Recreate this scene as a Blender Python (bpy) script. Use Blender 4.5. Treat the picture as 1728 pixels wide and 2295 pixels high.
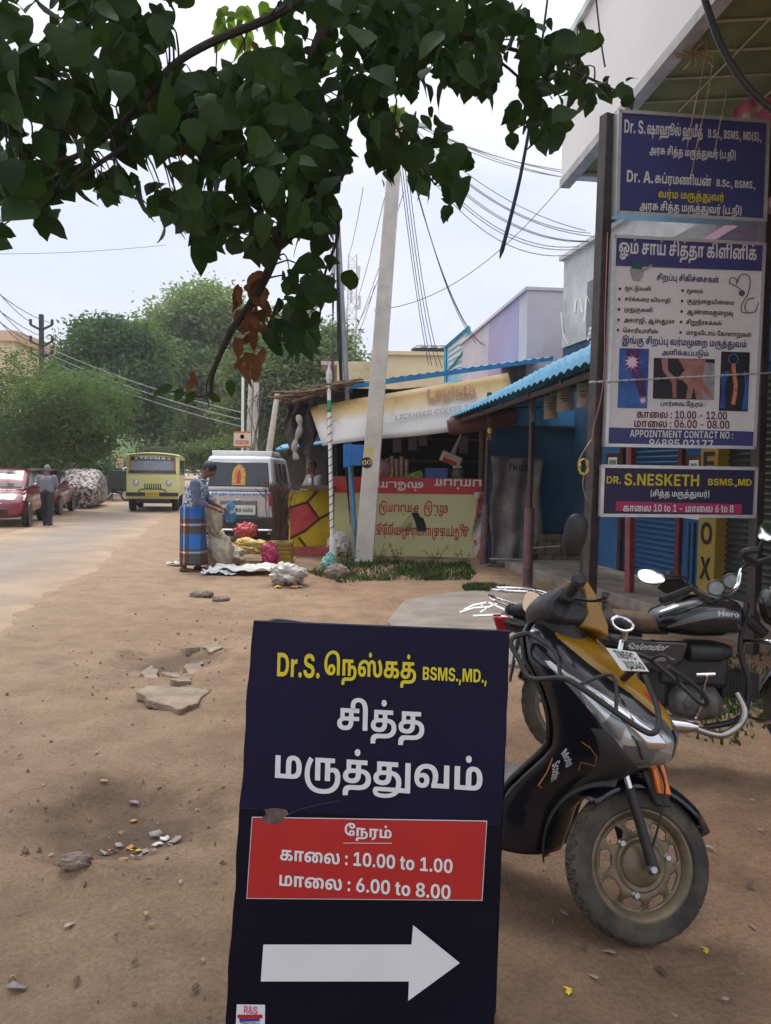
import bpy,bmesh,math,random
import numpy as np
from mathutils import Vector,Matrix,Euler
from mathutils.geometry import delaunay_2d_cdt

for o in list(bpy.data.objects):
    bpy.data.objects.remove(o)
R = math.radians
random.seed(7)
rng = np.random.default_rng(11)
SC = bpy.context.scene
COL = SC.collection

# ------------------------------------------------------------------ camera
FPX,W0,H0,CAMH = 1722.0,1728.0,2295.0,1.5
cd = bpy.data.cameras.new('camera')
cam = bpy.data.objects.new('camera',cd)
COL.objects.link(cam)
CM = Matrix.Rotation(R(90 - 2.9),3,'X') @ Matrix.Rotation(R(0.9),3,'Z')
cam.matrix_world = Matrix.Translation((0,0,CAMH)) @ CM.to_4x4()
cd.sensor_fit = 'VERTICAL'
cd.sensor_height = 36.0
cd.lens = 36.0 * FPX / H0
cd.clip_start = 0.05
cd.clip_end = 3000
SC.camera = cam

# ------------------------------------------------------------------ sky, sun, exposure
SUN_EL,SUN_AZ = 62,-28           # high hazy sun behind thin cloud, ahead and to the left
wd = bpy.data.worlds.new('World')
SC.world = wd
wd.use_nodes = True
nt = wd.node_tree
bg = nt.nodes['Background']
bg.inputs['Strength'].default_value = 0.1
sky = nt.nodes.new('ShaderNodeTexSky')
sky.sky_type = 'NISHITA'
sky.sun_disc = False
sky.sun_elevation = R(SUN_EL)
sky.sun_rotation = R(SUN_AZ)
sky.dust_density = 2.5
tc = nt.nodes.new('ShaderNodeTexCoord')
sx = nt.nodes.new('ShaderNodeSeparateXYZ')
nt.links.new(tc.outputs['Generated'],sx.inputs[0])
ramp = nt.nodes.new('ShaderNodeValToRGB')      # overcast sky: brighter towards the zenith
ramp.color_ramp.elements[0].position = 0.0
ramp.color_ramp.elements[0].color = (0.252,0.265,0.305,1)
ramp.color_ramp.elements[1].position = 1.0
ramp.color_ramp.elements[1].color = (0.95,0.96,1.0,1)
e = ramp.color_ramp.elements.new(0.35)
e.color = (0.282,0.292,0.330,1)
nt.links.new(sx.outputs['Z'],ramp.inputs[0])
nz = nt.nodes.new('ShaderNodeTexNoise')
nz.inputs['Scale'].default_value = 2.2
nz.inputs['Detail'].default_value = 6
nz.inputs['Roughness'].default_value = 0.55
mp = nt.nodes.new('ShaderNodeMapping')
mp.inputs['Scale'].default_value = (1,1,3.2)
nt.links.new(tc.outputs['Generated'],mp.inputs[0])
nt.links.new(mp.outputs[0],nz.inputs['Vector'])
cr = nt.nodes.new('ShaderNodeValToRGB')
cr.color_ramp.elements[0].position = 0.42
cr.color_ramp.elements[0].color = (0.62,0.62,0.62,1)
cr.color_ramp.elements[1].position = 0.60
cr.color_ramp.elements[1].color = (0.97,0.97,0.97,1)
nt.links.new(nz.outputs[0],cr.inputs[0])
sc_ = nt.nodes.new('ShaderNodeVectorMath')
sc_.operation = 'SCALE'
sc_.inputs['Scale'].default_value = 24.0
nt.links.new(ramp.outputs[0],sc_.inputs[0])
mx = nt.nodes.new('ShaderNodeMix')
mx.data_type = 'RGBA'
nt.links.new(cr.outputs[0],mx.inputs['Factor'])
nt.links.new(sky.outputs[0],mx.inputs['A'])
nt.links.new(sc_.outputs[0],mx.inputs['B'])
nt.links.new(mx.outputs['Result'],bg.inputs['Color'])

sd = bpy.data.lights.new('sun','SUN')
sun = bpy.data.objects.new('sun',sd)
COL.objects.link(sun)
sd.energy = 1.3
sd.angle = R(14)
sd.color = (1.0,0.95,0.88)
sv = Vector((math.sin(R(SUN_AZ)) * math.cos(R(SUN_EL)),math.cos(R(SUN_AZ)) * math.cos(R(SUN_EL)),math.sin(R(SUN_EL))))
sun.rotation_euler = sv.to_track_quat('Z','Y').to_euler()

vs = SC.view_settings
vs.view_transform = 'Standard'
vs.look = 'None'
vs.exposure = 0.50
vs.gamma = 1.0

# ------------------------------------------------------------------ helpers
def ray(px,py):
    return CM @ Vector(((px - W0 / 2) / FPX,(H0 / 2 - py) / FPX,-1.0))
def P(px,py,d):
    """world point seen at photo pixel (px,py) at distance d ahead"""
    r = ray(px,py)
    return Vector((0,0,CAMH)) + r * (d / r.y)
def G(px,py,z=0.0):
    r = ray(px,py)
    return Vector((0,0,CAMH)) + r * ((z - CAMH) / r.z)
def proj(p):
    q = CM.transposed() @ (Vector(p) - Vector((0,0,CAMH)))
    return (W0 / 2 + FPX * q.x / -q.z,H0 / 2 - FPX * q.y / -q.z)

def _hash(ix,iy,s):
    h = (ix * 374761393 + iy * 668265263 + s * 974711) & 0x7fffffff
    h = ((h ^ (h >> 13)) * 1274126177) & 0x7fffffff
    return ((h ^ (h >> 16)) & 0xffff) / 65535.0
def vnoise(x,y,s=0):
    x = np.asarray(x,float); y = np.asarray(y,float)
    ix = np.floor(x).astype(np.int64); iy = np.floor(y).astype(np.int64)
    fx = x - ix; fy = y - iy
    fx = fx * fx * (3 - 2 * fx); fy = fy * fy * (3 - 2 * fy)
    a = _hash(ix,iy,s); b = _hash(ix + 1,iy,s); c = _hash(ix,iy + 1,s); d = _hash(ix + 1,iy + 1,s)
    return (a + (b - a) * fx) * (1 - fy) + (c + (d - c) * fx) * fy - 0.5
def fbm(x,y,o=4,s=0):
    t = 0; a = 1.0
    for k in range(o):
        t = t + a * vnoise(np.asarray(x) * 2 ** k,np.asarray(y) * 2 ** k,s + k * 17); a *= 0.5
    return t

MATS = {}
def M(name,col,rough=0.7,metal=0.0,var=0.18,scale=6.0,bump=0.0,bscale=None,col2=None,lo=0.35,hi=0.65,
      detail=5,spec=None,coat=0.0,trans=0.0,alpha=1.0,emit=None,estr=1.0,space='Object',transl=0.0,sheen=0.0):
    if name in MATS:
        return MATS[name]
    m = bpy.data.materials.new(name)
    m.use_nodes = True
    n = m.node_tree
    b = n.nodes['Principled BSDF']
    b.inputs['Roughness'].default_value = rough
    b.inputs['Metallic'].default_value = metal
    if spec is not None: b.inputs['Specular IOR Level'].default_value = spec
    if coat: b.inputs['Coat Weight'].default_value = coat; b.inputs['Coat Roughness'].default_value = 0.08
    if trans: b.inputs['Transmission Weight'].default_value = trans
    if alpha < 1: b.inputs['Alpha'].default_value = alpha
    if sheen: b.inputs['Sheen Weight'].default_value = sheen
    t = n.nodes.new('ShaderNodeTexCoord')
    nz = n.nodes.new('ShaderNodeTexNoise')
    nz.inputs['Scale'].default_value = scale
    nz.inputs['Detail'].default_value = detail
    nz.inputs['Roughness'].default_value = 0.6
    n.links.new(t.outputs[space],nz.inputs['Vector'])
    rp = n.nodes.new('ShaderNodeValToRGB')
    c1 = [max(0,c * (1 - var)) for c in col[:3]]
    c2 = list(col2[:3]) if col2 else [min(1,c * (1 + var)) for c in col[:3]]
    rp.color_ramp.elements[0].position = lo; rp.color_ramp.elements[0].color = (*(c1 if not col2 else col[:3]),1)
    rp.color_ramp.elements[1].position = hi; rp.color_ramp.elements[1].color = (*c2,1)
    n.links.new(nz.outputs[0],rp.inputs[0])
    n.links.new(rp.outputs[0],b.inputs['Base Color'])
    if bump:
        nb = nz
        if bscale:
            nb = n.nodes.new('ShaderNodeTexNoise')
            nb.inputs['Scale'].default_value = bscale; nb.inputs['Detail'].default_value = 6
            n.links.new(t.outputs[space],nb.inputs['Vector'])
        bp = n.nodes.new('ShaderNodeBump')
        bp.inputs['Strength'].default_value = min(1,bump)
        bp.inputs['Distance'].default_value = 0.02
        n.links.new(nb.outputs[0],bp.inputs['Height'])
        n.links.new(bp.outputs[0],b.inputs['Normal'])
    if emit:
        b.inputs['Emission Color'].default_value = (*emit,1); b.inputs['Emission Strength'].default_value = estr
    if transl:
        tr = n.nodes.new('ShaderNodeBsdfTranslucent')
        hs = n.nodes.new('ShaderNodeMix'); hs.data_type = 'RGBA'; hs.blend_type = 'MULTIPLY'; hs.inputs['Factor'].default_value = 1
        n.links.new(rp.outputs[0],hs.inputs['A']); hs.inputs['B'].default_value = (1.6,1.9,0.7,1)
        n.links.new(hs.outputs['Result'],tr.inputs['Color'])
        ms = n.nodes.new('ShaderNodeMixShader'); ms.inputs[0].default_value = transl
        n.links.new(b.outputs[0],ms.inputs[1]); n.links.new(tr.outputs[0],ms.inputs[2])
        n.links.new(ms.outputs[0],n.nodes['Material Output'].inputs['Surface'])
    MATS[name] = m
    return m

def tag(o,label=None,cat=None,group=None,kind=None):
    if label: o['label'] = label
    if cat: o['category'] = cat
    if group: o['group'] = group
    if kind or label: o['kind'] = kind or 'thing'
    return o
def thing(name,label,cat,loc=(0,0,0),rot=(0,0,0),group=None):
    o = bpy.data.objects.new(name,None)
    COL.objects.link(o)
    o.location = loc; o.rotation_euler = rot
    o.empty_display_size = 0.1
    return tag(o,label,cat,group)
def dup(root,loc,rotz,label,group=None,scale=1):
    c = root.copy(); COL.objects.link(c)
    c.location = loc; c.rotation_euler[2] = rotz; c['label'] = label
    c.scale = (scale,) * 3
    if group: c['group'] = group
    for ch in list(root.children):
        k = ch.copy(); COL.objects.link(k); k.parent = c
        for g in list(ch.children):
            q = g.copy(); COL.objects.link(q); q.parent = k
    return c

def TR(loc=(0,0,0),rot=(0,0,0),sc=(1,1,1)):
    return Matrix.Translation(loc) @ Euler(rot).to_matrix().to_4x4() @ Matrix.Diagonal((*sc,1))
def frame(o,x,y,z=None):
    x = Vector(x).normalized(); y = Vector(y)
    z = x.cross(y).normalized() if z is None else Vector(z).normalized()
    y = z.cross(x).normalized()
    m = Matrix((x,y,z)).transposed().to_4x4(); m.translation = o
    return m

class MB:
    def __init__(s,T=None):
        s.v = []; s.f = []; s.m = []; s.T = T
    def add(s,vs,fs,mi=0,T=None):
        b = len(s.v)
        T2 = T if T is not None else s.T
        if T2 is not None:
            vs = [T2 @ Vector(p) for p in vs]
        s.v += [tuple(p) for p in vs]
        s.f += [tuple(b + i for i in f) for f in fs]
        s.m += [mi] * len(fs)
        return s
    def box(s,a,b,mi=0,T=None):
        x0,y0,z0 = a; x1,y1,z1 = b
        return s.add([(x0,y0,z0),(x1,y0,z0),(x1,y1,z0),(x0,y1,z0),(x0,y0,z1),(x1,y0,z1),(x1,y1,z1),(x0,y1,z1)],
                     [(3,2,1,0),(4,5,6,7),(0,1,5,4),(1,2,6,5),(2,3,7,6),(3,0,4,7)],mi,T)
    def cbox(s,c,sz,mi=0,T=None):
        c = Vector(c); h = Vector(sz) / 2
        return s.box(c - h,c + h,mi,T)
    def hexa(s,p,mi=0,T=None):
        return s.add(p,[(3,2,1,0),(4,5,6,7),(0,1,5,4),(1,2,6,5),(2,3,7,6),(3,0,4,7)],mi,T)
    def tube(s,pts,r,n=8,closed=False,caps=True,mi=0,T=None,flat=1.0):
        pts = [Vector(p) for p in pts]; k = len(pts)
        rs = r if isinstance(r,(list,tuple)) else [r] * k
        vs = []; up = None
        for i,p in enumerate(pts):
            a = pts[(i - 1) % k] if (closed or i > 0) else p
            b = pts[(i + 1) % k] if (closed or i < k - 1) else p
            t = (b - a)
            t = t.normalized() if t.length > 1e-9 else Vector((0,0,1))
            if up is None:
                up = Vector((0,0,1)) if abs(t.z) < 0.9 else Vector((0,1,0))
            x = t.cross(up)
            if x.length < 1e-6: x = t.orthogonal()
            x.normalize(); y = x.cross(t).normalized(); up = y
            for j in range(n):
                an = 2 * math.pi * j / n
                vs.append(p + x * math.cos(an) * rs[i] + y * math.sin(an) * rs[i] * flat)
        fs = []
        for i in range(k if closed else k - 1):
            i2 = (i + 1) % k
            for j in range(n):
                j2 = (j + 1) % n
                fs.append((i * n + j,i * n + j2,i2 * n + j2,i2 * n + j))
        if caps and not closed:
            fs.append(tuple(range(n - 1,-1,-1))); fs.append(tuple((k - 1) * n + j for j in range(n)))
        return s.add(vs,fs,mi,T)
    def lathe(s,prof,n=24,mi=0,T=None,rfn=None,closed=False):
        vs = []
        for i,(r,h) in enumerate(prof):
            for j in range(n):
                an = 2 * math.pi * j / n
                rr = r if rfn is None else rfn(r,h,an,i)
                vs.append((rr * math.cos(an),rr * math.sin(an),h))
        fs = []
        K = len(prof)
        for i in range(K if closed else K - 1):
            i2 = (i + 1) % K
            for j in range(n):
                j2 = (j + 1) % n
                fs.append((i * n + j,i * n + j2,i2 * n + j2,i2 * n + j))
        if not closed:
            if prof[0][0] > 1e-5: fs.append(tuple(range(n - 1,-1,-1)))
            if prof[-1][0] > 1e-5: fs.append(tuple((K - 1) * n + j for j in range(n)))
        return s.add(vs,fs,mi,T)
    def prism(s,poly,h,mi=0,T=None,z0=0.0):
        k = len(poly)
        a = sum(poly[i][0] * poly[(i + 1) % k][1] - poly[(i + 1) % k][0] * poly[i][1] for i in range(k))
        if a < 0: poly = poly[::-1]
        vs = [(x,y,z0) for x,y in poly] + [(x,y,z0 + h) for x,y in poly]
        fs = [tuple(range(k - 1,-1,-1)),tuple(range(k,2 * k))] + [(i,(i + 1) % k,k + (i + 1) % k,k + i) for i in range(k)]
        return s.add(vs,fs,mi,T)
    def grid(s,nu,nv,fn,mi=0,T=None,wu=False,skip=None):
        vs = [fn(i / (nu if wu else nu - 1),j / (nv - 1)) for i in range(nu) for j in range(nv)]
        fs = []
        for i in range(nu if wu else nu - 1):
            i2 = (i + 1) % nu
            for j in range(nv - 1):
                if skip and skip(i,j): continue
                fs.append((i * nv + j,i2 * nv + j,i2 * nv + j + 1,i * nv + j + 1))
        return s.add(vs,fs,mi,T)
    def ell(s,c,r,nu=14,nv=9,mi=0,T=None,fn=None):
        c = Vector(c)
        def g(u,v):
            a = 2 * math.pi * u; b = math.pi * (v - 0.5)
            p = Vector((math.cos(a) * math.cos(b) * r[0],math.sin(a) * math.cos(b) * r[1],math.sin(b) * r[2]))
            return c + (p if fn is None else fn(p))
        return s.grid(nu,nv,g,mi,T,wu=True)
    def cap(s,a,ra,b,rb,n=10,mi=0,T=None):
        """tapered capsule"""
        a = Vector(a); b = Vector(b); d = (b - a)
        t = d.normalized() if d.length > 1e-6 else Vector((0,0,1))
        pts = []; rs = []
        for k in (1.0,0.8,0.45):
            pts.append(a - t * ra * k); rs.append(ra * math.sqrt(max(0.0025,1 - k * k)))
        pts += [a,b]; rs += [ra,rb]
        for k in (0.45,0.8,1.0):
            pts.append(b + t * rb * k); rs.append(rb * math.sqrt(max(0.0025,1 - k * k)))
        return s.tube(pts,rs,n,mi=mi,T=T)
    def build(s,name,mat,parent=None,smooth=True,angle=35,bevel=0,sub=0,weld=False,solid=0):
        me = bpy.data.meshes.new(name)
        me.from_pydata(s.v,[],s.f)
        mats = mat if isinstance(mat,(list,tuple)) else [mat]
        for m in mats: me.materials.append(m)
        if len(mats) > 1: me.polygons.foreach_set('material_index',s.m)
        me.validate()
        if weld:
            bm = bmesh.new(); bm.from_mesh(me)
            bmesh.ops.remove_doubles(bm,verts=bm.verts,dist=0.0004)
            bmesh.ops.recalc_face_normals(bm,faces=bm.faces)
            bm.to_mesh(me); bm.free()
        if smooth:
            me.shade_smooth()
            if angle and not sub: me.set_sharp_from_angle(angle=R(angle))
        o = bpy.data.objects.new(name,me)
        COL.objects.link(o)
        if parent is not None: o.parent = parent
        if solid:
            q = o.modifiers.new('solid','SOLIDIFY'); q.thickness = solid; q.offset = 0
        if bevel:
            q = o.modifiers.new('bevel','BEVEL'); q.width = bevel; q.segments = 2; q.limit_method = 'ANGLE'; q.angle_limit = R(40)
        if sub:
            q = o.modifiers.new('sub','SUBSURF'); q.levels = sub; q.render_levels = sub
        return o

def spline(pts,n=6):
    """Catmull-Rom through the points"""
    pts = [Vector(p) for p in pts]; out = []
    for i in range(len(pts) - 1):
        p0 = pts[max(i - 1,0)]; p1 = pts[i]; p2 = pts[i + 1]; p3 = pts[min(i + 2,len(pts) - 1)]
        for k in range(n):
            t = k / n
            out.append(0.5 * ((2 * p1) + (p2 - p0) * t + (2 * p0 - 5 * p1 + 4 * p2 - p3) * t * t + (3 * p1 - p0 - 3 * p2 + p3) * t ** 3))
    out.append(pts[-1])
    return out
def sag(a,b,s,n=14):
    a = Vector(a); b = Vector(b)
    return [a.lerp(b,i / n) - Vector((0,0,4 * s * (i / n) * (1 - i / n))) for i in range(n + 1)]

# ------------------------------------------------------------------ lettering: glyph outlines drawn as meshes
GLYPH_NUMBERS = [
[2984,0,361,2,51,521,146,54,0,76,-23,42,-42,1,-30,0,-35,-48,-46,-39,-13,-28,-9,-70,-12,-86,-5,-55,0,-81,0,-44,0,-40,-4,-13,-4,-12,-5,-14,-14,1,-12,0,-5,2,-8,1,-4,-125,-4,-2,9,-2,17,1,9,0,19,30,27,25,8,16,6,40,7,60,4,43,0,105,0,56,0,70,4,44,10,17,8,16,7,18,26,1,18,0,17,-18,22,-34,11,-25,0,-20,0,-34,-7,-15,-5,-3,44,22,6,52,8,10,61,0,1,226,485,0,1,-46,-111,0,1,-180,-129,0,1,180,-111,0,1,-180],
[3014,0,399,1,69,333,-5,-70,0,-108,22,-74,42,-40,59,1,36,0,43,60,68,104,49,142,26,85,0,60,0,104,-13,43,-16,34,-12,46,-35,22,-53,1,-39,1,-172,-129,0,1,151,0,23,-6,44,-22,38,-21,12,-24,14,-66,12,-43,0,-50,0,-92,-17,-74,-34,-44,-54,1,-38,0,-25,16,-39,28,-27,36,-17,23,-3,29,1,10,-1,28,-1,15,0,42,0,30,22,1,14,0,12,-24,21,-29,0,-24,0,-32,-16,1,-17,0,-15,20,-25,17,-7,-105,2,-10,7,-22,26,1,16,0,21,36,32,74,19,57,0,58,0,74,-20,36,-35,1,-20,0,-26,-50,-36,-94,-19],
[3000,0,577,1,105,223,-5,-58,0,-84,23,-46,45,1,34,0,33,46,49,82,34,102,17,59,0,54,0,80,-13,60,-24,25,-17,-53,-5,20,19,50,27,64,13,43,0,44,0,58,-11,21,-11,26,-12,22,-41,1,-28,1,-28,0,-19,12,-25,19,-7,10,-3,22,-4,15,0,24,0,36,10,18,27,1,23,0,18,-20,39,-38,39,-25,17,107,31,54,-34,54,-69,1,-38,0,-32,-46,-49,-92,-28,-75,0,-40,0,-64,9,-25,9,-18,8,-32,23,-18,34,1,24,1,21,0,20,-4,24,-9,7,-6,6,-22,5,-13,0,-14,0,-24,-5,-5,-5,-10,-7,-6,-23,1,-21,1,-124,-127,0,1,102,0,22,-16,31,-19,11,-16,8,-50,10,-37,0,-52,0,-78,-23,-42,-41,1,-28,0,-18,16,-24,32,-11,23,0,18,0,24,7,12,13,1,9,0,14,-32,15,-25,0,-32,0,-52,-19,-21,-11,-19,38,32,15,78,20,51,0,64,0,82,-36,1,-34,0,-23,-40,-34,-74,-18],
[3021,0,0,1,12,-221,264,-30,0,-40,20,1,15,0,15,40,19,31,0,30,0,38,-19,1,-15,0,-15,-38,-20],
[2965,0,372,1,63,241,-5,-64,0,-94,17,-52,31,1,23,0,22,54,33,116,19,95,0,177,0,48,0,68,-4,48,-9,23,-7,26,-8,30,-28,1,-19,0,-33,-84,-37,-77,0,-20,0,-50,2,-21,3,21,44,12,-2,22,-1,15,0,30,0,34,13,1,14,0,10,-20,11,-36,6,-44,2,-23,0,-187,0,-30,0,-46,-3,-17,-4,-14,-3,-14,-11,1,-8,0,-14,48,-14,43,0,30,0,44,10,24,24,1,21,1,85,-117,0,1,-59,-113,-7,1,112,509,0,1,-46,-151,0,1,-83,0,-27,-22,-35,-21,-11,-30,-16,-92,-13],
[2980,0,371,1,83,241,-5,-64,0,-94,17,-52,31,1,23,0,22,54,33,116,19,95,0,141,0,82,0,126,-20,72,-44,1,-37,0,-29,-48,-39,-41,-13,-28,-9,-76,-12,-100,-6,-63,0,-71,0,-44,0,-40,-4,-13,-4,-12,-5,-14,-14,1,-12,0,-5,2,-8,1,-4,-125,-4,-2,9,-2,17,1,10,0,18,30,27,25,8,16,6,40,7,58,4,45,0,85,0,64,0,86,4,58,11,19,9,16,8,18,21,1,13,0,17,-28,21,-46,12,-56,4,-29,0,-149,0,-30,0,-46,-3,-17,-4,-14,-3,-14,-11,1,-8,0,-14,48,-13,43,0,30,0,44,9,24,24,1,21,1,85,-117,0,1,-59,-113,-7,1,112,509,0,1,-46,-151,0,1,-83,0,-27,-22,-35,-21,-11,-30,-16,-92,-13],
[2970,0,330,1,39,241,-5,-64,0,-94,17,-52,31,1,23,0,22,54,33,116,19,95,0,327,0,1,-43,-341,0,-30,0,-46,-3,-17,-4,-14,-3,-14,-11,1,-8,0,-14,48,-13,43,0,30,0,44,9,24,24,1,21,1,85,-117,0,1,-59,-113,-7,1,112,509,0,1,-46,-151,0,1,-83,0,-27,-24,-35,-21,-11,-30,-16,-92,-13],
[3007,0,125,1,33,-65,340,64,0,94,-18,31,-15,20,-10,30,-29,18,-45,1,-36,1,-187,-129,0,1,173,0,28,-6,41,-20,30,-19,9,-14,7,-38,8,-23,0,-34,0,-40,-12,-18,-19,1,-11,0,-11,14,-24,13,-13,-125,0,-10,9,-12,27,1,12,0,23,36,33,62,21,74,9],
[2990,0,378,2,23,503,230,76,0,96,-32,46,-55,1,-34,0,-32,-32,-41,-29,-12,-22,-9,-54,-11,-76,-4,-53,0,-391,0,1,226,131,0,1,-181,141,0,1,97,0,25,22,32,23,10,22,11,66,10,16,513,185,-10,0,-20,-3,-5,-4,-10,-5,-8,-17,1,-18,1,-93,27,0,40,0,46,12,22,28,1,24,0,22,-16,34,-36,20],
[2992,0,281,1,12,259,-85,-81,37,133,62,1,166,-117,0,1,-180,-129,0,1,226,489,0,1,-46,-109,0,1,-180],
[2992,3009,477,2,47,749,135,54,0,76,-21,44,-44,1,-32,0,-45,-66,-63,-114,-40,-154,-18,-87,0,-15,0,-76,0,-134,14,-108,29,-80,45,-44,60,1,39,1,8,0,31,30,59,52,52,29,21,101,-28,-42,-31,-46,-69,1,-31,1,-10,0,-31,36,-53,78,-38,124,-21,87,0,21,0,90,0,128,27,68,53,1,39,0,18,-18,23,-34,12,-23,0,-22,0,-40,-10,-21,-10,-5,46,22,7,62,12,10,299,0,1,226,483,0,1,-46,-111,0,1,-180,-127,0,1,180,-113,0,1,-180],
[3009,0,224,1,39,247,81,-50,0,-70,14,-44,24,-18,29,1,16,0,15,6,22,7,6,125,-3,-6,-6,-10,-21,1,-13,0,-21,34,-18,29,0,22,0,24,8,10,11,1,6,0,8,-12,11,-9,4,-12,4,-38,3,-29,0,-389,0,1,46,399,0,56,0,66,-7,25,-6,36,-10,32,-30,1,-19,0,-14,-20,-27,-40,-20,-68,-12],
[2980,3009,491,2,87,241,-5,-64,0,-94,17,-52,31,1,23,0,22,54,33,116,19,95,0,149,0,46,0,92,-11,78,-26,50,-45,1,-34,0,-20,-22,-36,-17,-16,-1,-10,-32,-23,-108,-31,-146,-16,-91,0,-13,0,-74,0,-112,14,-64,29,1,23,0,10,14,14,15,5,16,5,40,5,43,0,685,0,55,-46,-295,0,-45,5,-383,0,-10,0,-12,-2,1,-4,0,-7,62,-10,67,0,27,0,60,0,90,7,68,14,25,10,7,13,14,10,18,20,8,22,1,14,0,27,-42,32,-74,15,-51,0,-135,0,-30,0,-46,-3,-17,-4,-14,-3,-14,-11,1,-8,0,-14,48,-13,43,0,30,0,44,9,24,24,1,21,1,85,-117,0,1,-59,-113,-7,1,112,509,0,1,-46,-151,0,1,-83,0,-27,-22,-35,-21,-11,-30,-16,-92,-13,4,795,-69,1,295,129,0,1,-295],
[2997,0,463,1,58,223,-5,-58,0,-84,23,-46,45,1,34,0,44,78,59,132,30,85,0,74,0,104,-18,66,-33,30,-42,1,-24,0,-18,-14,-35,-11,-15,161,0,1,181,129,0,1,-226,-419,0,-3,34,14,14,20,36,1,22,0,25,-36,35,-70,18,-49,0,-54,0,-76,-24,-40,-41,1,-27,0,-18,16,-24,32,-11,23,0,18,0,24,7,12,13,1,9,0,14,-32,15,-25,0,-32,0,-52,-19,-21,-11,-19,38,32,15,78,20,51,0,66,0,80,-36,1,-34,0,-23,-40,-34,-74,-18],
[3015,0,318,1,84,391,-5,-78,0,-130,23,-94,43,-52,65,1,42,0,41,54,64,98,44,136,23,83,0,66,0,96,-18,50,-35,1,-26,0,-21,-38,-33,-74,-20,-55,0,-54,0,-72,19,-38,32,1,20,0,18,20,22,17,9,109,0,-16,-6,-22,-24,1,-15,0,-17,34,-14,21,0,28,0,24,17,1,13,0,9,-16,16,-36,11,-33,0,-4,0,-30,-1,-17,-2,-36,-2,-72,-17,-58,-32,-34,-46,1,-31,0,-31,34,-46,58,-31,72,-16,39,-1,12,-1,20,-1,11,0,30,0,38,10,16,17,1,10,0,13,-24,19,-27,0,-22,0,-32,-16,1,-16,0,-15,22,-26,17,-7,-109,1,-16,11,-18,21,1,19,0,19,36,33,72,19,57,0,58,0,74,-21,36,-33,1,-20,0,-26,-50,-36,-96,-20],
[3006,0,281,1,10,61,0,1,226,489,0,1,-46,-109,0,1,-180,-129,0,1,180,-117,0,1,-180],
[2994,0,454,1,81,223,-5,-58,0,-84,23,-46,45,1,34,0,33,46,49,84,34,108,17,61,0,60,0,86,-12,33,-14,24,-9,30,-27,18,-41,5,-32,0,-10,6,-18,12,-14,13,-5,8,-3,24,-4,15,0,24,0,36,10,18,27,1,23,0,18,-20,39,-38,39,-27,17,107,31,56,-34,52,-69,1,-38,0,-32,-44,-49,-94,-28,-73,0,-40,0,-66,9,-23,9,-30,12,-36,38,-3,29,-2,15,-6,26,-14,22,-11,8,-14,10,-48,11,-39,0,-52,0,-76,-23,-44,-41,1,-28,0,-18,16,-24,32,-11,23,0,18,0,24,7,12,13,1,9,0,14,-32,15,-25,0,-32,0,-52,-19,-21,-11,-19,38,32,15,78,20,51,0,64,0,82,-36,1,-34,0,-23,-40,-34,-74,-18],
[3016,0,522,1,100,223,-5,-56,0,-86,23,-46,45,1,33,0,41,82,60,154,33,105,0,50,0,84,-6,74,-14,39,-12,19,-7,60,-22,70,-56,1,-37,0,-26,-38,-36,-72,-19,-51,0,-58,0,-74,21,-36,38,1,23,0,22,24,39,46,35,31,14,19,8,44,18,102,17,55,0,88,0,110,-32,50,-53,1,-32,0,-24,-20,-44,-32,-37,-17,-13,-105,27,20,16,28,41,1,29,0,24,-32,34,-60,18,-39,0,-34,0,-52,-9,-23,-11,-24,-8,-34,-26,-20,-32,1,-20,0,-21,26,-18,21,0,18,0,20,11,8,18,1,11,0,24,-48,44,-47,14,-36,13,-88,10,-51,0,-66,0,-96,-20,-54,-33,-7,-20,-2,-4,-2,-8,1,-8,0,-18,16,-23,32,-11,23,0,18,0,24,7,12,13,1,9,0,14,-32,15,-25,0,-32,0,-50,-19,-23,-11,-19,38,32,15,78,20,51,0,66,0,80,-36,1,-34,0,-23,-38,-34,-76,-18],
[2999,0,619,2,53,835,230,48,0,62,-12,36,-21,14,-24,1,-11,0,-14,-8,-27,-9,-21,-5,-16,-105,-198,-117,16,69,119,3,13,41,71,8,17,8,27,1,11,0,12,-18,14,-21,0,-26,0,-26,-19,1,-13,0,-12,24,-16,48,-8,35,0,55,0,42,0,68,12,31,11,111,0,1,-141,-521,0,-1,45,415,0,1,22,0,6,2,14,1,6,-18,-6,-84,-13,-57,0,-29,0,-64,0,-86,13,-54,22,-24,30,1,17,0,18,36,35,76,21,56,223,-5,-58,0,-84,23,-46,45,1,34,0,44,78,59,132,30,85,0,74,0,104,-18,66,-33,30,-42,1,-24,0,-18,-14,-35,-11,-15,159,0,-11,-45,-277,0,-3,34,14,14,20,36,1,22,0,25,-36,35,-70,18,-49,0,-54,0,-76,-24,-40,-41,1,-27,0,-18,16,-24,32,-11,23,0,18,0,24,7,12,13,1,9,0,14,-32,15,-25,0,-32,0,-52,-19,-21,-11,-19,38,32,15,78,20,51,0,66,0,80,-36,1,-34,0,-23,-40,-34,-74,-18],
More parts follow.
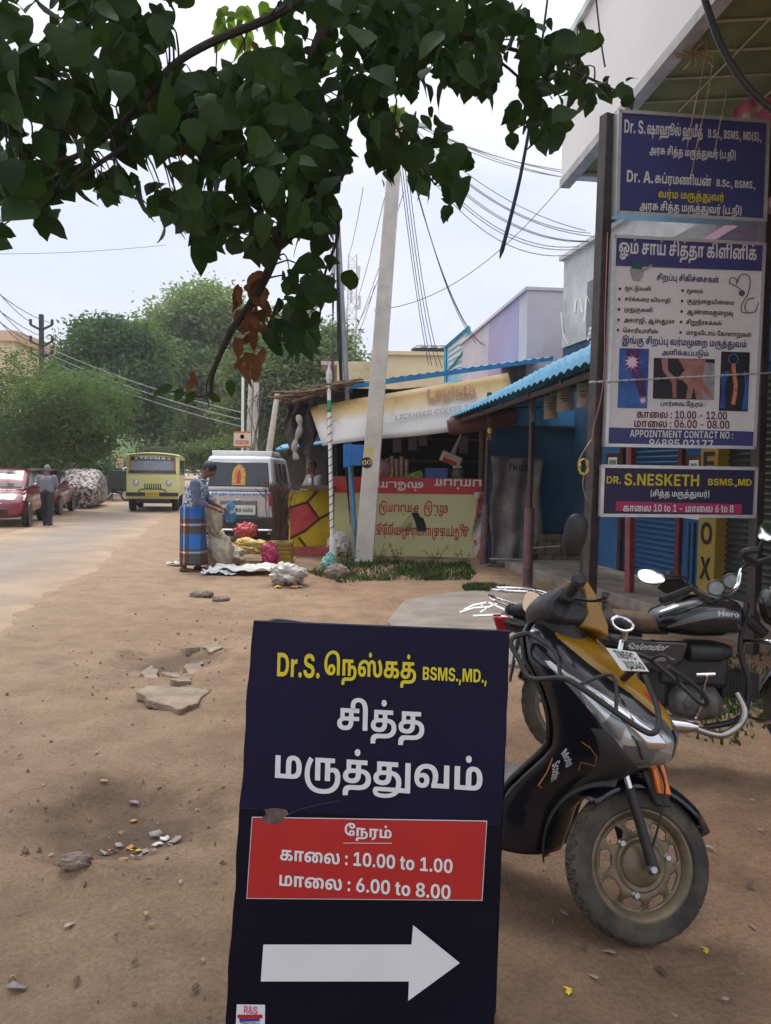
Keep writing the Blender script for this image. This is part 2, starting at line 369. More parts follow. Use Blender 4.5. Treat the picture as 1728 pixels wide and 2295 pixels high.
[3001,0,723,2,82,1183,230,72,0,100,-32,52,-60,1,-42,0,-49,-50,-63,-45,-18,-32,-13,-84,-16,-104,-6,-63,0,-743,0,-44,0,-40,-4,-13,-4,-12,-5,-14,-14,1,-12,0,-5,2,-8,1,-4,-125,-4,-2,9,-2,17,1,9,0,19,30,27,25,8,16,6,40,7,60,4,43,0,771,0,68,0,102,9,64,25,32,47,1,37,0,32,-28,39,-46,19,-31,0,-18,0,-30,-6,-11,-6,-14,-8,-10,-24,1,-19,1,-122,-127,0,1,119,0,23,-6,25,-9,7,-6,5,-20,6,-15,0,-14,0,-22,-5,-5,-5,-12,-8,-4,-25,1,-21,1,-121,-129,0,1,130,0,21,14,30,24,22,19,8,22,10,58,9,35,0,44,0,58,-11,44,-24,21,-19,-45,4,22,15,46,23,64,12,56,223,-5,-58,0,-84,23,-46,45,1,34,0,44,78,59,132,30,85,0,74,0,104,-18,66,-33,30,-42,1,-24,0,-18,-14,-35,-11,-15,163,0,49,-45,-341,0,-3,34,14,14,20,36,1,22,0,25,-36,35,-70,18,-49,0,-54,0,-76,-24,-40,-41,1,-27,0,-18,16,-24,32,-11,23,0,18,0,24,7,12,13,1,9,0,14,-32,15,-25,0,-32,0,-52,-19,-21,-11,-19,38,32,15,78,20,51,0,66,0,80,-36,1,-34,0,-23,-40,-34,-74,-18],
[3010,0,364,1,74,341,-1,-50,0,-98,8,-92,16,-39,13,51,44,34,-11,72,-16,76,-8,45,0,56,0,84,15,58,29,30,44,1,30,0,31,-42,48,-80,27,-61,0,-48,0,-74,-17,-48,-26,-9,-15,1,-18,0,-6,-2,-12,1,-8,0,-21,34,-21,33,0,28,0,24,16,1,9,0,8,-10,11,-11,4,-12,4,-38,3,-27,0,-405,0,1,46,413,0,58,0,66,-7,23,-6,36,-10,32,-30,1,-19,0,-14,-18,-27,-42,-20,-64,-11,-47,0,-66,0,-82,25,-38,41,1,24,0,8,0,10,3,5,1,10,10,31,80,49,130,30,87,0,78,0,116,-24,76,-42,36,-54,1,-30,0,-46,-50,-63,-94,-39,-128,-18],
[2990,3008,378,3,44,597,340,88,0,78,-31,1,-25,0,-25,-66,-28,-65,0,-70,0,-60,29,1,23,0,13,30,29,25,10,71,-11,-16,-10,-24,-17,1,-12,0,-6,10,-9,18,-4,15,0,20,0,16,10,1,7,0,11,-34,7,-25,0,-18,0,-34,-3,-17,-3,-32,-5,-38,-24,1,-18,0,-10,8,-16,7,-8,-99,-8,-10,10,-8,22,1,14,0,15,26,32,56,26,90,15,23,503,230,76,0,96,-32,46,-55,1,-34,0,-32,-32,-41,-29,-12,-22,-9,-54,-11,-76,-4,-53,0,-391,0,1,226,131,0,1,-181,141,0,1,97,0,25,22,32,23,10,22,11,66,10,16,513,185,-10,0,-20,-3,-5,-4,-10,-5,-8,-17,1,-18,1,-93,27,0,40,0,46,12,22,28,1,24,0,22,-16,34,-36,20],
[3008,0,0,1,44,-159,340,88,0,78,-31,1,-25,0,-25,-66,-28,-65,0,-70,0,-60,29,1,23,0,13,30,29,25,10,71,-11,-16,-10,-24,-17,1,-12,0,-6,10,-9,18,-4,15,0,20,0,16,10,1,7,0,11,-34,7,-25,0,-18,0,-34,-3,-17,-3,-32,-5,-38,-24,1,-18,0,-10,8,-16,7,-8,-99,-8,-10,10,-8,22,1,14,0,15,26,32,56,26,90,15],
[2949,0,494,2,84,289,-58,-88,0,-118,21,-62,38,1,24,0,13,20,21,21,7,14,4,34,6,46,2,33,0,625,0,-1,-45,-613,0,-12,0,-16,-1,-10,-1,-3,-2,-8,-4,1,-6,0,-14,74,-17,83,0,9,0,82,0,114,18,68,31,17,20,3,12,4,7,2,14,1,6,0,23,-26,38,-54,26,-45,4,-8,0,-20,1,-9,0,-22,0,-38,-5,-24,-12,1,-12,0,-11,26,-14,25,0,20,0,28,13,1,16,0,15,-28,25,-19,11,89,9,14,-7,26,-19,18,-25,1,-16,0,-13,-16,-23,-36,-19,-58,-10,-45,0,-40,0,-72,14,-44,30,1,22,0,26,54,32,90,15,57,0,74,0,106,-21,72,-38,34,-47,1,-26,0,-9,-4,-15,-1,-8,1,-15,-26,-34,-112,-49,-166,-26,-105,0,4,801,-62,1,288,129,0,1,-288],
[2970,3009,389,2,39,241,-5,-64,0,-94,17,-52,31,1,23,0,22,54,33,116,19,95,0,465,0,1,-43,-479,0,-30,0,-46,-3,-17,-4,-14,-3,-14,-11,1,-8,0,-14,48,-13,43,0,30,0,44,9,24,24,1,21,1,85,-117,0,1,-59,-113,-7,1,112,509,0,1,-46,-151,0,1,-83,0,-27,-24,-35,-21,-11,-30,-16,-92,-13,4,547,0,1,110,125,-3,1,-107],
[2986,0,335,1,8,61,0,1,226,131,0,1,-181,291,0,1,181,129,0,1,-226],
[2979,0,742,1,140,223,-5,-58,0,-84,23,-46,45,1,33,0,41,82,60,152,33,107,0,50,0,84,-6,74,-14,37,-12,21,-7,58,-22,72,-56,1,-37,0,-26,-38,-36,-74,-19,-51,0,-58,0,-74,21,-34,37,1,23,0,22,26,40,48,35,37,15,19,9,50,17,106,16,71,0,46,0,74,-5,66,-14,35,-12,19,-8,38,-15,54,-35,28,-42,1,-23,0,-26,-38,-36,-72,-19,-51,0,-58,0,-74,21,-36,37,1,23,0,22,28,41,52,35,35,13,27,10,32,10,64,12,90,7,71,0,255,0,1,-46,-111,0,1,-180,-127,0,1,180,-31,0,-40,0,-56,-3,-40,-5,-30,-8,-17,-7,-24,-8,-34,-25,-18,-29,1,-16,0,-22,26,-18,21,0,18,0,20,10,8,19,1,11,0,16,-20,32,-40,27,-29,9,-34,12,-74,9,-39,0,-52,0,-72,-12,-25,-9,-28,-9,-38,-26,-20,-30,1,-19,0,-21,26,-19,21,0,18,0,20,10,8,19,1,11,0,24,-48,44,-47,14,-36,13,-86,10,-53,0,-66,0,-96,-20,-54,-33,-7,-20,-2,-4,-2,-9,1,-7,0,-16,16,-24,30,-12,27,0,16,0,24,7,12,12,1,10,0,14,-32,15,-25,0,-32,0,-50,-19,-23,-11,-19,38,32,15,78,20,51,0,66,0,80,-36,1,-34,0,-23,-38,-34,-76,-18],
[2991,0,419,2,8,299,0,1,226,129,0,1,-181,223,0,1,181,129,0,1,-226,23,207,-5,-36,0,-50,10,-17,9,-12,6,-18,18,-12,26,1,19,1,143,129,0,1,-139,0,-15,6,-19,13,-5,6,-4,20,-4,13,0,24,0,34,14,13,11,1,-47,-20,-10,-52,-13],
[2985,0,551,1,94,223,-5,-58,0,-84,23,-46,45,1,33,0,41,82,60,154,33,105,0,50,0,84,-6,74,-14,37,-12,21,-7,58,-22,72,-56,1,-37,0,-26,-38,-36,-72,-19,-51,0,-58,0,-76,21,-34,37,1,23,0,22,28,41,52,35,35,13,27,10,32,10,64,12,90,7,69,0,257,0,1,-46,-111,0,1,-180,-127,0,1,180,-31,0,-42,0,-54,-3,-40,-5,-32,-8,-15,-7,-26,-8,-34,-25,-16,-29,1,-16,0,-22,26,-18,21,0,18,0,20,10,8,19,1,11,0,24,-48,44,-47,14,-36,13,-86,10,-53,0,-66,0,-96,-20,-54,-33,-7,-20,-2,-4,-2,-9,1,-7,0,-18,16,-23,32,-11,23,0,18,0,24,7,12,13,1,9,0,14,-32,15,-25,0,-32,0,-50,-19,-23,-11,-19,38,32,15,78,20,51,0,66,0,80,-36,1,-34,0,-23,-38,-34,-76,-18],
[2963,0,457,2,102,705,18,-50,0,-68,15,-36,29,1,18,0,5,4,17,9,6,13,0,-38,-10,-26,-29,1,-13,0,-16,26,-24,25,-8,16,-5,36,-7,56,-3,45,0,93,0,1,-45,-109,0,-46,0,-52,4,-25,3,-60,7,-74,30,-34,39,1,21,0,23,36,39,72,30,53,9,105,-22,-6,-8,-10,-19,1,-10,0,-13,24,-20,33,0,22,0,22,11,10,16,1,8,0,27,-74,39,-138,22,-93,0,-72,0,-124,-11,-90,-21,-23,-16,-3,-13,0,-4,0,-8,1,-6,0,-12,14,-18,28,-11,25,0,26,0,30,15,1,13,0,13,-30,13,-25,0,-24,0,-42,-11,-19,-10,3,39,22,9,54,12,37,0,38,0,62,-15,38,-29,1,-21,0,-26,-44,-31,-74,-14,-47,0,-52,0,-80,21,-44,39,1,26,0,25,38,37,33,14,42,18,112,21,126,8,65,0,104,0,180,-18,69,-25,40,-15,48,-43,1,-30,0,-15,-18,-28,-42,-24,-68,-14,51,275,9,56,0,66,-17,32,-28,1,-16,0,-16,-18,-24,-9,-7,-97,10,10,6,12,17,1,7,0,9,-14,10,-24,5,-13,0,-16,0,-20,-6,-12,-10,1,-6,0,-10,20,-12,28,-5,34,-2,15,0,67,0,26,0,44,8,36,18,19,14,8,5,16,11,13,4,117,-10,-10,-6,-18,-13,-5,-5,-24,-21,-66,-31,-100,-16,-71,0,-11,0,-66,0,-78,8,-25,8,-34,9,-36,28,1,19,0,18,36,30,72,17],
[2995,0,478,2,46,223,-5,-58,0,-84,23,-46,46,1,33,0,33,46,50,76,33,102,17,57,0,44,0,70,-8,64,-17,35,-13,-51,-49,-28,18,-78,23,-55,0,-48,0,-74,-22,-42,-41,1,-29,0,-18,16,-24,32,-11,23,0,18,0,24,6,12,13,1,10,0,14,-32,15,-25,0,-32,0,-52,-19,-21,-11,-19,38,32,15,78,20,51,0,64,0,82,-36,1,-34,0,-23,-38,-34,-76,-18,12,461,0,1,184,17,6,1,36,467,0,1,-46,-111,0,1,-180,-127,0,1,180,-113,0,1,-180],
[2993,0,395,1,82,527,230,72,0,102,-32,50,-60,1,-42,0,-49,-50,-63,-45,-18,-32,-13,-84,-16,-104,-6,-63,0,-89,0,-44,0,-40,-4,-13,-4,-12,-5,-14,-14,1,-12,0,-5,2,-8,1,-4,-125,-4,-2,9,-2,17,1,9,0,19,30,27,25,8,16,6,40,7,60,4,45,0,115,0,68,0,102,9,64,25,32,47,1,37,0,32,-26,39,-48,19,-31,0,-18,0,-30,-6,-11,-6,-14,-8,-10,-24,1,-19,1,-122,-127,0,1,121,0,22,-6,24,-9,8,-6,4,-20,6,-15,0,-14,0,-22,-5,-5,-5,-12,-8,-4,-25,1,-21,1,-121,-129,0,1,130,0,21,14,30,24,22,19,8,22,10,58,9,35,0,44,0,58,-11,44,-24,21,-19,-45,4,22,15,48,23,62,12],
[2986,3009,335,1,10,483,-113,1,113,-421,0,1,226,131,0,1,-181,293,0,1,181,127,0,1,-339],
[2990,3010,565,3,53,481,-121,-98,0,-162,28,-116,54,-64,80,1,52,0,32,28,50,54,36,76,19,51,0,52,0,68,-18,32,-32,1,-21,0,-19,-32,-31,-66,-19,-57,0,-38,0,-74,15,-29,18,27,49,24,-20,54,-17,29,0,22,0,32,13,1,14,0,14,-26,11,-15,0,-26,0,-34,-18,-20,-29,-3,-18,-2,-8,-2,-15,1,-7,0,-53,84,-75,146,-38,95,0,62,0,82,13,50,24,26,32,5,19,127,-3,-8,-32,-48,-49,-86,-34,-126,-17,23,879,230,76,0,94,-32,46,-55,1,-34,0,-32,-32,-41,-29,-12,-22,-9,-54,-11,-76,-4,-53,0,-389,0,1,226,129,0,1,-181,141,0,1,97,0,25,24,32,23,10,20,11,66,10,16,889,185,-12,0,-18,-3,-7,-4,-10,-5,-8,-17,1,-18,1,-93,27,0,40,0,48,12,20,28,1,24,0,22,-14,34,-36,20],
[2975,0,299,1,6,61,0,1,226,131,0,1,-181,395,0,1,-45],
[2975,3009,462,2,66,385,-125,-94,0,-128,32,-80,57,-36,76,1,44,1,7,0,42,36,76,72,62,110,45,144,24,91,0,72,0,116,-15,45,-16,34,-11,50,-29,32,-40,18,-56,1,-38,1,-135,-127,0,1,127,0,29,-14,52,-32,43,-31,15,-26,12,-82,16,-55,0,-56,0,-100,-17,-80,-34,-58,-50,-32,-67,1,-42,0,-50,36,-65,60,-35,78,-13,43,0,50,0,66,16,38,28,16,37,1,21,0,24,-18,30,-34,13,-23,0,-24,0,-38,-11,-21,-9,-5,46,22,8,62,11,33,0,54,0,80,-24,44,-50,1,-39,0,-38,-42,-55,-80,-37,-110,-17,4,301,0,1,226,129,0,1,-226],
[2994,3007,579,2,35,807,340,72,0,102,-19,39,-18,28,-13,34,-34,16,-48,1,-32,1,-176,-127,0,1,167,0,29,-10,39,-20,26,-17,9,-20,13,-60,11,-37,0,-46,0,-54,-15,-24,-23,1,-11,0,-12,14,-17,26,-12,40,-8,27,-2,-3,-51,-60,2,-100,26,-58,44,1,30,0,26,54,43,110,26,82,223,-5,-58,0,-84,23,-46,45,1,34,0,33,46,49,84,34,108,17,61,0,60,0,86,-12,33,-14,24,-9,30,-27,18,-41,5,-32,0,-10,6,-18,12,-14,13,-5,8,-3,24,-4,15,0,24,0,36,10,18,27,1,23,0,17,-14,33,-28,31,-15,13,109,31,26,-19,36,-39,16,-42,1,-22,0,-32,-44,-49,-94,-28,-73,0,-40,0,-66,9,-23,9,-30,12,-36,38,-3,29,-2,15,-6,26,-14,22,-11,8,-14,10,-48,11,-39,0,-52,0,-76,-23,-44,-41,1,-28,0,-18,16,-24,32,-11,23,0,18,0,24,7,12,13,1,9,0,14,-32,15,-25,0,-32,0,-52,-19,-21,-11,-19,38,32,15,78,20,51,0,64,0,82,-36,1,-34,0,-23,-40,-34,-74,-18],
[2990,3009,498,3,29,379,-121,-88,0,-126,27,-82,49,-40,64,1,36,1,6,0,33,32,62,52,54,27,20,105,-28,-46,-35,-46,-76,1,-35,1,-5,0,-26,22,-46,50,-34,84,-19,61,0,66,0,80,22,40,40,7,26,127,-3,-10,-45,-82,-58,-136,-29,23,743,230,78,0,94,-32,46,-55,1,-34,0,-32,-30,-41,-31,-12,-22,-9,-54,-11,-76,-4,-53,0,-389,0,1,226,129,0,1,-181,141,0,1,97,0,25,22,32,23,10,22,11,66,10,16,753,185,-10,0,-20,-3,-5,-4,-10,-5,-8,-17,1,-18,1,-93,27,0,40,0,48,12,20,28,1,24,0,22,-16,34,-34,20],
[2965,3009,478,1,82,455,-5,-64,0,-92,17,-52,31,1,23,0,22,52,33,116,19,95,0,119,0,84,0,114,-20,70,-33,32,-43,1,-23,0,-34,-46,-49,-80,-35,-106,-22,-122,-9,-61,0,-21,0,-102,0,-152,21,-102,38,-62,48,-28,53,1,26,1,7,0,33,30,59,50,52,29,21,101,-29,-26,-20,-40,-45,-20,-45,1,-22,1,-8,0,-30,36,-52,78,-39,124,-22,89,0,7,0,70,0,110,12,78,26,42,38,1,26,0,27,-50,34,-82,16,-49,0,-121,0,-30,0,-46,-3,-15,-4,-16,-3,-12,-11,1,-8,0,-14,46,-13,43,0,30,0,44,9,24,24,1,21,1,85,-117,0,1,-66,-113,-7,1,119,509,0,1,-46,-151,0,1,-83,0,-27,-24,-35,-21,-11,-30,-16,-92,-13],
[2972,0,453,1,155,279,230,66,0,86,-14,54,-23,19,-12,-37,-6,18,18,52,25,70,12,45,0,74,0,96,-27,48,-45,1,-26,0,-34,-48,-43,-39,-13,-32,-10,-76,-11,-94,-4,-53,0,-189,0,-34,0,-48,-3,-34,-6,-15,-4,-18,-6,-20,-20,1,-13,0,-14,24,-22,48,-12,33,0,30,0,50,8,52,19,33,16,44,21,72,23,78,9,49,0,46,0,68,-12,46,-21,24,-27,1,-15,0,-19,-34,-30,-72,-17,-55,0,-48,0,-60,11,-36,18,-14,22,1,10,0,16,34,30,25,10,99,-5,-30,-11,-26,-23,1,-9,0,-12,28,-14,27,0,20,0,24,7,12,12,1,7,0,6,-10,10,-20,8,-30,4,-21,0,-18,0,-32,-2,-13,-4,-14,-3,-22,-7,-28,-13,-21,-10,-36,-19,-74,-26,-86,-13,-59,0,-80,0,-98,25,-46,42,1,25,0,24,36,35,31,11,26,11,70,12,86,5,53,0,167,0,44,0,72,3,58,7,21,8,22,8,22,23,1,18,0,19,-26,24,-44,12,-27,0,-22,0,-30,-6,-9,-6,-12,-7,-14,-23,1,-24,1,-34,-127,0,1,29,0,17,-14,28,-34,20,-56,10,-41,0,-6,0,-18,-1,-5,-1,-21,-2,-32,-4,-36,-14,-14,-18,1,-9,0,-12,24,-17,31,0,26,0,26,14,1,11,0,11,-18,17,-46,11,-39,0,107,20,28,-2,48,-16,30,-25,1,-18,0,-30,-82,-35,-79,0,-56,0,-70,19,-36,33,1,21,0,28,66,40,110,21],
[2950,0,588,3,84,289,-58,-88,0,-118,21,-62,38,1,24,0,13,20,21,21,7,14,4,34,6,46,2,33,0,625,0,-1,-45,-613,0,-12,0,-16,-1,-10,-1,-3,-2,-8,-4,1,-6,0,-14,74,-17,83,0,9,0,82,0,114,18,68,31,17,20,3,12,4,7,2,14,1,6,0,23,-26,38,-54,26,-45,4,-8,0,-20,1,-9,0,-22,0,-38,-5,-24,-12,1,-12,0,-11,26,-14,25,0,20,0,28,13,1,16,0,15,-28,25,-19,11,89,9,14,-7,26,-19,18,-25,1,-16,0,-13,-16,-23,-36,-19,-58,-10,-45,0,-40,0,-72,14,-44,30,1,22,0,26,54,32,90,15,57,0,74,0,106,-21,72,-38,34,-47,1,-26,0,-9,-4,-15,-1,-8,1,-15,-26,-34,-112,-48,-166,-27,-105,0,45,811,-128,-120,0,-122,36,1,32,0,13,30,23,56,15,41,0,22,0,42,-3,21,-4,-13,-40,-12,2,-24,2,-11,0,-18,0,-18,-5,1,-6,0,-5,26,-10,64,-6,59,0,5,0,66,0,98,14,56,26,1,19,0,14,-32,15,-31,0,-26,0,-42,-8,-15,-6,-1,43,22,6,54,10,43,0,40,0,70,-16,44,-30,1,-24,0,-32,-78,-48,-154,-27,-111,0,4,801,-50,1,276,129,0,1,-276],
[2996,0,378,4,23,503,230,76,0,96,-32,46,-55,1,-34,0,-32,-32,-41,-29,-12,-22,-9,-54,-11,-76,-4,-53,0,-391,0,1,226,131,0,1,-181,141,0,1,97,0,25,22,32,23,10,22,11,66,10,16,513,185,-10,0,-20,-3,-5,-4,-10,-5,-8,-17,1,-18,1,-93,27,0,40,0,46,12,22,28,1,24,0,22,-16,34,-36,20,41,185,-15,16,0,36,-2,17,-1,-7,-42,-8,1,-22,1,-11,0,-20,0,-26,-6,1,-6,0,-6,18,-6,28,-2,19,0,21,0,34,0,52,8,36,15,13,12,6,4,26,7,46,4,37,0,75,-11,-34,-4,-32,-9,-7,-8,-20,-22,-66,-28,-90,-12,-61,0,-25,0,-46,0,-76,9,-23,8,-18,6,-24,21,1,15,0,24,74,30,15,457,-75,-9,5,-32,4,-52,16,-30,28,-1,23,125,0,0,-9,12,-13,15,-3,10,-4,30,-2,25,0,87,0,1,-45],
[2997,3009,463,2,58,223,-5,-58,0,-84,23,-46,45,1,34,0,44,78,59,132,30,85,0,74,0,104,-18,66,-33,30,-42,1,-24,0,-18,-14,-35,-11,-15,161,0,1,181,129,0,1,-226,-419,0,-3,34,14,14,20,36,1,22,0,25,-36,35,-70,18,-49,0,-54,0,-76,-24,-40,-41,1,-27,0,-18,16,-24,32,-11,23,0,18,0,24,7,12,13,1,9,0,14,-32,15,-25,0,-32,0,-52,-19,-21,-11,-19,38,32,15,78,20,51,0,66,0,80,-36,1,-34,0,-23,-40,-34,-74,-18,4,737,-113,1,118,129,0,1,-118],
[2993,3009,520,2,86,527,230,72,0,102,-32,50,-61,1,-42,0,-45,-36,-65,-33,-28,1,-10,-58,-40,-194,-35,-131,0,-21,0,-76,0,-112,14,-62,29,1,23,0,10,14,14,15,5,14,5,42,5,43,0,741,0,1,-46,-273,0,-47,5,-405,0,-12,0,-12,-2,1,-4,0,-7,64,-10,69,0,17,0,100,0,130,18,43,24,5,15,20,15,26,40,14,46,1,23,0,32,-26,40,-48,19,-31,0,-18,0,-30,-6,-11,-6,-14,-8,-10,-24,1,-19,1,-122,-127,0,1,121,0,22,-6,24,-9,8,-6,4,-20,6,-15,0,-14,0,-22,-5,-5,-5,-12,-8,-4,-25,1,-20,1,-122,-129,0,1,130,0,21,14,30,24,22,19,8,22,10,58,9,35,0,44,0,58,-11,44,-24,21,-19,-45,4,22,15,48,23,62,12,4,851,-69,1,295,131,0,1,-295],
[2984,3008,361,3,51,521,146,54,0,76,-23,42,-42,1,-30,0,-35,-48,-46,-39,-13,-28,-9,-70,-12,-86,-5,-55,0,-81,0,-44,0,-40,-4,-13,-4,-12,-5,-14,-14,1,-12,0,-5,2,-8,1,-4,-125,-4,-2,9,-2,17,1,9,0,19,30,27,25,8,16,6,40,7,60,4,43,0,105,0,56,0,70,4,44,10,17,8,16,7,18,26,1,18,0,17,-18,22,-34,11,-25,0,-20,0,-34,-7,-15,-5,-3,44,22,6,52,8,10,61,0,1,226,485,0,1,-46,-111,0,1,-180,-129,0,1,180,-111,0,1,-180,44,547,340,90,0,78,-31,1,-25,0,-25,-68,-28,-63,0,-70,0,-60,29,1,23,0,13,30,29,25,10,71,-11,-18,-10,-22,-17,1,-12,0,-6,8,-9,18,-4,15,0,20,0,18,10,1,7,0,11,-34,7,-25,0,-18,0,-34,-3,-19,-3,-30,-5,-40,-24,1,-18,0,-10,8,-16,9,-8,-99,-8,-10,10,-10,22,1,14,0,15,26,32,56,26,92,15],
[2951,0,496,1,148,231,-128,-70,0,-94,19,-46,35,1,24,0,31,74,47,65,15,52,13,132,12,75,0,52,0,118,-8,53,-10,48,-9,78,-27,46,-38,1,-26,0,-36,-104,-42,-109,0,-66,0,-120,17,-55,16,-50,12,-78,31,-62,38,-29,23,-40,33,-38,67,1,42,0,36,52,68,110,54,168,31,117,0,110,0,156,-26,55,-25,42,-19,48,-46,22,-60,1,-41,1,-123,-129,0,1,100,0,41,-16,59,-36,42,-31,15,-36,19,-108,18,-75,0,-68,0,-118,-19,-86,-38,-50,-56,1,-37,0,-21,12,-36,24,-34,23,-19,24,-24,68,-41,86,-31,49,-9,30,-6,66,-6,35,0,56,0,46,21,1,17,0,18,-46,25,-37,8,-42,9,-104,8,-47,0,-66,0,-110,-10,-37,-11,-32,-8,-34,-24,1,-15,0,-17,46,-21,57,0,30,0,62,5,29,5,48,9,84,30,62,43,19,27,10,14,10,33,1,17,0,20,-18,36,-44,27,-39,5,-11,-2,-10,1,-16,1,-11,0,-18,0,-36,-5,-22,-12,1,-11,0,-12,26,-14,23,0,22,0,26,12,1,17,0,14,-28,25,-19,11,99,-5,12,-5,20,-16,16,-19,1,-10,0,-18,-32,-31,-68,-18,-53,0,-42,0,-70,14,-42,30,1,23,0,25,52,32,90,15,55,0,90,0,118,-33,60,-59,1,-37,0,-26,-18,-42,-15,-20,-18,-23,-58,-41,-76,-34,-47,-12,-54,-14,-126,-17],
[2969,0,480,2,35,61,0,1,226,533,0,1,-46,-163,0,1,-48,22,7,52,7,31,0,54,0,62,-19,28,-28,1,-15,0,-13,-12,-19,-7,-7,179,0,-1,-45,-531,0,1,45,231,0,6,5,14,14,1,9,0,15,-30,12,-23,0,-18,0,-34,-6,-15,-6,1,-23,-127,0,1,115,-109,0,1,-180,6,713,0,-17,45,77,0,1,181,129,0,1,-226],
[2991,3009,419,3,8,299,0,1,226,129,0,1,-181,223,0,1,181,129,0,1,-226,23,207,-5,-36,0,-50,10,-17,9,-12,6,-18,18,-12,26,1,19,1,143,129,0,1,-139,0,-15,6,-19,13,-5,6,-4,20,-4,13,0,24,0,32,14,13,11,3,-47,-20,-10,-52,-13,4,649,-113,1,137,129,0,1,-137],
[2985,3009,651,2,137,223,-5,-58,0,-84,23,-46,45,1,33,0,41,82,60,154,33,105,0,50,0,84,-6,74,-14,37,-12,21,-7,58,-22,72,-56,1,-37,0,-26,-38,-36,-72,-19,-51,0,-58,0,-76,21,-34,37,1,23,0,21,22,38,44,35,35,16,23,11,38,16,90,17,69,0,88,0,114,-34,54,-61,1,-41,0,-39,-46,-68,-35,-23,-9,-15,-60,-28,-158,-34,-192,-15,-113,0,-75,0,-60,0,-108,5,-82,14,-46,26,1,21,0,10,14,14,15,5,16,5,40,5,43,0,1013,0,-1,-46,-349,0,-39,5,-607,0,-10,0,-12,-2,1,-4,0,-5,32,-8,82,-4,77,0,55,0,86,0,144,8,116,18,37,14,13,11,30,13,48,39,28,50,1,28,0,19,-16,33,-34,25,-52,14,-35,0,-36,0,-52,-10,-25,-11,-13,-7,-20,-9,-28,-25,-14,-28,1,-16,0,-22,26,-18,21,0,18,0,20,10,8,19,1,11,0,16,-22,31,-42,26,-31,9,-36,13,-86,10,-53,0,-66,0,-96,-20,-54,-33,-7,-20,-2,-4,-2,-9,1,-7,0,-18,16,-23,32,-11,23,0,18,0,24,7,12,13,1,9,0,14,-32,15,-25,0,-32,0,-50,-19,-23,-11,-19,38,32,15,78,20,51,0,66,0,80,-36,1,-34,0,-23,-38,-34,-76,-18,4,1115,-69,1,295,129,0,1,-295],
[2997,3008,463,2,58,223,-5,-58,0,-84,23,-46,45,1,34,0,44,78,59,132,30,85,0,74,0,104,-18,66,-33,30,-42,1,-24,0,-18,-14,-35,-11,-15,161,0,1,181,129,0,1,-226,-419,0,-3,34,14,14,20,36,1,22,0,25,-36,35,-70,18,-49,0,-54,0,-76,-24,-40,-41,1,-27,0,-18,16,-24,32,-11,23,0,18,0,24,7,12,13,1,9,0,14,-32,15,-25,0,-32,0,-52,-19,-21,-11,-19,38,32,15,78,20,51,0,66,0,80,-36,1,-34,0,-23,-40,-34,-74,-18,48,767,340,88,0,80,-31,1,-25,0,-25,-68,-28,-65,0,-70,0,-60,29,1,23,0,13,30,29,27,10,69,-11,-16,-10,-24,-17,1,-12,0,-6,10,-9,18,-4,15,0,20,0,18,10,1,7,0,11,-36,7,-25,0,-18,0,-32,-3,-19,-3,-32,-5,-38,-25,1,-19,0,-11,16,-18,30,-12,38,-9,23,-2,1,-48,-48,4,-78,18,-56,25,-28,33,1,21,0,17,26,34,56,26,92,16],
[2994,3010,729,3,40,25,-62,0,10,14,14,15,5,16,5,40,5,43,0,899,0,1,-46,-427,0,-53,5,-403,0,-10,0,-12,-2,1,-4,0,-7,62,-10,73,0,19,0,60,0,98,6,74,14,25,12,11,13,20,14,20,31,3,17,127,-1,-2,-17,-20,-32,-15,-15,-3,-11,-36,-24,-114,-32,-148,-16,-91,0,-13,0,-80,0,-114,14,-62,29,10,1445,226,1,-46,-109,0,1,-249,-127,0,1,249,-113,0,1,-249,-127,0,1,295,81,223,-5,-58,0,-84,23,-46,45,1,34,0,33,46,49,84,34,108,17,61,0,60,0,86,-12,33,-14,24,-9,30,-27,18,-41,5,-32,0,-10,6,-18,12,-14,13,-5,8,-3,24,-4,15,0,24,0,36,10,18,27,1,23,0,18,-20,39,-38,39,-27,17,107,31,56,-34,52,-69,1,-38,0,-32,-44,-49,-94,-28,-73,0,-40,0,-66,9,-23,9,-30,12,-36,38,-3,29,-2,15,-6,26,-14,22,-11,8,-14,10,-48,11,-39,0,-52,0,-76,-23,-44,-41,1,-28,0,-18,16,-24,32,-11,23,0,18,0,24,7,12,13,1,9,0,14,-32,15,-25,0,-32,0,-52,-19,-21,-11,-19,38,32,15,78,20,51,0,64,0,82,-36,1,-34,0,-23,-40,-34,-74,-18],
[38,0,270,1,65,227,-4,-60,0,-88,22,-48,36,1,23,0,17,28,27,48,22,33,11,117,37,12,4,18,10,10,11,1,6,0,9,-26,14,-25,0,-16,0,-24,-6,-14,-12,1,-8,0,-9,18,-19,34,-21,23,-12,277,-158,-127,0,-229,128,-24,13,-44,28,-30,32,1,19,0,21,40,34,72,20,49,0,46,0,68,-19,38,-32,1,-19,0,-13,-20,-24,-34,-21,-23,-9,-117,-42,-24,-8,-24,-17,1,-11,0,-11,20,-15,38,-9,23,0,32,0,60,14,50,26,30,36,1,22,103,0,0,-27,-24,-43,-40,-32,-27,-11,-33,-9,-32,-13,-82,-12],
[40,0,156,1,17,61,119,0,32,26,70,46,64,29,24,117,0,-28,-30,-40,-66,-22,-65,1,-29,0,-26,18,-51,40,-60,33,-36,-115,0,-48,40,-52,89],
[41,0,156,1,17,37,-54,34,37,38,59,18,51,1,26,0,29,-22,65,-38,66,-29,30,117,0,30,-24,44,-64,26,-70,1,-32,0,-45,-52,-88,-47,-40],
[44,0,107,1,4,21,-78,35,122,123,0,-73,-122],
[45,0,258,1,4,393,143,1,-48,-267,0,1,48],
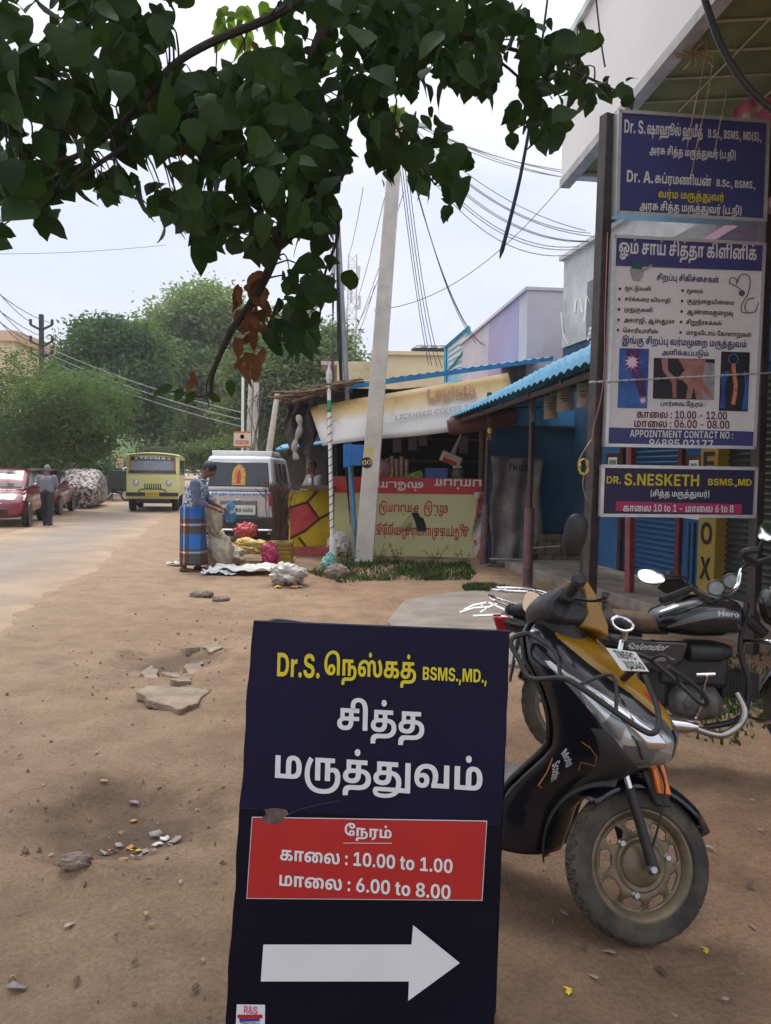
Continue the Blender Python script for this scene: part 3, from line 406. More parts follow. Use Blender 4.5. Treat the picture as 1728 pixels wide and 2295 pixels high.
[46,0,107,1,12,109,-4,-30,0,-40,20,1,15,0,14,40,20,31,0,30,0,40,-20,1,-14,0,-15,-40,-20],
[48,0,258,2,16,259,-4,-74,0,-100,35,-50,67,1,47,0,47,50,67,100,36,75,0,76,0,100,-36,50,-67,1,-47,0,-47,-50,-67,-100,-35,16,259,48,34,0,44,21,22,44,1,32,0,33,-22,44,-44,21,-33,0,-34,0,-44,-21,-22,-44,1,-33,0,-32,22,-44,44,-21],
[49,0,258,2,4,67,0,1,51,399,0,1,-51,8,345,291,1,-291,-123,0,1,236,-3,0,-133,-47,1,57,131,45],
[50,0,258,1,32,53,0,1,45,209,96,26,12,36,20,18,20,1,11,0,13,-22,18,-40,10,-23,0,-26,0,-40,-11,-22,-19,1,-14,-119,0,0,29,52,42,94,23,63,0,64,0,94,-22,52,-39,1,-26,0,-16,-26,-32,-66,-39,-61,-28,-81,-40,1,-2,243,0,1,-51],
[51,0,258,1,35,253,-4,-64,0,-98,22,-58,39,-1,26,129,0,0,-11,26,-16,44,-8,27,0,26,0,44,10,22,19,1,13,0,12,-24,20,-48,12,-33,0,-65,0,1,41,131,63,1,1,-243,0,1,52,395,0,1,-46,-193,-90,1,13,66,5,98,-21,54,-40,1,-26,0,-27,-58,-41,-102,-22],
[52,0,258,2,8,23,51,1,49,217,191,123,0,-211,-188,1,-2,347,0,1,-50,6,303,0,1,65,5,23,1,94,115,0,1,-182],
[53,0,258,1,39,255,-4,-62,0,-94,22,-56,40,-1,25,125,0,0,-11,24,-17,42,-9,25,0,28,0,44,12,24,23,1,15,0,15,-26,23,-44,13,-27,0,-26,0,-48,-11,-11,-9,-111,10,27,154,361,0,1,-52,-255,0,-13,-72,5,0,14,11,64,15,39,0,40,0,66,-14,48,-26,28,-35,1,-21,0,-29,-54,-46,-100,-26],
[54,0,258,2,23,261,-4,-58,0,-98,23,-58,44,1,32,0,23,36,45,39,28,135,100,127,0,-179,-133,-35,0,8,7,36,13,52,8,31,0,54,0,82,-21,46,-41,1,-28,0,-30,-56,-45,-94,-25,16,261,45,26,0,42,13,26,22,1,14,0,15,-26,22,-42,12,-25,0,-28,0,-42,-12,-24,-22,1,-14,0,-15,24,-22,42,-13],
[55,0,258,1,8,93,0,241,238,1,1,-279,0,1,52,413,0,1,-52,-239,-239],
[56,0,258,3,32,259,-4,-66,0,-102,22,-58,37,1,23,0,18,32,31,58,20,37,3,1,2,-46,5,-60,36,1,24,0,22,54,36,92,20,61,0,60,0,92,-20,54,-36,1,-22,0,-24,-60,-36,-45,-5,1,-2,36,-3,58,-20,34,-31,1,-18,0,-23,-60,-37,-102,-22,16,259,42,28,0,44,11,24,18,1,12,0,13,-26,19,-42,11,-27,0,-28,0,-42,-11,-26,-19,1,-13,0,-12,24,-18,44,-11,16,259,171,24,0,38,10,22,18,1,11,0,11,-22,17,-38,9,-23,0,-24,0,-38,-9,-20,-17,1,-11,0,-11,20,-18,38,-10],
[57,0,258,2,23,257,295,58,0,98,-23,60,-44,1,-32,0,-23,-38,-45,-35,-28,-135,-100,-125,0,181,133,37,0,-8,-7,-36,-13,-50,-8,-31,0,-52,0,-82,22,-46,40,1,28,0,30,54,45,96,25,16,259,246,-28,0,-42,-13,-24,-22,1,-14,0,-15,24,-22,42,-12,29,0,26,0,42,12,24,22,1,14,0,15,-24,22,-42,13],
[58,0,107,2,12,109,-4,-30,0,-40,20,1,15,0,14,40,20,31,0,30,0,40,-20,1,-14,0,-15,-40,-20,12,109,139,-30,0,-40,20,1,15,0,14,40,20,31,0,30,0,40,-20,1,-14,0,-15,-40,-20],
[65,0,302,2,14,19,0,199,291,167,0,205,-291,-141,0,-87,136,-18,28,-36,68,-17,38,29,0,-18,-38,-34,-68,-15,-28,-85,-136,4,147,66,1,48,313,0,1,-48],
[66,0,265,3,20,51,0,1,291,235,0,66,0,86,-19,42,-34,1,-21,0,-17,-26,-26,-48,-17,-31,-3,1,-3,34,-1,60,-17,36,-31,1,-21,0,-24,-46,-36,-90,-21,-65,0,10,177,51,99,0,50,0,48,20,1,16,0,12,-24,18,-42,10,-29,0,-99,0,10,177,170,89,0,26,0,38,8,22,16,1,12,0,15,-44,19,-37,0,-91,0],
[67,0,296,1,38,309,-4,-78,0,-124,35,-70,67,1,47,0,48,70,67,124,35,79,0,50,0,86,-14,68,-27,42,-39,7,-25,-127,0,-4,12,-20,18,-32,13,-42,6,-23,0,-44,0,-66,-22,-36,-42,1,-30,0,-30,36,-42,66,-21,45,0,24,0,42,6,32,13,20,18,5,12,129,0,-4,-20,-38,-38,-64,-29,-90,-18],
[68,0,289,2,22,259,0,-151,0,1,54,147,0,54,0,74,19,38,40,1,33,0,32,-38,40,-74,19,-53,0,-147,0,1,54,157,0,88,0,126,-35,68,-65,1,-45,0,-46,-68,-65,-128,-35,4,177,291,1,-291,-125,0,1,291],
[69,0,243,1,12,51,0,1,291,395,0,1,-52,-267,0,1,-67,249,0,1,-50,-247,0,1,-70,271,0,1,-52],
[70,0,235,1,10,51,0,1,291,389,0,1,-52,-261,0,1,-78,237,0,1,-51,-235,0,1,-110],
[72,0,299,1,12,51,0,1,291,127,0,1,-116,247,0,1,116,127,0,1,-291,-125,0,1,123,-245,0,1,-123],
[73,0,193,1,12,29,0,1,52,103,0,1,187,-101,0,1,52,331,0,1,-52,-101,0,1,-187,103,0,1,-52],
[75,0,290,3,10,145,63,1,57,18,16,34,28,40,28,29,17,139,82,153,0,-243,-143,-11,2,7,51,0,1,291,127,0,1,-77,-1,-75,3,-31,1,-108,4,413,0,-165,129,81,47,237,-176],
[76,0,226,1,6,51,0,1,291,127,0,1,-239,249,0,1,-52],
[77,0,374,1,46,51,0,1,291,195,0,89,-126,6,-10,16,-31,14,-36,14,-34,7,-13,-25,0,6,13,12,33,16,36,16,32,7,10,87,126,195,0,1,-291,-125,0,1,133,0,9,2,30,2,34,2,34,1,16,9,0,-8,-17,-18,-35,-18,-34,-18,-28,-5,-9,-89,-133,-105,0,-93,133,-6,9,-16,28,-18,33,-18,36,-9,17,11,0,0,-15,2,-34,2,-35,2,-29,1,-10,1,-133],
[78,0,305,1,28,51,0,1,291,141,0,177,-142,14,-12,30,-27,30,-33,15,-20,-11,0,-2,16,-4,37,-4,35,1,12,1,134,129,0,1,-291,-139,0,-159,129,-18,15,-32,29,-34,35,-21,23,15,0,4,-21,4,-39,4,-32,1,-10,1,-129],
[79,0,309,2,16,309,-4,-76,0,-124,35,-72,67,1,47,0,48,72,67,124,35,77,0,78,0,124,-35,72,-67,1,-48,0,-47,-72,-67,-124,-35,16,309,52,44,0,66,21,36,42,1,30,0,31,-36,42,-66,21,-43,0,-44,0,-64,-21,-36,-42,1,-31,0,-30,36,-42,64,-21],
[80,0,260,1,24,51,0,1,291,233,0,66,0,92,-25,50,-45,1,-29,0,-29,-50,-45,-96,-24,-65,0,-145,0,1,50,125,0,36,0,46,12,22,22,1,14,0,14,-22,22,-46,11,-35,0,-79,0,1,-239],
[82,0,263,2,24,51,0,1,291,233,0,66,0,92,-23,50,-43,1,-29,0,-30,-50,-41,-96,-23,-65,0,-153,0,1,51,133,0,36,0,46,10,22,18,1,15,0,14,-22,19,-46,10,-35,0,-79,0,1,-239,4,373,0,-141,133,137,0,147,-133],
[83,0,263,1,51,269,-4,-72,0,-104,22,-60,42,1,32,123,0,2,-14,28,-20,50,-9,33,0,30,0,46,8,24,16,1,11,0,9,-22,13,-44,9,-31,4,-61,8,-74,9,-86,38,1,32,0,27,58,40,100,22,65,0,66,0,98,-22,54,-40,1,-26,-121,0,-2,17,-50,18,-43,0,-30,0,-40,-8,-22,-14,1,-10,0,-10,24,-13,42,-9,25,-3,53,-6,40,-4,64,-15,46,-21,26,-28,1,-18,0,-26,-54,-40,-102,-21],
[84,0,268,1,8,29,239,1,52,481,0,1,-52,-175,0,1,-239,-125,0,1,239],
[86,0,302,1,14,223,0,-203,291,143,0,89,-136,18,-28,34,-66,21,-38,-27,0,18,38,34,66,17,28,87,136,141,0,-197,-291],
[88,0,299,1,32,21,0,243,172,1,-48,-221,167,147,0,61,-47,18,-14,22,-22,20,-21,13,-11,-35,0,12,11,20,20,24,23,19,14,61,47,145,0,-217,-163,1,45,237,-173,-149,0,-77,59,-16,12,-20,18,-14,15,-11,9,21,0,-10,-9,-16,-15,-20,-18,-15,-12,-79,-59],
[97,0,233,2,40,171,-4,-42,0,-66,14,-36,29,1,22,0,18,26,25,46,15,58,8,35,1,36,2,48,4,20,7,1,7,1,1,0,9,-14,12,-30,6,-19,0,-22,0,-32,-6,-20,-11,-3,-7,-113,8,10,19,52,27,80,15,51,0,38,0,66,-9,54,-18,30,-27,1,-20,1,-147,-115,0,1,30,-3,0,-12,-10,-36,-16,-48,-8,18,207,38,26,0,40,11,24,18,1,11,1,23,-6,-2,-20,-3,-24,-3,-24,-1,-9,-1,-20,-1,-32,-7,-16,-12,1,-8,0,-8,16,-11,28,-6],
[99,0,236,1,38,247,-4,-66,0,-98,28,-52,51,1,33,0,34,52,51,98,28,67,0,40,0,68,-10,50,-20,32,-27,7,-17,-113,-11,-4,9,-14,13,-20,10,-26,5,-15,0,-30,0,-40,-16,-22,-29,1,-19,0,-20,22,-29,40,-16,31,0,16,0,26,5,22,10,14,14,3,9,117,-10,-6,-18,-34,-28,-50,-20,-68,-10],
[100,0,253,2,23,209,-3,-50,0,-80,25,-48,50,1,37,0,38,48,49,82,25,47,0,36,0,50,-12,30,-19,9,-9,5,0,1,110,125,0,1,-291,-121,0,1,35,-5,0,-8,-9,-32,-18,-48,-11,16,249,46,28,0,40,16,20,28,1,19,0,19,-20,28,-40,16,-27,0,-30,0,-40,-16,-20,-28,1,-19,0,-19,20,-28,40,-16],
[101,0,239,1,40,249,-4,-68,0,-98,27,-52,50,1,35,0,34,52,51,96,28,65,0,44,0,76,-14,56,-28,32,-41,1,-28,1,-17,-371,0,1,38,313,0,-57,-9,0,16,-20,24,-40,13,-27,0,-30,0,-40,-13,-22,-23,1,-15,1,-27,0,-18,26,-25,42,-12,31,0,20,0,32,5,24,11,7,8,111,-10,-10,-18,-52,-27,-80,-15],
[102,0,161,2,4,299,218,1,-46,-289,0,1,46,17,85,0,1,233,0,24,36,32,66,16,43,0,28,0,48,-5,11,-1,-19,-47,-8,1,-20,2,-11,0,-26,0,-20,-12,1,-11,1,-232],
[105,0,110,2,4,49,0,1,218,125,0,1,-218,12,111,246,-28,0,-38,18,1,13,0,13,38,18,29,0,28,0,38,-18,1,-13,0,-13,-38,-18],
[107,0,234,3,7,161,62,1,74,19,0,139,82,143,0,-185,-110,-31,0,4,49,0,1,291,125,0,1,-291,4,321,0,-125,94,85,44,189,-138],
[108,0,126,1,16,183,-1,-68,0,-66,29,1,30,1,233,125,0,1,-225,0,-10,14,-9,19,0,10,0,10,1,3,0,21,-44,-10,-2,-32,-3],
[110,0,251,1,23,173,126,1,-126,-123,0,1,218,119,0,3,-54,-7,0,18,26,68,31,59,0,44,0,68,-20,38,-37,1,-25,1,-139,-123,0,1,128,0,19,-40,23,-35,0,-24,0,-38,-11,-20,-19],
[111,0,246,2,16,247,-4,-66,0,-98,28,-52,51,1,33,0,34,52,51,98,28,67,0,68,0,96,-28,52,-51,1,-34,0,-33,-52,-51,-96,-28,16,247,44,30,0,40,17,20,29,1,19,0,18,-20,29,-40,17,-29,0,-30,0,-40,-17,-20,-28,1,-19,0,-19,20,-29,40,-17],
[112,0,253,2,23,49,-82,1,300,123,0,1,-37,7,0,8,9,30,19,50,12,37,0,48,0,80,-25,48,-49,1,-38,0,-37,-48,-50,-80,-25,-47,0,-36,0,-48,11,-32,18,-7,9,-3,0,1,-117,16,261,46,28,0,40,16,20,28,1,19,0,19,-20,28,-40,16,-27,0,-30,0,-40,-16,-20,-28,1,-19,0,-19,20,-28,40,-16],
[114,0,165,1,20,49,0,1,218,121,0,1,-38,7,0,10,20,56,21,39,0,8,0,22,-1,9,-1,1,-55,-10,2,-30,1,-11,0,-26,0,-42,-11,-24,-20,1,-14,1,-122],
[115,0,226,1,44,227,-4,-54,0,-84,15,-52,29,-7,21,117,9,8,-15,42,-15,37,0,32,0,36,12,1,9,0,9,-28,10,-27,3,-75,7,-62,7,-64,31,1,25,0,21,46,31,84,16,57,0,54,0,76,-14,48,-27,9,-18,-109,-9,-6,11,-38,13,-29,0,-26,0,-38,-11,1,-9,0,-8,24,-11,31,-3,81,-8,64,-6,62,-29,1,-24,0,-22,-50,-32,-90,-18],
[116,0,149,2,4,273,218,1,-46,-263,0,1,46,16,69,270,125,0,1,-205,0,-10,16,-9,23,0,6,0,24,2,7,0,19,-46,-22,-3,-40,-2,-17,0,-66,0,-70,32,1,30],
[118,0,242,1,14,171,0,-159,218,133,0,71,-111,14,-21,20,-44,11,-24,-23,0,10,24,18,44,15,21,71,111,131,0,-159,-218],
[8226,0,184,1,16,185,54,-34,0,-58,16,-32,29,1,17,0,17,32,29,58,17,35,0,36,0,56,-17,34,-29,1,-17,0,-17,-34,-29,-56,-16]]
FONT = {''.join(chr(c) for c in q[:2] if c): q[2:] for q in GLYPH_NUMBERS}
GL = {}
def glyph(k):
    if k in GL: return GL[k]
    d = FONT[k]; adv = d[0] * 2.5; nc = d[1]; p = 2; cons = []
    for _ in range(nc):
        n = d[p]; p += 1; x = y = 0; pts = []
        for i in range(n):
            a,dy = d[p],d[p + 1]; p += 2
            x += (a >> 1) * 2.5; y += dy * 2.5; pts.append((x,y,a & 1))
        full = []
        for i in range(n):
            q = pts[i]; r_ = pts[(i + 1) % n]
            full.append(q)
            if not q[2] and not r_[2]: full.append(((q[0] + r_[0]) / 2,(q[1] + r_[1]) / 2,1))
        st = next(i for i,q in enumerate(full) if q[2]); full = full[st:] + full[:st]
        out = []; i = 0; L = len(full)
        while i < L:
            q = full[i]; out.append((q[0],q[1]))
            nx = full[(i + 1) % L]
            if not nx[2]:
                e_ = full[(i + 2) % L]
                for t in (0.25,0.5,0.75):
                    out.append(((1 - t) ** 2 * q[0] + 2 * t * (1 - t) * nx[0] + t * t * e_[0],(1 - t) ** 2 * q[1] + 2 * t * (1 - t) * nx[1] + t * t * e_[1]))
                i += 2
            else: i += 1
        cl = [out[0]]
        for q in out[1:]:
            if abs(q[0] - cl[-1][0]) + abs(q[1] - cl[-1][1]) > 0.5: cl.append(q)
        if len(cl) > 2: cons.append(cl)
    vs = []; es = []
    for c in cons:
        b = len(vs); vs += [Vector(q) for q in c]; es += [(b + i,b + (i + 1) % len(c)) for i in range(len(c))]
    if vs:
        V,_,F,_,_,_ = delaunay_2d_cdt(vs,es,[],0,1e-4)
        tri = []
        for f in F:
            cx = sum(V[i].x for i in f) / len(f); cy = sum(V[i].y for i in f) / len(f); w = 0
            for c in cons:
                for i in range(len(c)):
                    x1,y1 = c[i]; x2,y2 = c[(i + 1) % len(c)]
                    if (y1 <= cy) != (y2 <= cy):
                        if x1 + (cy - y1) / (y2 - y1) * (x2 - x1) > cx: w += 1 if y2 > y1 else -1
            if w: tri.append(tuple(f))
        res = (adv,[(q.x,q.y) for q in V],tri)
    else: res = (adv,[],[])
    GL[k] = res
    return res
def text2d(s,track=0):
    """shape a string (Tamil or Latin); returns vertices, triangles, bbox"""
    ks = []; i = 0
    while i < len(s):
        c = s[i]; n = s[i + 1] if i + 1 < len(s) else ''
        if n and c + n in FONT: ks.append(c + n); i += 2; continue
        if n in ('ெ','ே','ை') and n: ks += [n,c]; i += 2; continue
        if n == 'ொ': ks += ['ெ',c,'ா']; i += 2; continue
        if n == 'ோ': ks += ['ே',c,'ா']; i += 2; continue
        ks.append(c); i += 1
    V = []; F = []; x = 0; last = (0,500)
    for k in ks:
        if k == ' ': x += 260; continue
        if k not in FONT: continue
        adv,v,f = glyph(k)
        if k == '்':
            cx = sum(q[0] for q in v) / len(v); ox = (last[0] + last[1]) / 2 - (min(q[0] for q in v) + max(q[0] for q in v)) / 2
            b = len(V); V += [(q[0] + ox,q[1]) for q in v]; F += [tuple(b + i for i in t) for t in f]; continue
        b = len(V); V += [(q[0] + x,q[1]) for q in v]; F += [tuple(b + i for i in t) for t in f]
        xs = [q[0] for q in v]
        last = (x + min(xs),x + max(xs)); x += adv + track
    xs = [q[0] for q in V]; ys = [q[1] for q in V]
    return V,F,(min(xs),min(ys),max(xs),max(ys))

class Board:
    """a flat face given by its corner points (world): lets print be laid out on it"""
    def __init__(s,BL,BR,TL,zoff=0.003):
        s.o = Vector(BL); s.ex = (Vector(BR) - s.o).normalized(); s.ey0 = (Vector(TL) - s.o)
        s.n = s.ex.cross(s.ey0).normalized()          # towards the viewer
        s.ey = s.n.cross(s.ex); s.z = zoff
    def at(s,px,py,lift=0):
        r = ray(px,py); c = Vector((0,0,CAMH))
        t = (s.o - c).dot(s.n) / r.dot(s.n)
        return c + r * t + s.n * (s.z + lift)
    def text(s,mb,st,x0,x1,y0,y1,rot=0,lift=0.0,mi=0,track=0,shear=0):
        V,F,bb = text2d(st,track)
        c = s.at((x0 + x1) / 2,(y0 + y1) / 2,lift)
        d = abs(c.y)
        w = (x1 - x0) * d / FPX; h = (y1 - y0) * d / FPX
        kx = w / (bb[2] - bb[0]); ky = h / (bb[3] - bb[1]); mxx = (bb[0] + bb[2]) / 2; my = (bb[1] + bb[3]) / 2
        cs,sn = math.cos(rot),math.sin(rot)
        vs = []
        for q in V:
            a = (q[0] - mxx) * kx; b = (q[1] - my) * ky; a += b * shear
            vs.append(c + s.ex * (a * cs - b * sn) + s.ey * (a * sn + b * cs))
        mb.add(vs,F,mi)
    def poly(s,mb,pts,lift=0.0,mi=0):
        mb.add([s.at(x,y,lift) for x,y in pts],[tuple(range(len(pts)))],mi)
    def stroke(s,mb,pts,wpx,lift=0.0,mi=0,closed=False):
        P2 = [Vector((x,y)) for x,y in pts]; k = len(P2); vs = []; fs = []
        for i in range(k):
            a = P2[(i - 1) % k] if closed or i else P2[i]; b = P2[(i + 1) % k] if closed or i < k - 1 else P2[i]
            t = (b - a).normalized(); n_ = Vector((-t.y,t.x)) * wpx / 2
            vs += [s.at(*(P2[i] + n_),lift),s.at(*(P2[i] - n_),lift)]
        for i in range(k if closed else k - 1):
            j = (i + 1) % k; fs.append((2 * i,2 * i + 1,2 * j + 1,2 * j))
        mb.add(vs,fs,mi)
def zz(ox,oy,k):
    return lambda *p: [(ox + x * k,oy + y * k) for x,y in zip(p[0::2],p[1::2])]

# common materials
WHITE = M('white_paint',(0.72,0.72,0.70),0.5,var=0.05)
BLACK = M('black_paint',(0.012,0.012,0.014),0.35,var=0.3)
RUBBER = M('rubber',(0.022,0.021,0.02),0.85,var=0.35,scale=20,bump=0.2,bscale=120)
DUSTYRUBBER = M('dusty_rubber',(0.03,0.028,0.025),0.9,col2=(0.105,0.088,0.066),scale=9,lo=0.36,hi=0.68,bump=0.15,bscale=150)
CHROME = M('chrome',(0.75,0.75,0.76),0.12,1.0,var=0.06,scale=12)
STEEL = M('steel',(0.45,0.45,0.45),0.35,1.0,var=0.15)
ALUM = M('aluminium',(0.62,0.63,0.64),0.38,0.7,var=0.08,scale=14)
GLASSD = M('dark_glass',(0.02,0.024,0.028),0.06,var=0.2,spec=0.7)
MIRROR = M('mirror_glass',(0.9,0.91,0.93),0.03,1.0,var=0.02)
# ================================================================== THE SETTING
def xr(d): return -4.1 - 0.206 * (d - 11.6)        # right-hand edge of the road
HOLE = G(300,1835); HOLE2 = G(392,1470); MOUND = G(470,1460)
def hz(x,y):
    """ground height"""
    x = np.asarray(x,float); y = np.asarray(y,float)
    near = np.clip(1.4 - y / 14,0.15,1)
    z = (fbm(x * 0.9,y * 0.9,3,3) * 0.05 + fbm(x * 5,y * 5,4,5) * 0.026 + np.abs(fbm(x * 13,y * 13,2,9)) * 0.012 + np.sin((x + .2 * y) * 11 + 3 * fbm(x,y,2,12)) * .007 * np.clip(fbm(x * .8,y * .5,2,33) * 3,0,1)) * near
    def bumpf(c,rx,ry,h):
        wx = fbm(x * 3 + 5,y * 3,3,21) * 0.9
        q = ((x - c.x) / rx) ** 2 + ((y - c.y) / ry) ** 2
        return h * np.exp(-np.clip(q * (1 + wx),0,30) ** 1.4)
    z = z + bumpf(HOLE,0.30,0.40,-0.13) + bumpf(HOLE2,0.36,0.6,-0.09) + bumpf(MOUND,0.3,0.35,0.05)
    z = z + bumpf(G(190,1960),0.14,0.10,0.04)
    z = z + np.exp(-((x + 1.9 + 0.2 * y) / 0.25) ** 2) * 0.02
    rd = xr(y)
    inroad = np.clip((rd - 0.25 - x) / 0.5,0,1) * np.clip((x - (rd - 3.6 + 0.2)) / 0.5,0,1)
    z = z - 0.06 * inroad
    flat = np.clip((x - 1.7) / 0.5,0,1) * np.clip((y - 7.2) / 0.6,0,1)
    return z * (1 - flat) - 0.03 * flat
def gz(x,y): return float(hz(x,y))

DIRT = M('dirt',(0.30,0.205,0.135),0.95)
n = DIRT.node_tree; b = n.nodes['Principled BSDF']
for q in [q for q in n.nodes if q.type not in ('BSDF_PRINCIPLED','OUTPUT_MATERIAL')]: n.nodes.remove(q)
def N(t,**k):
    q = n.nodes.new(t)
    for a,v in k.items(): q.inputs[a.replace('_',' ')].default_value = v
    return q
def L(a,b_): n.links.new(a,b_)
tc = N('ShaderNodeTexCoord')
big = N('ShaderNodeTexNoise',Scale=0.35,Detail=4.0); L(tc.outputs['Object'],big.inputs['Vector'])
mid = N('ShaderNodeTexNoise',Scale=3.0,Detail=8.0,Roughness=0.7); L(tc.outputs['Object'],mid.inputs['Vector'])
fin = N('ShaderNodeTexNoise',Scale=60.0,Detail=6.0,Roughness=0.75); L(tc.outputs['Object'],fin.inputs['Vector'])
vor = N('ShaderNodeTexVoronoi',Scale=38.0); L(tc.outputs['Object'],vor.inputs['Vector'])
def ramp_(src,p0,c0,p1,c1):
    r_ = N('ShaderNodeValToRGB'); e_ = r_.color_ramp.elements
    e_[0].position = p0; e_[0].color = (*c0,1); e_[1].position = p1; e_[1].color = (*c1,1); L(src,r_.inputs[0]); return r_.outputs[0]
def mixc(a,b_,f=None,bl='MIX',fv=0.5):
    q = n.nodes.new('ShaderNodeMix'); q.data_type = 'RGBA'; q.blend_type = bl
    L(a,q.inputs['A']); L(b_,q.inputs['B'])
    if f is not None: L(f,q.inputs['Factor'])
    else: q.inputs['Factor'].default_value = fv
    return q.outputs['Result']
c1 = ramp_(mid.outputs[0],0.30,(0.27,0.165,0.095),0.62,(0.47,0.315,0.19))
c2 = ramp_(mid.outputs[0],0.32,(0.21,0.115,0.064),0.66,(0.36,0.22,0.132))
base = mixc(c1,c2,ramp_(big.outputs[0],0.42,(0,0,0),0.58,(1,1,1)))
base = mixc(base,ramp_(fin.outputs[0],0.32,(0.62,0.59,0.56),0.60,(1.32,1.32,1.32)),None,'MULTIPLY',0.85)
base = mixc(base,ramp_(vor.outputs['Distance'],0.03,(0.55,0.5,0.45),0.10,(1,1,1)),None,'MULTIPLY',0.5)
# damp, dirty soil round the hole and broken edge (a stain with its own shape)
geo = N('ShaderNodeNewGeometry')
def spot(c,rad,amt):
    vm = n.nodes.new('ShaderNodeVectorMath'); vm.operation = 'DISTANCE'; L(geo.outputs['Position'],vm.inputs[0]); vm.inputs[1].default_value = (c.x,c.y,0)
    ad = n.nodes.new('ShaderNodeMath'); ad.operation = 'MULTIPLY_ADD'; L(mid.outputs[0],ad.inputs[0]); ad.inputs[1].default_value = 1.5 * rad; L(vm.outputs['Value'],ad.inputs[2])
    return ramp_(ad.outputs[0],rad * 1.0,(amt,amt,amt),rad * 1.7,(0,0,0))
# pale road dust drifted over the strip beside the road
vd = n.nodes.new('ShaderNodeVectorMath'); vd.operation = 'DOT_PRODUCT'; L(geo.outputs['Position'],vd.inputs[0]); vd.inputs[1].default_value = (1,0.206,0)
md = n.nodes.new('ShaderNodeMath'); md.operation = 'MULTIPLY_ADD'; L(mid.outputs[0],md.inputs[0]); md.inputs[1].default_value = 2.2; L(vd.outputs['Value'],md.inputs[2])
dust = mixc(ramp_(mid.outputs[0],0.3,(0.31,0.21,0.13),0.65,(0.48,0.345,0.23)),ramp_(fin.outputs[0],0.32,(0.72,0.70,0.68),0.62,(1.16,1.16,1.16)),None,'MULTIPLY',0.8)
mr = N('ShaderNodeMapRange'); L(md.outputs[0],mr.inputs[0]); mr.inputs[1].default_value = -1.0; mr.inputs[2].default_value = 2.6; mr.inputs[3].default_value = 1; mr.inputs[4].default_value = 0
base = mixc(base,dust,mr.outputs[0])
dark = N('ShaderNodeRGB'); dark.outputs[0].default_value = (0.095,0.060,0.040,1)
for c,rad,amt in ((HOLE,0.50,0.8),(HOLE2,0.55,0.7),(G(255,1760),0.25,0.4),(G(700,1345),1.0,0.3),(G(1420,2020),0.8,0.25)):  # last two only darken the earth before the stall and beneath the scooter
    base = mixc(base,dark.outputs[0],spot(c,rad,amt))
L(base,b.inputs['Base Color'])
bp = N('ShaderNodeBump'); bp.inputs['Strength'].default_value = 1.0; bp.inputs['Distance'].default_value = 0.02
ma = n.nodes.new('ShaderNodeMath'); ma.operation = 'ADD'; L(fin.outputs[0],ma.inputs[0]); L(mid.outputs[0],ma.inputs[1])
L(ma.outputs[0],bp.inputs['Height']); L(bp.outputs[0],b.inputs['Normal'])

def axis(*segs):
    out = []
    for a,b_,st in segs: out += list(np.arange(a,b_,st))
    return np.array(out)
gxs = axis((-420,-60,30),(-60,-16,4),(-16,-4,0.35),(-4,3.4,0.04),(3.4,9,0.4),(9,60,5),(60,430,40))
gys = axis((-60,-4,8),(-4,1,0.5),(1,7.5,0.04),(7.5,14,0.10),(14,32,0.6),(32,100,6),(100,800,70))
X,Y = np.meshgrid(gxs,gys,indexing='ij')
Z = hz(X,Y)
ny = len(gys)
ii,jj = np.meshgrid(np.arange(len(gxs) - 1),np.arange(ny - 1),indexing='ij')
a_ = (ii * ny + jj).ravel()
mb = MB(); mb.v = np.stack([X.ravel(),Y.ravel(),Z.ravel()],1).tolist()
mb.f = np.stack([a_,a_ + ny,a_ + ny + 1,a_ + 1],1).tolist(); mb.m = [0] * len(mb.f)
tag(mb.build('ground',DIRT,angle=0),kind='structure')

# dusty asphalt road with drifting earth along its edges
ROAD = M('road_asphalt',(0.2,0.18,0.16),0.9)
n = ROAD.node_tree; b = n.nodes['Principled BSDF']
for q in [q for q in n.nodes if q.type not in ('BSDF_PRINCIPLED','OUTPUT_MATERIAL')]: n.nodes.remove(q)
tc = N('ShaderNodeTexCoord')
mid = N('ShaderNodeTexNoise',Scale=0.9,Detail=8.0,Roughness=0.65); L(tc.outputs['Object'],mid.inputs['Vector'])
fin = N('ShaderNodeTexNoise',Scale=45.0,Detail=5.0,Roughness=0.7); L(tc.outputs['Object'],fin.inputs['Vector'])
uvn = N('ShaderNodeAttribute'); uvn.attribute_name = 'across'
asp = ramp_(mid.outputs[0],0.3,(0.215,0.172,0.135),0.7,(0.30,0.242,0.192))
dst = ramp_(mid.outputs[0],0.3,(0.255,0.176,0.11),0.65,(0.40,0.288,0.19))
ad = n.nodes.new('ShaderNodeMath'); ad.operation = 'MULTIPLY_ADD'; L(mid.outputs[0],ad.inputs[0]); ad.inputs[1].default_value = 0.55; L(uvn.outputs['Fac'],ad.inputs[2])
base = mixc(asp,dst,ramp_(ad.outputs[0],0.42,(0,0,0),1.12,(1,1,1)))
base = mixc(base,ramp_(fin.outputs[0],0.3,(0.70,0.69,0.68),0.65,(1.04,1.04,1.04)),None,'MULTIPLY',0.85)
L(base,b.inputs['Base Color'])
bp = N('ShaderNodeBump'); bp.inputs['Strength'].default_value = 0.4; bp.inputs['Distance'].default_value = 0.006
L(fin.outputs[0],bp.inputs['Height']); L(bp.outputs[0],b.inputs['Normal'])
ts = [0,.04,.1,.2,.35,.5,.65,.8,.9,.96,1]
ds = list(np.arange(-6,40,0.5)) + list(np.arange(40,170,8))
mb = MB(); att = []
for d in ds:
    for t in ts:
        e_ = abs(2 * t - 1)
        x = xr(d) + 0.2 - 3.8 * t + (0.7 * float(fbm(d * 0.5,t * 5,4,4)) if t in (0,1) else 0)
        mb.v.append((x,d,0.012 - 0.055 * e_ ** 6)); att.append(e_)
K = len(ts)
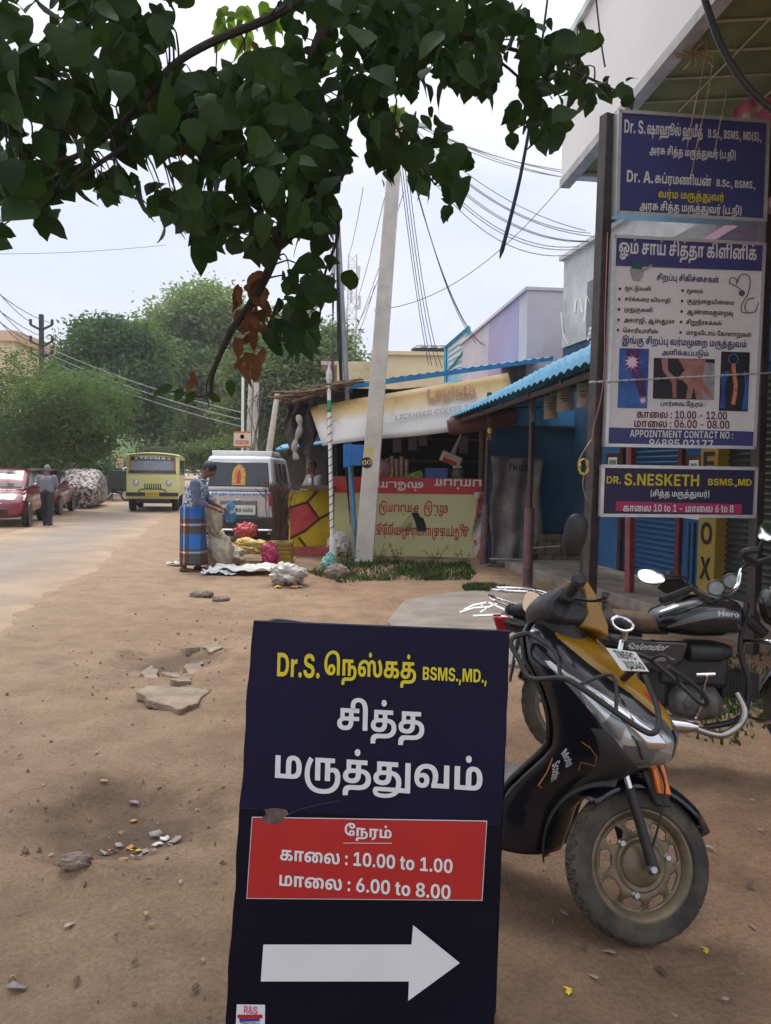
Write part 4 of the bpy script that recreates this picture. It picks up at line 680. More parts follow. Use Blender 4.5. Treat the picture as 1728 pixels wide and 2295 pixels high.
for i in range(len(ds) - 1):
    for j in range(K - 1):
        mb.f.append((i * K + j + 1,i * K + j,(i + 1) * K + j,(i + 1) * K + j + 1)); mb.m.append(0)
ro = mb.build('road',ROAD,angle=0)
ro.data.attributes.new('across','FLOAT','POINT').data.foreach_set('value',att)
tag(ro,kind='structure')

CONC = M('concrete',(0.235,0.20,0.165),0.9,var=0.22,scale=2.2,detail=9,bump=0.35,bscale=30)
SLAB = M('worn_stone_flags',(0.16,0.125,0.10),0.9,col2=(0.33,0.28,0.23),scale=2.5,detail=9,bump=0.4,bscale=25)
# concrete apron in front of the shops
ap = [(868,1400),(905,1352),(985,1337),(1060,1330),(1260,1330),(1350,1345),(1360,1500),(1120,1500),(950,1480)]
ap = [G(*q) for q in ap]
mb = MB(); mb.prism([(q.x,q.y) for q in ap],0.10,z0=-0.06)
tag(mb.build('concrete_apron',CONC,bevel=0.015),kind='structure')
# chalk drawing on the apron
KOL = M('chalk',(0.75,0.75,0.73),0.9,var=0.1)
mb = MB()
bd = Board(Vector((0,5,0.044)),Vector((1,5,0.044)),Vector((0,6,0.044)),0.001)
for pts in ([(1030,1372),(1062,1362),(1096,1360),(1120,1350)],[(1060,1380),(1100,1378),(1150,1376)],[(1078,1356),(1090,1364),(1076,1372)],
            [(1095,1350),(1130,1366),(1180,1356)],[(1040,1366),(1060,1356),(1090,1350)]):
    bd.stroke(mb,pts,4)
tag(mb.build('chalk_drawing',KOL),'white chalk kolam lines drawn on the concrete apron','floor drawing')

# ------------------------------------------------------------------ shop row on the right
def xf(d): return 3.84 - 0.204 * (d - 9.5)        # shop front line
FD = Vector((-0.204,1,0)).normalized(); FN = Vector((-1,-0.204,0)).normalized()   # along the front (away), out of the front
def FP(d,z,out=0.0):
    return Vector((xf(d),d,z)) + FN * out
BLUE = M('blue_wall_paint',(0.022,0.10,0.25),0.75,col2=(0.04,0.14,0.31),scale=3,detail=8)
DKBLUE = M('shaded_blue_wall',(0.012,0.05,0.10),0.8,col2=(0.02,0.075,0.15),scale=1.6,detail=8)  # blue wall paint with the awning's shade put into a darker base
SHUT = M('blue_shutter_paint',(0.02,0.085,0.20),0.45,col2=(0.035,0.11,0.24),scale=6)
SHUTD = M('dark_shutter_paint',(0.028,0.035,0.032),0.5,col2=(0.06,0.065,0.055),scale=4)
GREYW = M('weathered_grey_wall',(0.36,0.36,0.355),0.9,col2=(0.60,0.60,0.59),scale=1.1,detail=10,lo=0.38,hi=0.62)
DKGREY = M('soot_grey_paint',(0.14,0.14,0.145),0.9,col2=(0.24,0.24,0.24),scale=1.3,detail=9)
YEL = M('mustard_paint',(0.30,0.195,0.03),0.7,col2=(0.36,0.25,0.05),scale=8)
MAROON = M('maroon_paint',(0.11,0.02,0.02),0.6,var=0.3)
BROWN = M('brown_paint',(0.06,0.028,0.02),0.6,var=0.3)
REDOX = M('red_oxide_paint',(0.22,0.045,0.05),0.55,col2=(0.30,0.08,0.08),scale=9)
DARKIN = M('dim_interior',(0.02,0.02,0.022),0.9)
PALEY = M('pale_yellow_wall',(0.48,0.46,0.30),0.85,var=0.1,scale=2)
CREAM = M('cream_wall',(0.62,0.52,0.33),0.85,var=0.07,scale=1.5)

fr = lambda d,z,out=0: FP(d,z,out)
def fbox(mb,d0,d1,z0,z1,o0,o1,mi=0):
    """box lying along the shop front; o = distance out of the front line"""
    p = [fr(d0,z0,o1),fr(d0,z0,o0),fr(d1,z0,o0),fr(d1,z0,o1),fr(d0,z1,o1),fr(d0,z1,o0),fr(d1,z1,o0),fr(d1,z1,o1)]
    mb.hexa(p,mi)
FRT = Matrix((FD,FN,Vector((0,0,1)))).transposed().to_4x4()
mb = MB()
bpts = [fr(3.2,0,0.95),fr(12.6,0,1.3),fr(12.6,0,0),fr(3.2,0,0)]
mb.prism([(q.x,q.y) for q in bpts],0.17,z0=-0.05)
tag(mb.build('paved_walkway',SLAB,bevel=0.012),kind='structure')

sb = thing('shop_building','ground floor shop row with a blue shutter and a yellow XEROX pillar','building',fr(9,0))
SBW = sb.location.copy()
sb.location = (0,0,0)
mb = MB()
fbox(mb,3.0,13.46,0,3.7,-5,-0.12)            # mass behind the fronts
mb.build('core_wall',BLUE,sb)
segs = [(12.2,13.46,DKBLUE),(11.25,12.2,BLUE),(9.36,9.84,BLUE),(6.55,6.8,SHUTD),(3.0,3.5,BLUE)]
for a,b_,m_ in segs:
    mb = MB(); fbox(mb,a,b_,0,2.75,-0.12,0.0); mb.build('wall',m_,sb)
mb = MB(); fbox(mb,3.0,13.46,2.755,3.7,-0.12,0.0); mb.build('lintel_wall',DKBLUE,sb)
def shutter(d0,d1,mat):
    n_ = 34; mb = MB()
    def f(u,v):
        z = 0.14 + 2.5 * v
        return fr(d0 + (d1 - d0) * u,z,-0.085 + 0.02 * math.sin(v * n_ * 2 * math.pi))
    mb.grid(4,n_ * 6 + 1,f)
    o = mb.build('roller_shutter',mat,sb,angle=60)
    mb = MB(); fbox(mb,d0 + 0.02,d1 - 0.02,0.10,0.17,-0.10,-0.04); mb.build('bottom_rail',mat,o)
    mb = MB()
    for dd in (d0 + 0.2,d1 - 0.2):
        mb = MB(); fbox(mb,dd,dd + 0.1,0.18,0.26,-0.08,-0.03); mb.build('lock',STEEL,o)
shutter(9.86,11.23,SHUT); shutter(6.8,9.05,SHUTD); shutter(3.55,6.5,SHUTD)
mb = MB(); fbox(mb,9.76,9.85,0.12,2.7,0.0,0.05); mb.build('shutter_channel',MAROON,sb)
mb = MB(); fbox(mb,11.24,11.33,0.12,2.7,0.0,0.04); mb.build('shutter_channel',BROWN,sb)
# posters on the blue piers
def poster(d0,d1,z0,z1,name='poster'):
    mb = MB(); fbox(mb,d0,d1,z0,z1,0.002,0.012); o = mb.build(name,BROWN,sb)
    mb = MB(); h = z1 - z0
    fbox(mb,d0 + 0.09,d1 - 0.09,z0 + h * 0.34,z1 - 0.06,0.012,0.016); mb.build('picture',WHITE,o)
    mb = MB(); fbox(mb,d0 + 0.12,d1 - 0.12,z0 + h * 0.38,z1 - 0.1,0.016,0.019); mb.build('picture_field',M('faded_teal_print',(0.16,0.27,0.25),0.6,var=0.3,scale=9),o)
    mb = MB(); fbox(mb,d0 + 0.2,d0 + 0.3,z0 + h * 0.42,z1 - 0.2,0.019,0.022); fbox(mb,d0 + 0.14,d1 - 0.2,z0 + h * 0.38,z0 + h * 0.45,0.019,0.0225); mb.build('picture_figure',BLACK,o)
    mb = MB(); fbox(mb,d0 - 0.012,d1 + 0.012,z0 - 0.03,z0,0.002,0.018); mb.build('poster_edge',WHITE,o)
    bd = Board(fr(d1,z0,0.012),fr(d0,z0,0.012),fr(d1,z1,0.012),0.003)
    mb = MB(); V,F,bb = text2d('98410 99249 76997'); c = fr((d0 + d1) / 2,z0 + h * 0.17,0.016)
    kx = (d1 - d0) * 0.8 / (bb[2] - bb[0])
    mb.add([c - FD * ((q[0] - (bb[0] + bb[2]) / 2) * kx) + Vector((0,0,(q[1] - 350) * kx * 1.6)) for q in V],F); mb.build('lettering',YEL,o)
poster(9.37,9.74,1.02,1.78); poster(11.36,11.8,1.05,1.85); poster(9.37,9.74,1.9,2.45)
mb = MB()
for k in (0,0.09): mb.tube([fr(9.50 + k,0.14,0.03),fr(9.50 + k,0.95,0.03)],0.025,8)
mb.build('drain_pipe',SHUT,sb)
# XEROX pillar
mb = MB(); fbox(mb,9.02,9.35,0,2.75,-0.12,0.06); pil = mb.build('pillar',YEL,sb,bevel=0.006)
for k,ch in enumerate('XEROX'[::-1]):
    mb = MB(); V,F,bb = text2d(ch); zc = 0.42 + 0.42 * k
    sx_ = 0.22 / (bb[2] - bb[0]); sz_ = 0.27 / (bb[3] - bb[1])
    mb.add([fr(9.185,zc,0.064) - FD * ((q[0] - (bb[0] + bb[2]) / 2) * sx_) + Vector((0,0,(q[1] - (bb[1] + bb[3]) / 2) * sz_)) for q in V],F)
    mb.build('lettering',BLACK,pil)

# grey gable wall above, with white brush lettering
gb = thing('grey_building','weathered grey upper storey with a dark painted panel and white brush lettering','building')
mb = MB(); fbox(mb,9.25,13.46,3.71,5.2,-4.5,0.02); mb.build('wall',GREYW,gb)
mb = MB(); fbox(mb,9.2,13.5,5.2,5.27,-4.6,0.10); mb.build('parapet_coping',GREYW,gb)
mb = MB()
for k in range(9):
    fbox(mb,9.25 + k * 0.3,9.52 + k * 0.3,5.27,5.42 + 0.02 * (k % 3),-0.4,0.16)
mb.build('roof_edge',M('blackened_tiles',(0.05,0.045,0.04),0.9,var=0.4,scale=12,bump=0.4),gb)
mb = MB(); fbox(mb,9.26,12.55,3.74,4.62,0.02,0.028); dp = mb.build('painted_panel',DKGREY,gb)
BD = Board(fr(13.4,3.7,0.028),fr(9.25,3.7,0.028),fr(13.4,5.2,0.028),0.004)
mb = MB()
BD.text(mb,'சலூன்',1297,1375,715,772,shear=0.25)
BD.stroke(mb,[(1288,700),(1290,672),(1300,668),(1306,700)],5); BD.stroke(mb,[(1310,720),(1315,660),(1330,700),(1340,655)],5)
BD.stroke(mb,[(1272,770),(1262,745),(1258,700)],2.5)
mb.build('lettering',KOL,gb)

# balcony storey jutting out over the shops on the right
bl = thing('balcony_building','white balcony storey jutting over the shops with a lattice soffit','building')
A0 = P(1258,404,9.0); A1 = P(1597,0,5.56); zs = A0.z
dv = (Vector((A1.x,A1.y,0)) - Vector((A0.x,A0.y,0))).normalized(); dn = Vector((dv.y,-dv.x,0))
if dn.x > 0: dn = -dn          # outwards (towards the road)
def BP(s,o,z): return Vector((A0.x,A0.y,0)) + dv * s - dn * o + Vector((0,0,z))
def bbox(mb,s0,s1,o0,o1,z0,z1,mi=0):
    mb.hexa([BP(s0,o0,z0),BP(s1,o0,z0),BP(s1,o1,z0),BP(s0,o1,z0),BP(s0,o0,z1),BP(s1,o0,z1),BP(s1,o1,z1),BP(s0,o1,z1)],mi)
PW = M('white_parapet',(0.66,0.665,0.67),0.8,var=0.04,scale=1.2)
SOFF = M('grey_green_soffit',(0.17,0.175,0.065),0.85,var=0.25,scale=2)
SLT = M('pale_soffit_strip',(0.34,0.34,0.22),0.8,var=0.1)
mb = MB(); bbox(mb,0,7.5,0,0.14,zs,zs + 1.42); mb.build('parapet',PW,bl)
mb = MB(); bbox(mb,0,0.14,0.141,3.0,zs,zs + 1.42); mb.build('end_parapet',PW,bl)
mb = MB(); bbox(mb,-0.05,7.5,-0.05,0.19,zs + 1.42,zs + 1.50); mb.build('coping',M('grey_coping',(0.5,0.56,0.56),0.8),bl)
mb = MB(); bbox(mb,0,7.5,-0.02,0.10,zs - 0.09,zs - 0.002); mb.build('edge_beam',M('grey_edge',(0.36,0.36,0.37),0.8),bl)
mb = MB(); bbox(mb,0.02,7.5,0.145,5,zs + 0.02,zs + 0.12); mb.build('soffit',SOFF,bl)
mb = MB()
for k in range(18):
    s = 0.2 + k * 0.42
    a = BP(s,0.16,zs + 0.0); c = BP(s + 0.5,2.6,zs + 0.0)
    mb.tube([a,c],0.012,4)
for k in range(4):
    o_ = 0.55 + k * 0.62; mb.tube([BP(0.1,o_,zs - 0.012),BP(7.4,o_,zs - 0.012)],0.010,4)
mb.build('soffit_strips',SLT,bl)
mb = MB(); bbox(mb,1.2,7.5,1.9,2.1,3.71,zs); mb.build('upper_wall',PALEY,bl)
mb = MB(); bbox(mb,2.6,3.5,1.84,1.9,3.75,zs - 0.25); mb.build('door',MAROON,bl)
mb = MB(); bbox(mb,2.52,2.6,1.82,1.9,3.75,zs - 0.18); bbox(mb,3.5,3.58,1.82,1.9,3.75,zs - 0.18); bbox(mb,2.52,3.58,1.82,1.9,zs - 0.25,zs - 0.18); mb.build('door_frame',PALEY,bl)
mb = MB(); bbox(mb,0.0,7.5,0.9,4.9,3.70,3.78); mb.build('floor_slab',M('pinkish_wall',(0.5,0.30,0.36),0.8,var=0.1),bl)
# bird's-nest straw and twigs hanging off the balcony edge
STRAW = M('dry_straw',(0.30,0.21,0.12),0.9,var=0.4,scale=20)
mb = MB(); c = P(1555,120,6.1)
for k in range(26):
    a = rng.normal(0,1,3); a /= np.linalg.norm(a); ln = 0.08 + 0.22 * rng.random()
    q = c + Vector((a[0] * 0.7,a[1] * 0.5,-abs(a[2]) * 0.3 + a[2] * 0.6)) * ln
    m_ = (Vector(c) + q) / 2 + Vector((0.02 * a[1],0,0.02 * a[0])); mb.tube(spline([c,m_,q],3),[0.008] * 6 + [0.003],5)
mb.tube(spline([c,c + Vector((0,0.1,0.18)),BP(2.6,0.15,zs)],4),0.006,5)
tag(mb.build('straw_tuft',STRAW),'dry straw tuft hanging from the white balcony edge','nest')
# pink cloth hung out under the balcony
PINK = M('pink_cloth',(0.62,0.16,0.30),0.85,col2=(0.66,0.52,0.36),scale=5,lo=0.5,hi=0.56)
c0 = P(1630,285,6.9); 
mb = MB()
def f(u,v):
    w = 0.06 * math.sin(u * 21 + v * 2) * (0.4 + v)
    return c0 + Vector((u * 0.62,-0.1 + w,0.10 + 0.27 * u - v * 0.62 + 0.03 * math.sin(u * 9)))
mb.grid(30,10,f)
tag(mb.build('hanging_cloth',PINK,solid=0.006),'pink patterned cloth hung out above the top clinic board','cloth')

# ------------------------------------------------------------------ buildings further down the right side
lb = thing('lavender_building','white and lavender painted house with a slanting stripe behind the stall','building')
LW = M('pale_lilac_wall',(0.50,0.46,0.50),0.85,var=0.06,scale=1.5); LV = M('lavender_wall',(0.36,0.32,0.47),0.85,var=0.06,scale=1.5)
c0 = P(1183,650,15.0); zt = c0.z; dd = Vector((-0.1,1,0)).normalized()
def LP(s,o,z): return Vector((c0.x,c0.y,0)) + dd * s + Vector((1,0.1,0)).normalized() * o + Vector((0,0,z))
def lbox(mb,s0,s1,o0,o1,z0,z1,f=LP): mb.hexa([f(s0,o0,z0),f(s0,o1,z0),f(s1,o1,z0),f(s1,o0,z0),f(s0,o0,z1),f(s0,o1,z1),f(s1,o1,z1),f(s1,o0,z1)])
mb = MB(); lbox(mb,0,9,0,4,0,zt); mb.build('wall',LW,lb)
mb = MB(); mb.hexa([LP(0.6,-0.006,3.3),LP(0.6,0.01,3.3),LP(3.2,0.01,2.9),LP(3.2,-0.006,2.9),LP(0.6,-0.006,zt - 0.02),LP(0.6,0.01,zt - 0.02),LP(3.2,0.01,zt - 0.02),LP(3.2,-0.006,zt - 0.02)]); mb.build('painted_stripe',LV,lb)
mb = MB(); lbox(mb,-0.03,9.03,-0.05,4.05,zt,zt + 0.06); mb.build('coping',LW,lb)
# turquoise framed hoarding
TURQ = M('turquoise_paint',(0.05,0.33,0.48),0.6,var=0.15); TURL = M('pale_turquoise_print',(0.42,0.58,0.62),0.7,col2=(0.22,0.45,0.55),scale=3)
hb = thing('hoarding','turquoise framed notice hoarding standing above the stall roof','hoarding',P(1030,815,21))
q = [P(1000,778,22.3),P(1052,733,21),P(1052,850,21),P(1000,860,22.3)]
lp = lambda p: hb.matrix_basis.inverted() @ p
hb_o = Vector(hb.location)
mb = MB(); v = [p - hb_o for p in q]; nn = Vector((0.03,0.05,0)); mb.hexa([v[3],v[2],v[2] + nn,v[3] + nn,v[0],v[1],v[1] + nn,v[0] + nn]); mb.build('panel',TURL,hb)
mb = MB()
for i in range(4): mb.tube([v[i] - nn * 0.6,v[(i + 1) % 4] - nn * 0.6],0.05,4)
mb.tube([v[0].lerp(v[3],0.75) - nn * 0.6,v[1].lerp(v[2],0.35) - nn * 0.6],0.045,4)
mb.tube([v[3],v[3] - Vector((0,0,v[3].z + hb_o.z))],0.05,6); mb.tube([v[2],v[2] - Vector((0,0,v[2].z + hb_o.z))],0.05,6)
mb.build('frame',TURQ,hb)
mb = MB()
for k in range(5):
    t = 0.12 + 0.13 * k
    mb.hexa([v[0].lerp(v[3],t + .05) .lerp(v[1].lerp(v[2],t + .05),0.12) - nn * .4,v[0].lerp(v[3],t + .05).lerp(v[1].lerp(v[2],t + .05),.85) - nn * .4,v[0].lerp(v[3],t + .05).lerp(v[1].lerp(v[2],t + .05),.85) - nn * .2,v[0].lerp(v[3],t + .05).lerp(v[1].lerp(v[2],t + .05),.12) - nn * .2,
             v[0].lerp(v[3],t).lerp(v[1].lerp(v[2],t),.12) - nn * .4,v[0].lerp(v[3],t).lerp(v[1].lerp(v[2],t),.85) - nn * .4,v[0].lerp(v[3],t).lerp(v[1].lerp(v[2],t),.85) - nn * .2,v[0].lerp(v[3],t).lerp(v[1].lerp(v[2],t),.12) - nn * .2])
mb.build('printed_lines',WHITE,hb)
# yellow building with rooftop tanks
yb = thing('yellow_building','cream yellow house with dark tank on its flat roof beyond the stall','building')
p0 = P(838,795,26); p1 = P(1010,795,26)
mb = MB(); mb.box((p0.x,26,0),(p1.x + 2,33,p0.z)); mb.build('wall',CREAM,yb)
mb = MB(); mb.box((p0.x - 0.1,25.9,p0.z),(p1.x + 2,33.1,p0.z + 0.12)); mb.build('parapet_coping',CREAM,yb)
mb = MB(); mb.box((p0.x - 1.3,27,0),(p0.x - 0.002,33,p0.z - 0.15)); mb.build('side_wing',M('ribbed_yellow_sheet',(0.5,0.45,0.28),0.7,var=0.1),yb)
mb = MB(); mb.box((p0.x - 1.9,27.5,p0.z - 0.15),(p0.x - 0.2,33,p0.z - 0.02)); mb.build('canopy',M('pinkish_concrete',(0.45,0.36,0.34),0.8),yb)
mb = MB()
for k in range(3): 
    c = P(945 + 24 * k,790,27); mb.lathe([(0.0,0),(0.34,0),(0.36,0.1),(0.36,0.3),(0.2,0.42),(0,0.44)],14,T=TR((c.x,27.2,p0.z + 0.1)))
mb.build('water_tank',BLACK,yb)
# cream block far left
cb = thing('cream_building','cream apartment block with stepped balconies far left behind the trees','building')
q0 = P(-120,770,46); q1 = P(32,765,46); q2 = P(68,800,46)
mb = MB(); mb.box((q0.x,46,0),(q1.x,56,q1.z)); mb.build('wall',CREAM,cb)
OR = M('apricot_wall',(0.60,0.42,0.27),0.85,var=0.08)
mb = MB(); mb.box((q0.x,45.8,q1.z),(q1.x + 0.2,56,q1.z + 0.6)); mb.box((q1.x,46.5,0),(q2.x,54,q2.z - 1.2)); mb.build('parapet',OR,cb)
mb = MB()
for k in range(3): mb.box((q1.x + 0.02,45.6,q2.z - 1.2 - 2.4 * k),(q2.x + 0.5,54,q2.z - 0.6 - 2.4 * k))
mb.build('balcony',OR,cb)
for k in range(2):
    mb = MB(); mb.box((q1.x + 0.5,46.4,q2.z - 2.6 - 2.4 * k),(q2.x - 0.3,46.5,q2.z - 1.5 - 2.4 * k)); mb.build('window',GLASSD,cb)
mb = MB(); z0 = P(10,1005,40)
mb.box((z0.x - 6,39.5,0),(z0.x + 1.3,40,2.6))
tag(mb.build('boundary_wall',M('dull_white_wall',(0.5,0.48,0.46),0.85),smooth=False),'dull white wall under the trees behind the red hatchback','wall')
# ================================================================== SCOOTER (nearest vehicle)
GBLK = M('gloss_black_paint',(0.008,0.009,0.013),0.16,var=0.4,scale=3,coat=0.3,col2=(0.012,0.011,0.011),lo=0.5,hi=0.75)
SBLK = M('satin_black_plastic',(0.016,0.016,0.018),0.5,col2=(0.035,0.032,0.028),scale=7,lo=0.45,hi=0.8)
GREYP = M('dark_grey_plastic',(0.022,0.022,0.024),0.55,col2=(0.036,0.033,0.03),scale=5)
FLOORP = M('dusty_grey_plastic',(0.07,0.07,0.07),0.7,col2=(0.16,0.14,0.12),scale=8)
OCHRE = M('ochre_paint',(0.27,0.135,0.008),0.35,col2=(0.32,0.165,0.015),scale=4,coat=0.25)
BRONZE = M('bronze_wheel_paint',(0.19,0.145,0.085),0.42,0.35,col2=(0.10,0.078,0.05),scale=14,lo=0.4,hi=0.7)
LENS = M('headlamp_lens',(0.16,0.165,0.17),0.10,0.5,col2=(0.70,0.71,0.72),scale=8,lo=0.25,hi=0.75,detail=2,coat=1.0)
ln_ = LENS.node_tree; vo_ = ln_.nodes.new('ShaderNodeTexVoronoi'); vo_.inputs['Scale'].default_value = 16       # reflector facets behind the cover, their glints put into the colour
ln_.links.new([q for q in ln_.nodes if q.type == 'TEX_COORD'][0].outputs['Object'],vo_.inputs['Vector'])
ln_.links.new(vo_.outputs['Color'],[q for q in ln_.nodes if q.type == 'VALTORGB'][0].inputs[0])
ORANGE = M('orange_reflector',(0.75,0.19,0.01),0.25,var=0.15,scale=80,coat=0.5)
REDL = M('red_lamp',(0.35,0.012,0.015),0.2,var=0.15,coat=0.6)
PLATE = M('plate_white',(0.60,0.60,0.57),0.5,var=0.06)
SEATM = M('black_seat_vinyl',(0.014,0.014,0.014),0.55,bump=0.2,bscale=90)

sc = thing('scooter','black and ochre scooter parked nearest beside the navy board, front wheel turned','scooter',(0.83,2.43,0),(R(-2.5),0,R(-40)))
bpy.context.view_layer.update()
SI = sc.matrix_basis.inverted()
def WL(p): return SI @ Vector(p)
AX0 = Vector((0.08,0,0)); AXD = Vector((-0.36,0,0.933)).normalized()
ST = Matrix.Translation(AX0) @ Matrix.Rotation(R(50),4,AXD) @ Matrix.Translation(-AX0)
HUB = Vector((0.0,0,0.243))
# lathe axis Z -> wheel axle (v)
WH = Matrix.Translation(HUB) @ Matrix.Rotation(R(90),4,'X')
def tyre_profile(ro,ri,w,n_=14):
    pr = [(ri,-w * 0.36)]
    for k in range(n_ + 1):
        a = math.pi * (k / n_) - math.pi / 2
        q = (abs(math.cos(a)) ** 0.62); h = math.sin(a) * w / 2 * (1.0 if abs(math.sin(a)) < 0.99 else 0.98)
        pr.append((ri + 0.012 + (ro - ri - 0.012) * q,h))
    pr.append((ri,w * 0.36)); return pr
def tread(ro,ri):
    def f(r,h,an,i):
        d = (r - ri) / (ro - ri)
        if d > 0.80:
            s = (an * 34 / (2 * math.pi) + abs(h) * 38) % 1.0
            if s < 0.30: return r - 0.010
            if d > 0.97 and abs(h) < 0.004: return r - 0.004
        return r
    return f
def wheel(root,T,ro,ri,w,rimmat,slots=9,hole=(0.105,0.137),rimin=0.062,tyre_mat=DUSTYRUBBER,holed=True):
    mb = MB(T=T); mb.lathe(tyre_profile(ro,ri,w),204,rfn=tread(ro,ri),closed=True); o = mb.build('tyre',tyre_mat,root,angle=28)
    mb = MB(T=T)
    mb.lathe([(ri + 0.010,-w * .40),(ri - 0.002,-w * .41),(ri - 0.012,-w * .34),(ri - 0.02,-w * .18),(ri - 0.022,w * .18),(ri - 0.012,w * .34),(ri - 0.002,w * .41),(ri + .010,w * .40)],72,closed=True)
    rim = mb.build('rim',rimmat,root)
    for v in (0,):
        mb = MB(T=T); nr,na = 14,180
        r0,r1 = rimin,ri - 0.018
        def f(u,q):
            r = r0 + (r1 - r0) * q; a = 2 * math.pi * u
            z = 0.012 + 0.016 * math.sin(min(1,q * 1.25) * math.pi) 
            return (r * math.cos(a),r * math.sin(a),z)
        def sk(i,j):
            if not holed: return False
            a = (i + 0.5) / na * slots; a = a - math.floor(a); r = r0 + (r1 - r0) * (j + .5) / (nr - 1)
            if not (hole[0] < r < hole[1]): return False
            m = (hole[0] + hole[1]) / 2; hr = (hole[1] - hole[0]) / 2
            da = max(0,abs(a - 0.5) - 0.20) * 2 * math.pi / slots * r
            return da * da + (r - m) ** 2 < hr * hr
        mb.grid(na,nr,f,wu=True,skip=sk); mb.build('wheel_disc',rimmat,rim,solid=0.006)
    return o,rim
ow,orim = wheel(sc,ST @ WH,0.243,0.167,0.094,BRONZE)
mb = MB(T=ST @ WH); mb.lathe([(0.0,0.052),(0.012,0.052),(0.03,0.048),(0.055,0.042),(0.066,0.034),(0.07,0.02),(0.075,0.0),(0.075,-0.04),(0.0,-0.04)],40)
mb.lathe([(0.072,0.030),(0.078,0.034),(0.084,0.031),(0.088,0.02)],40)
mb.build('brake_drum',BRONZE,sc)
for k in range(3):
    a = R(20 + 120 * k); mb = MB(T=ST @ WH); mb.lathe([(0.013,0.024),(0.013,0.032),(0.009,0.036),(0.009,0.042),(0,0.042)],8,T=ST @ WH @ TR((0.092 * math.cos(a),0.092 * math.sin(a),0))); mb.build('wheel_bolt',STEEL,sc,angle=25)
# forks (one each side), silver stanchion into black leg
hubS = Vector((-0.002,0,0.243))
for v in (-0.088,0.088):
    mb = MB(T=ST); a = hubS + Vector((0.018,v,-0.012)); mb.tube([a,a + AXD * 0.03,a + AXD * 0.10,a + AXD * 0.26,a + AXD * 0.262],[0.019,0.019,0.0165,0.0165,0.012],14); f_ = mb.build('fork_leg',SBLK,sc)
    mb = MB(T=ST); mb.tube([a + AXD * 0.262,a + AXD * 0.44],0.0115,12); mb.build('stanchion',CHROME,f_)
    mb = MB(T=ST @ WH); mb.lathe([(0.0,-v * 1.0 + 0.030 * (1 if v < 0 else -1)),(0.011,-v + 0.030 * (1 if v < 0 else -1)),(0.014,-v + 0.022 * (1 if v < 0 else -1)),(0.014,-v)],6); mb.build('axle_nut',STEEL,f_,smooth=False)
# front mudguard
mb = MB(T=ST)
def fen(u,q):
    a = R(26 + 112 * u); w = 0.066 * min(1,(u * 5 + 0.18)) ; t = 2 * q - 1
    r = 0.268 + 0.012 * u + (0.045 * max(0,0.25 - u)) - 0.038 * abs(t) ** 2.5
    return (r * math.cos(a) + 0.0,w * t,0.243 + r * math.sin(a))
mb.grid(26,11,fen); mb.build('front_mudguard',GBLK,sc,solid=0.004)
for s in (-1,1):
    mb = MB(T=ST); mb.hexa([(0.075,s * 0.074,0.43),(0.02,s * 0.078,0.43),(0.02,s * 0.066,0.43),(0.075,s * 0.062,0.43),(0.04,s * 0.086,0.60),(-0.075,s * 0.09,0.60),(-0.075,s * 0.07,0.60),(0.04,s * 0.066,0.60)]); m_ = mb.build('fork_cover',SBLK,sc,bevel=0.006)
    mb = MB(T=ST); mb.hexa([(0.062,s * 0.097,0.470),(0.016,s * 0.097,0.470),(0.016,s * 0.075,0.470),(0.062,s * 0.075,0.470),(0.028,s * 0.102,0.570),(-0.018,s * 0.102,0.570),(-0.018,s * 0.08,0.570),(0.028,s * 0.08,0.570)]); mb.build('reflector',ORANGE,m_,bevel=0.003)

# front apron shell
LV_ = [(0.985,-0.28,-0.36,0.10),(0.95,-0.225,-0.36,0.155),(0.88,-0.12,-0.33,0.185),(0.80,0.0,-0.27,0.182),(0.73,0.075,-0.245,0.175),(0.67,0.105,-0.235,0.168),(0.61,0.095,-0.24,0.158),
       (0.56,0.03,-0.275,0.152),(0.50,-0.09,-0.33,0.152),(0.43,-0.18,-0.39,0.155),(0.36,-0.23,-0.43,0.16),(0.28,-0.25,-0.44,0.16),(0.20,-0.275,-0.44,0.15)]
def lv(z):
    zs_ = [q[0] for q in LV_]
    return [float(np.interp(z,zs_[::-1],[q[k] for q in LV_][::-1])) for k in (1,2,3)]
def SH(z,t,off=0.0):
    z2 = z
    nu_,su,hw = lv(z2)
    a = abs(t); s = 1 if t > 0 else -1
    u = nu_ + (su - nu_) * a ** 1.45
    v = s * hw * (1 - (1 - a) ** 2.1)
    if off:
        e_ = 1e-3
        p = Vector(SH(z,t)); pa = Vector(SH(z,t + e_)) - p; pb = Vector(SH(z + e_,t)) - p
        n_ = pa.cross(pb)
        if n_.dot(p - Vector((-0.5,0,0.6))) < 0: n_ = -n_
        return p + n_.normalized() * off
    return (u,v,z)
mb = MB(); mb.grid(44,49,lambda p,q: SH(0.985 - 0.783 * p,2 * q - 1)); apron = mb.build('front_apron',GBLK,sc,weld=True,solid=0.004,angle=50)
def patch(name,mat,z0,z1,ta,tb,off=0.006,parent=apron,nz_=24,ns=12,solid=0.0):
    mb = MB()
    def f(p,q):
        z = z0 + (z1 - z0) * p; a = ta(z); b_ = tb(z)
        edge = min(1,6 * min(p,1 - p,q,1 - q) + 0.0)
        return SH(z,a + (b_ - a) * q,0.0015 + off * min(1,edge))
    mb.grid(nz_,ns,f); return mb.build(name,mat,parent,angle=60)
ip = lambda *kv: (lambda z: float(np.interp(z,kv[0::2],kv[1::2])))
wy = ip(0.70,0.02,0.76,0.12,0.84,0.23,0.92,0.36,0.975,0.5)
patch('beak_panel',OCHRE,0.70,0.975,lambda z: -wy(z),wy,0.009,ns=20)
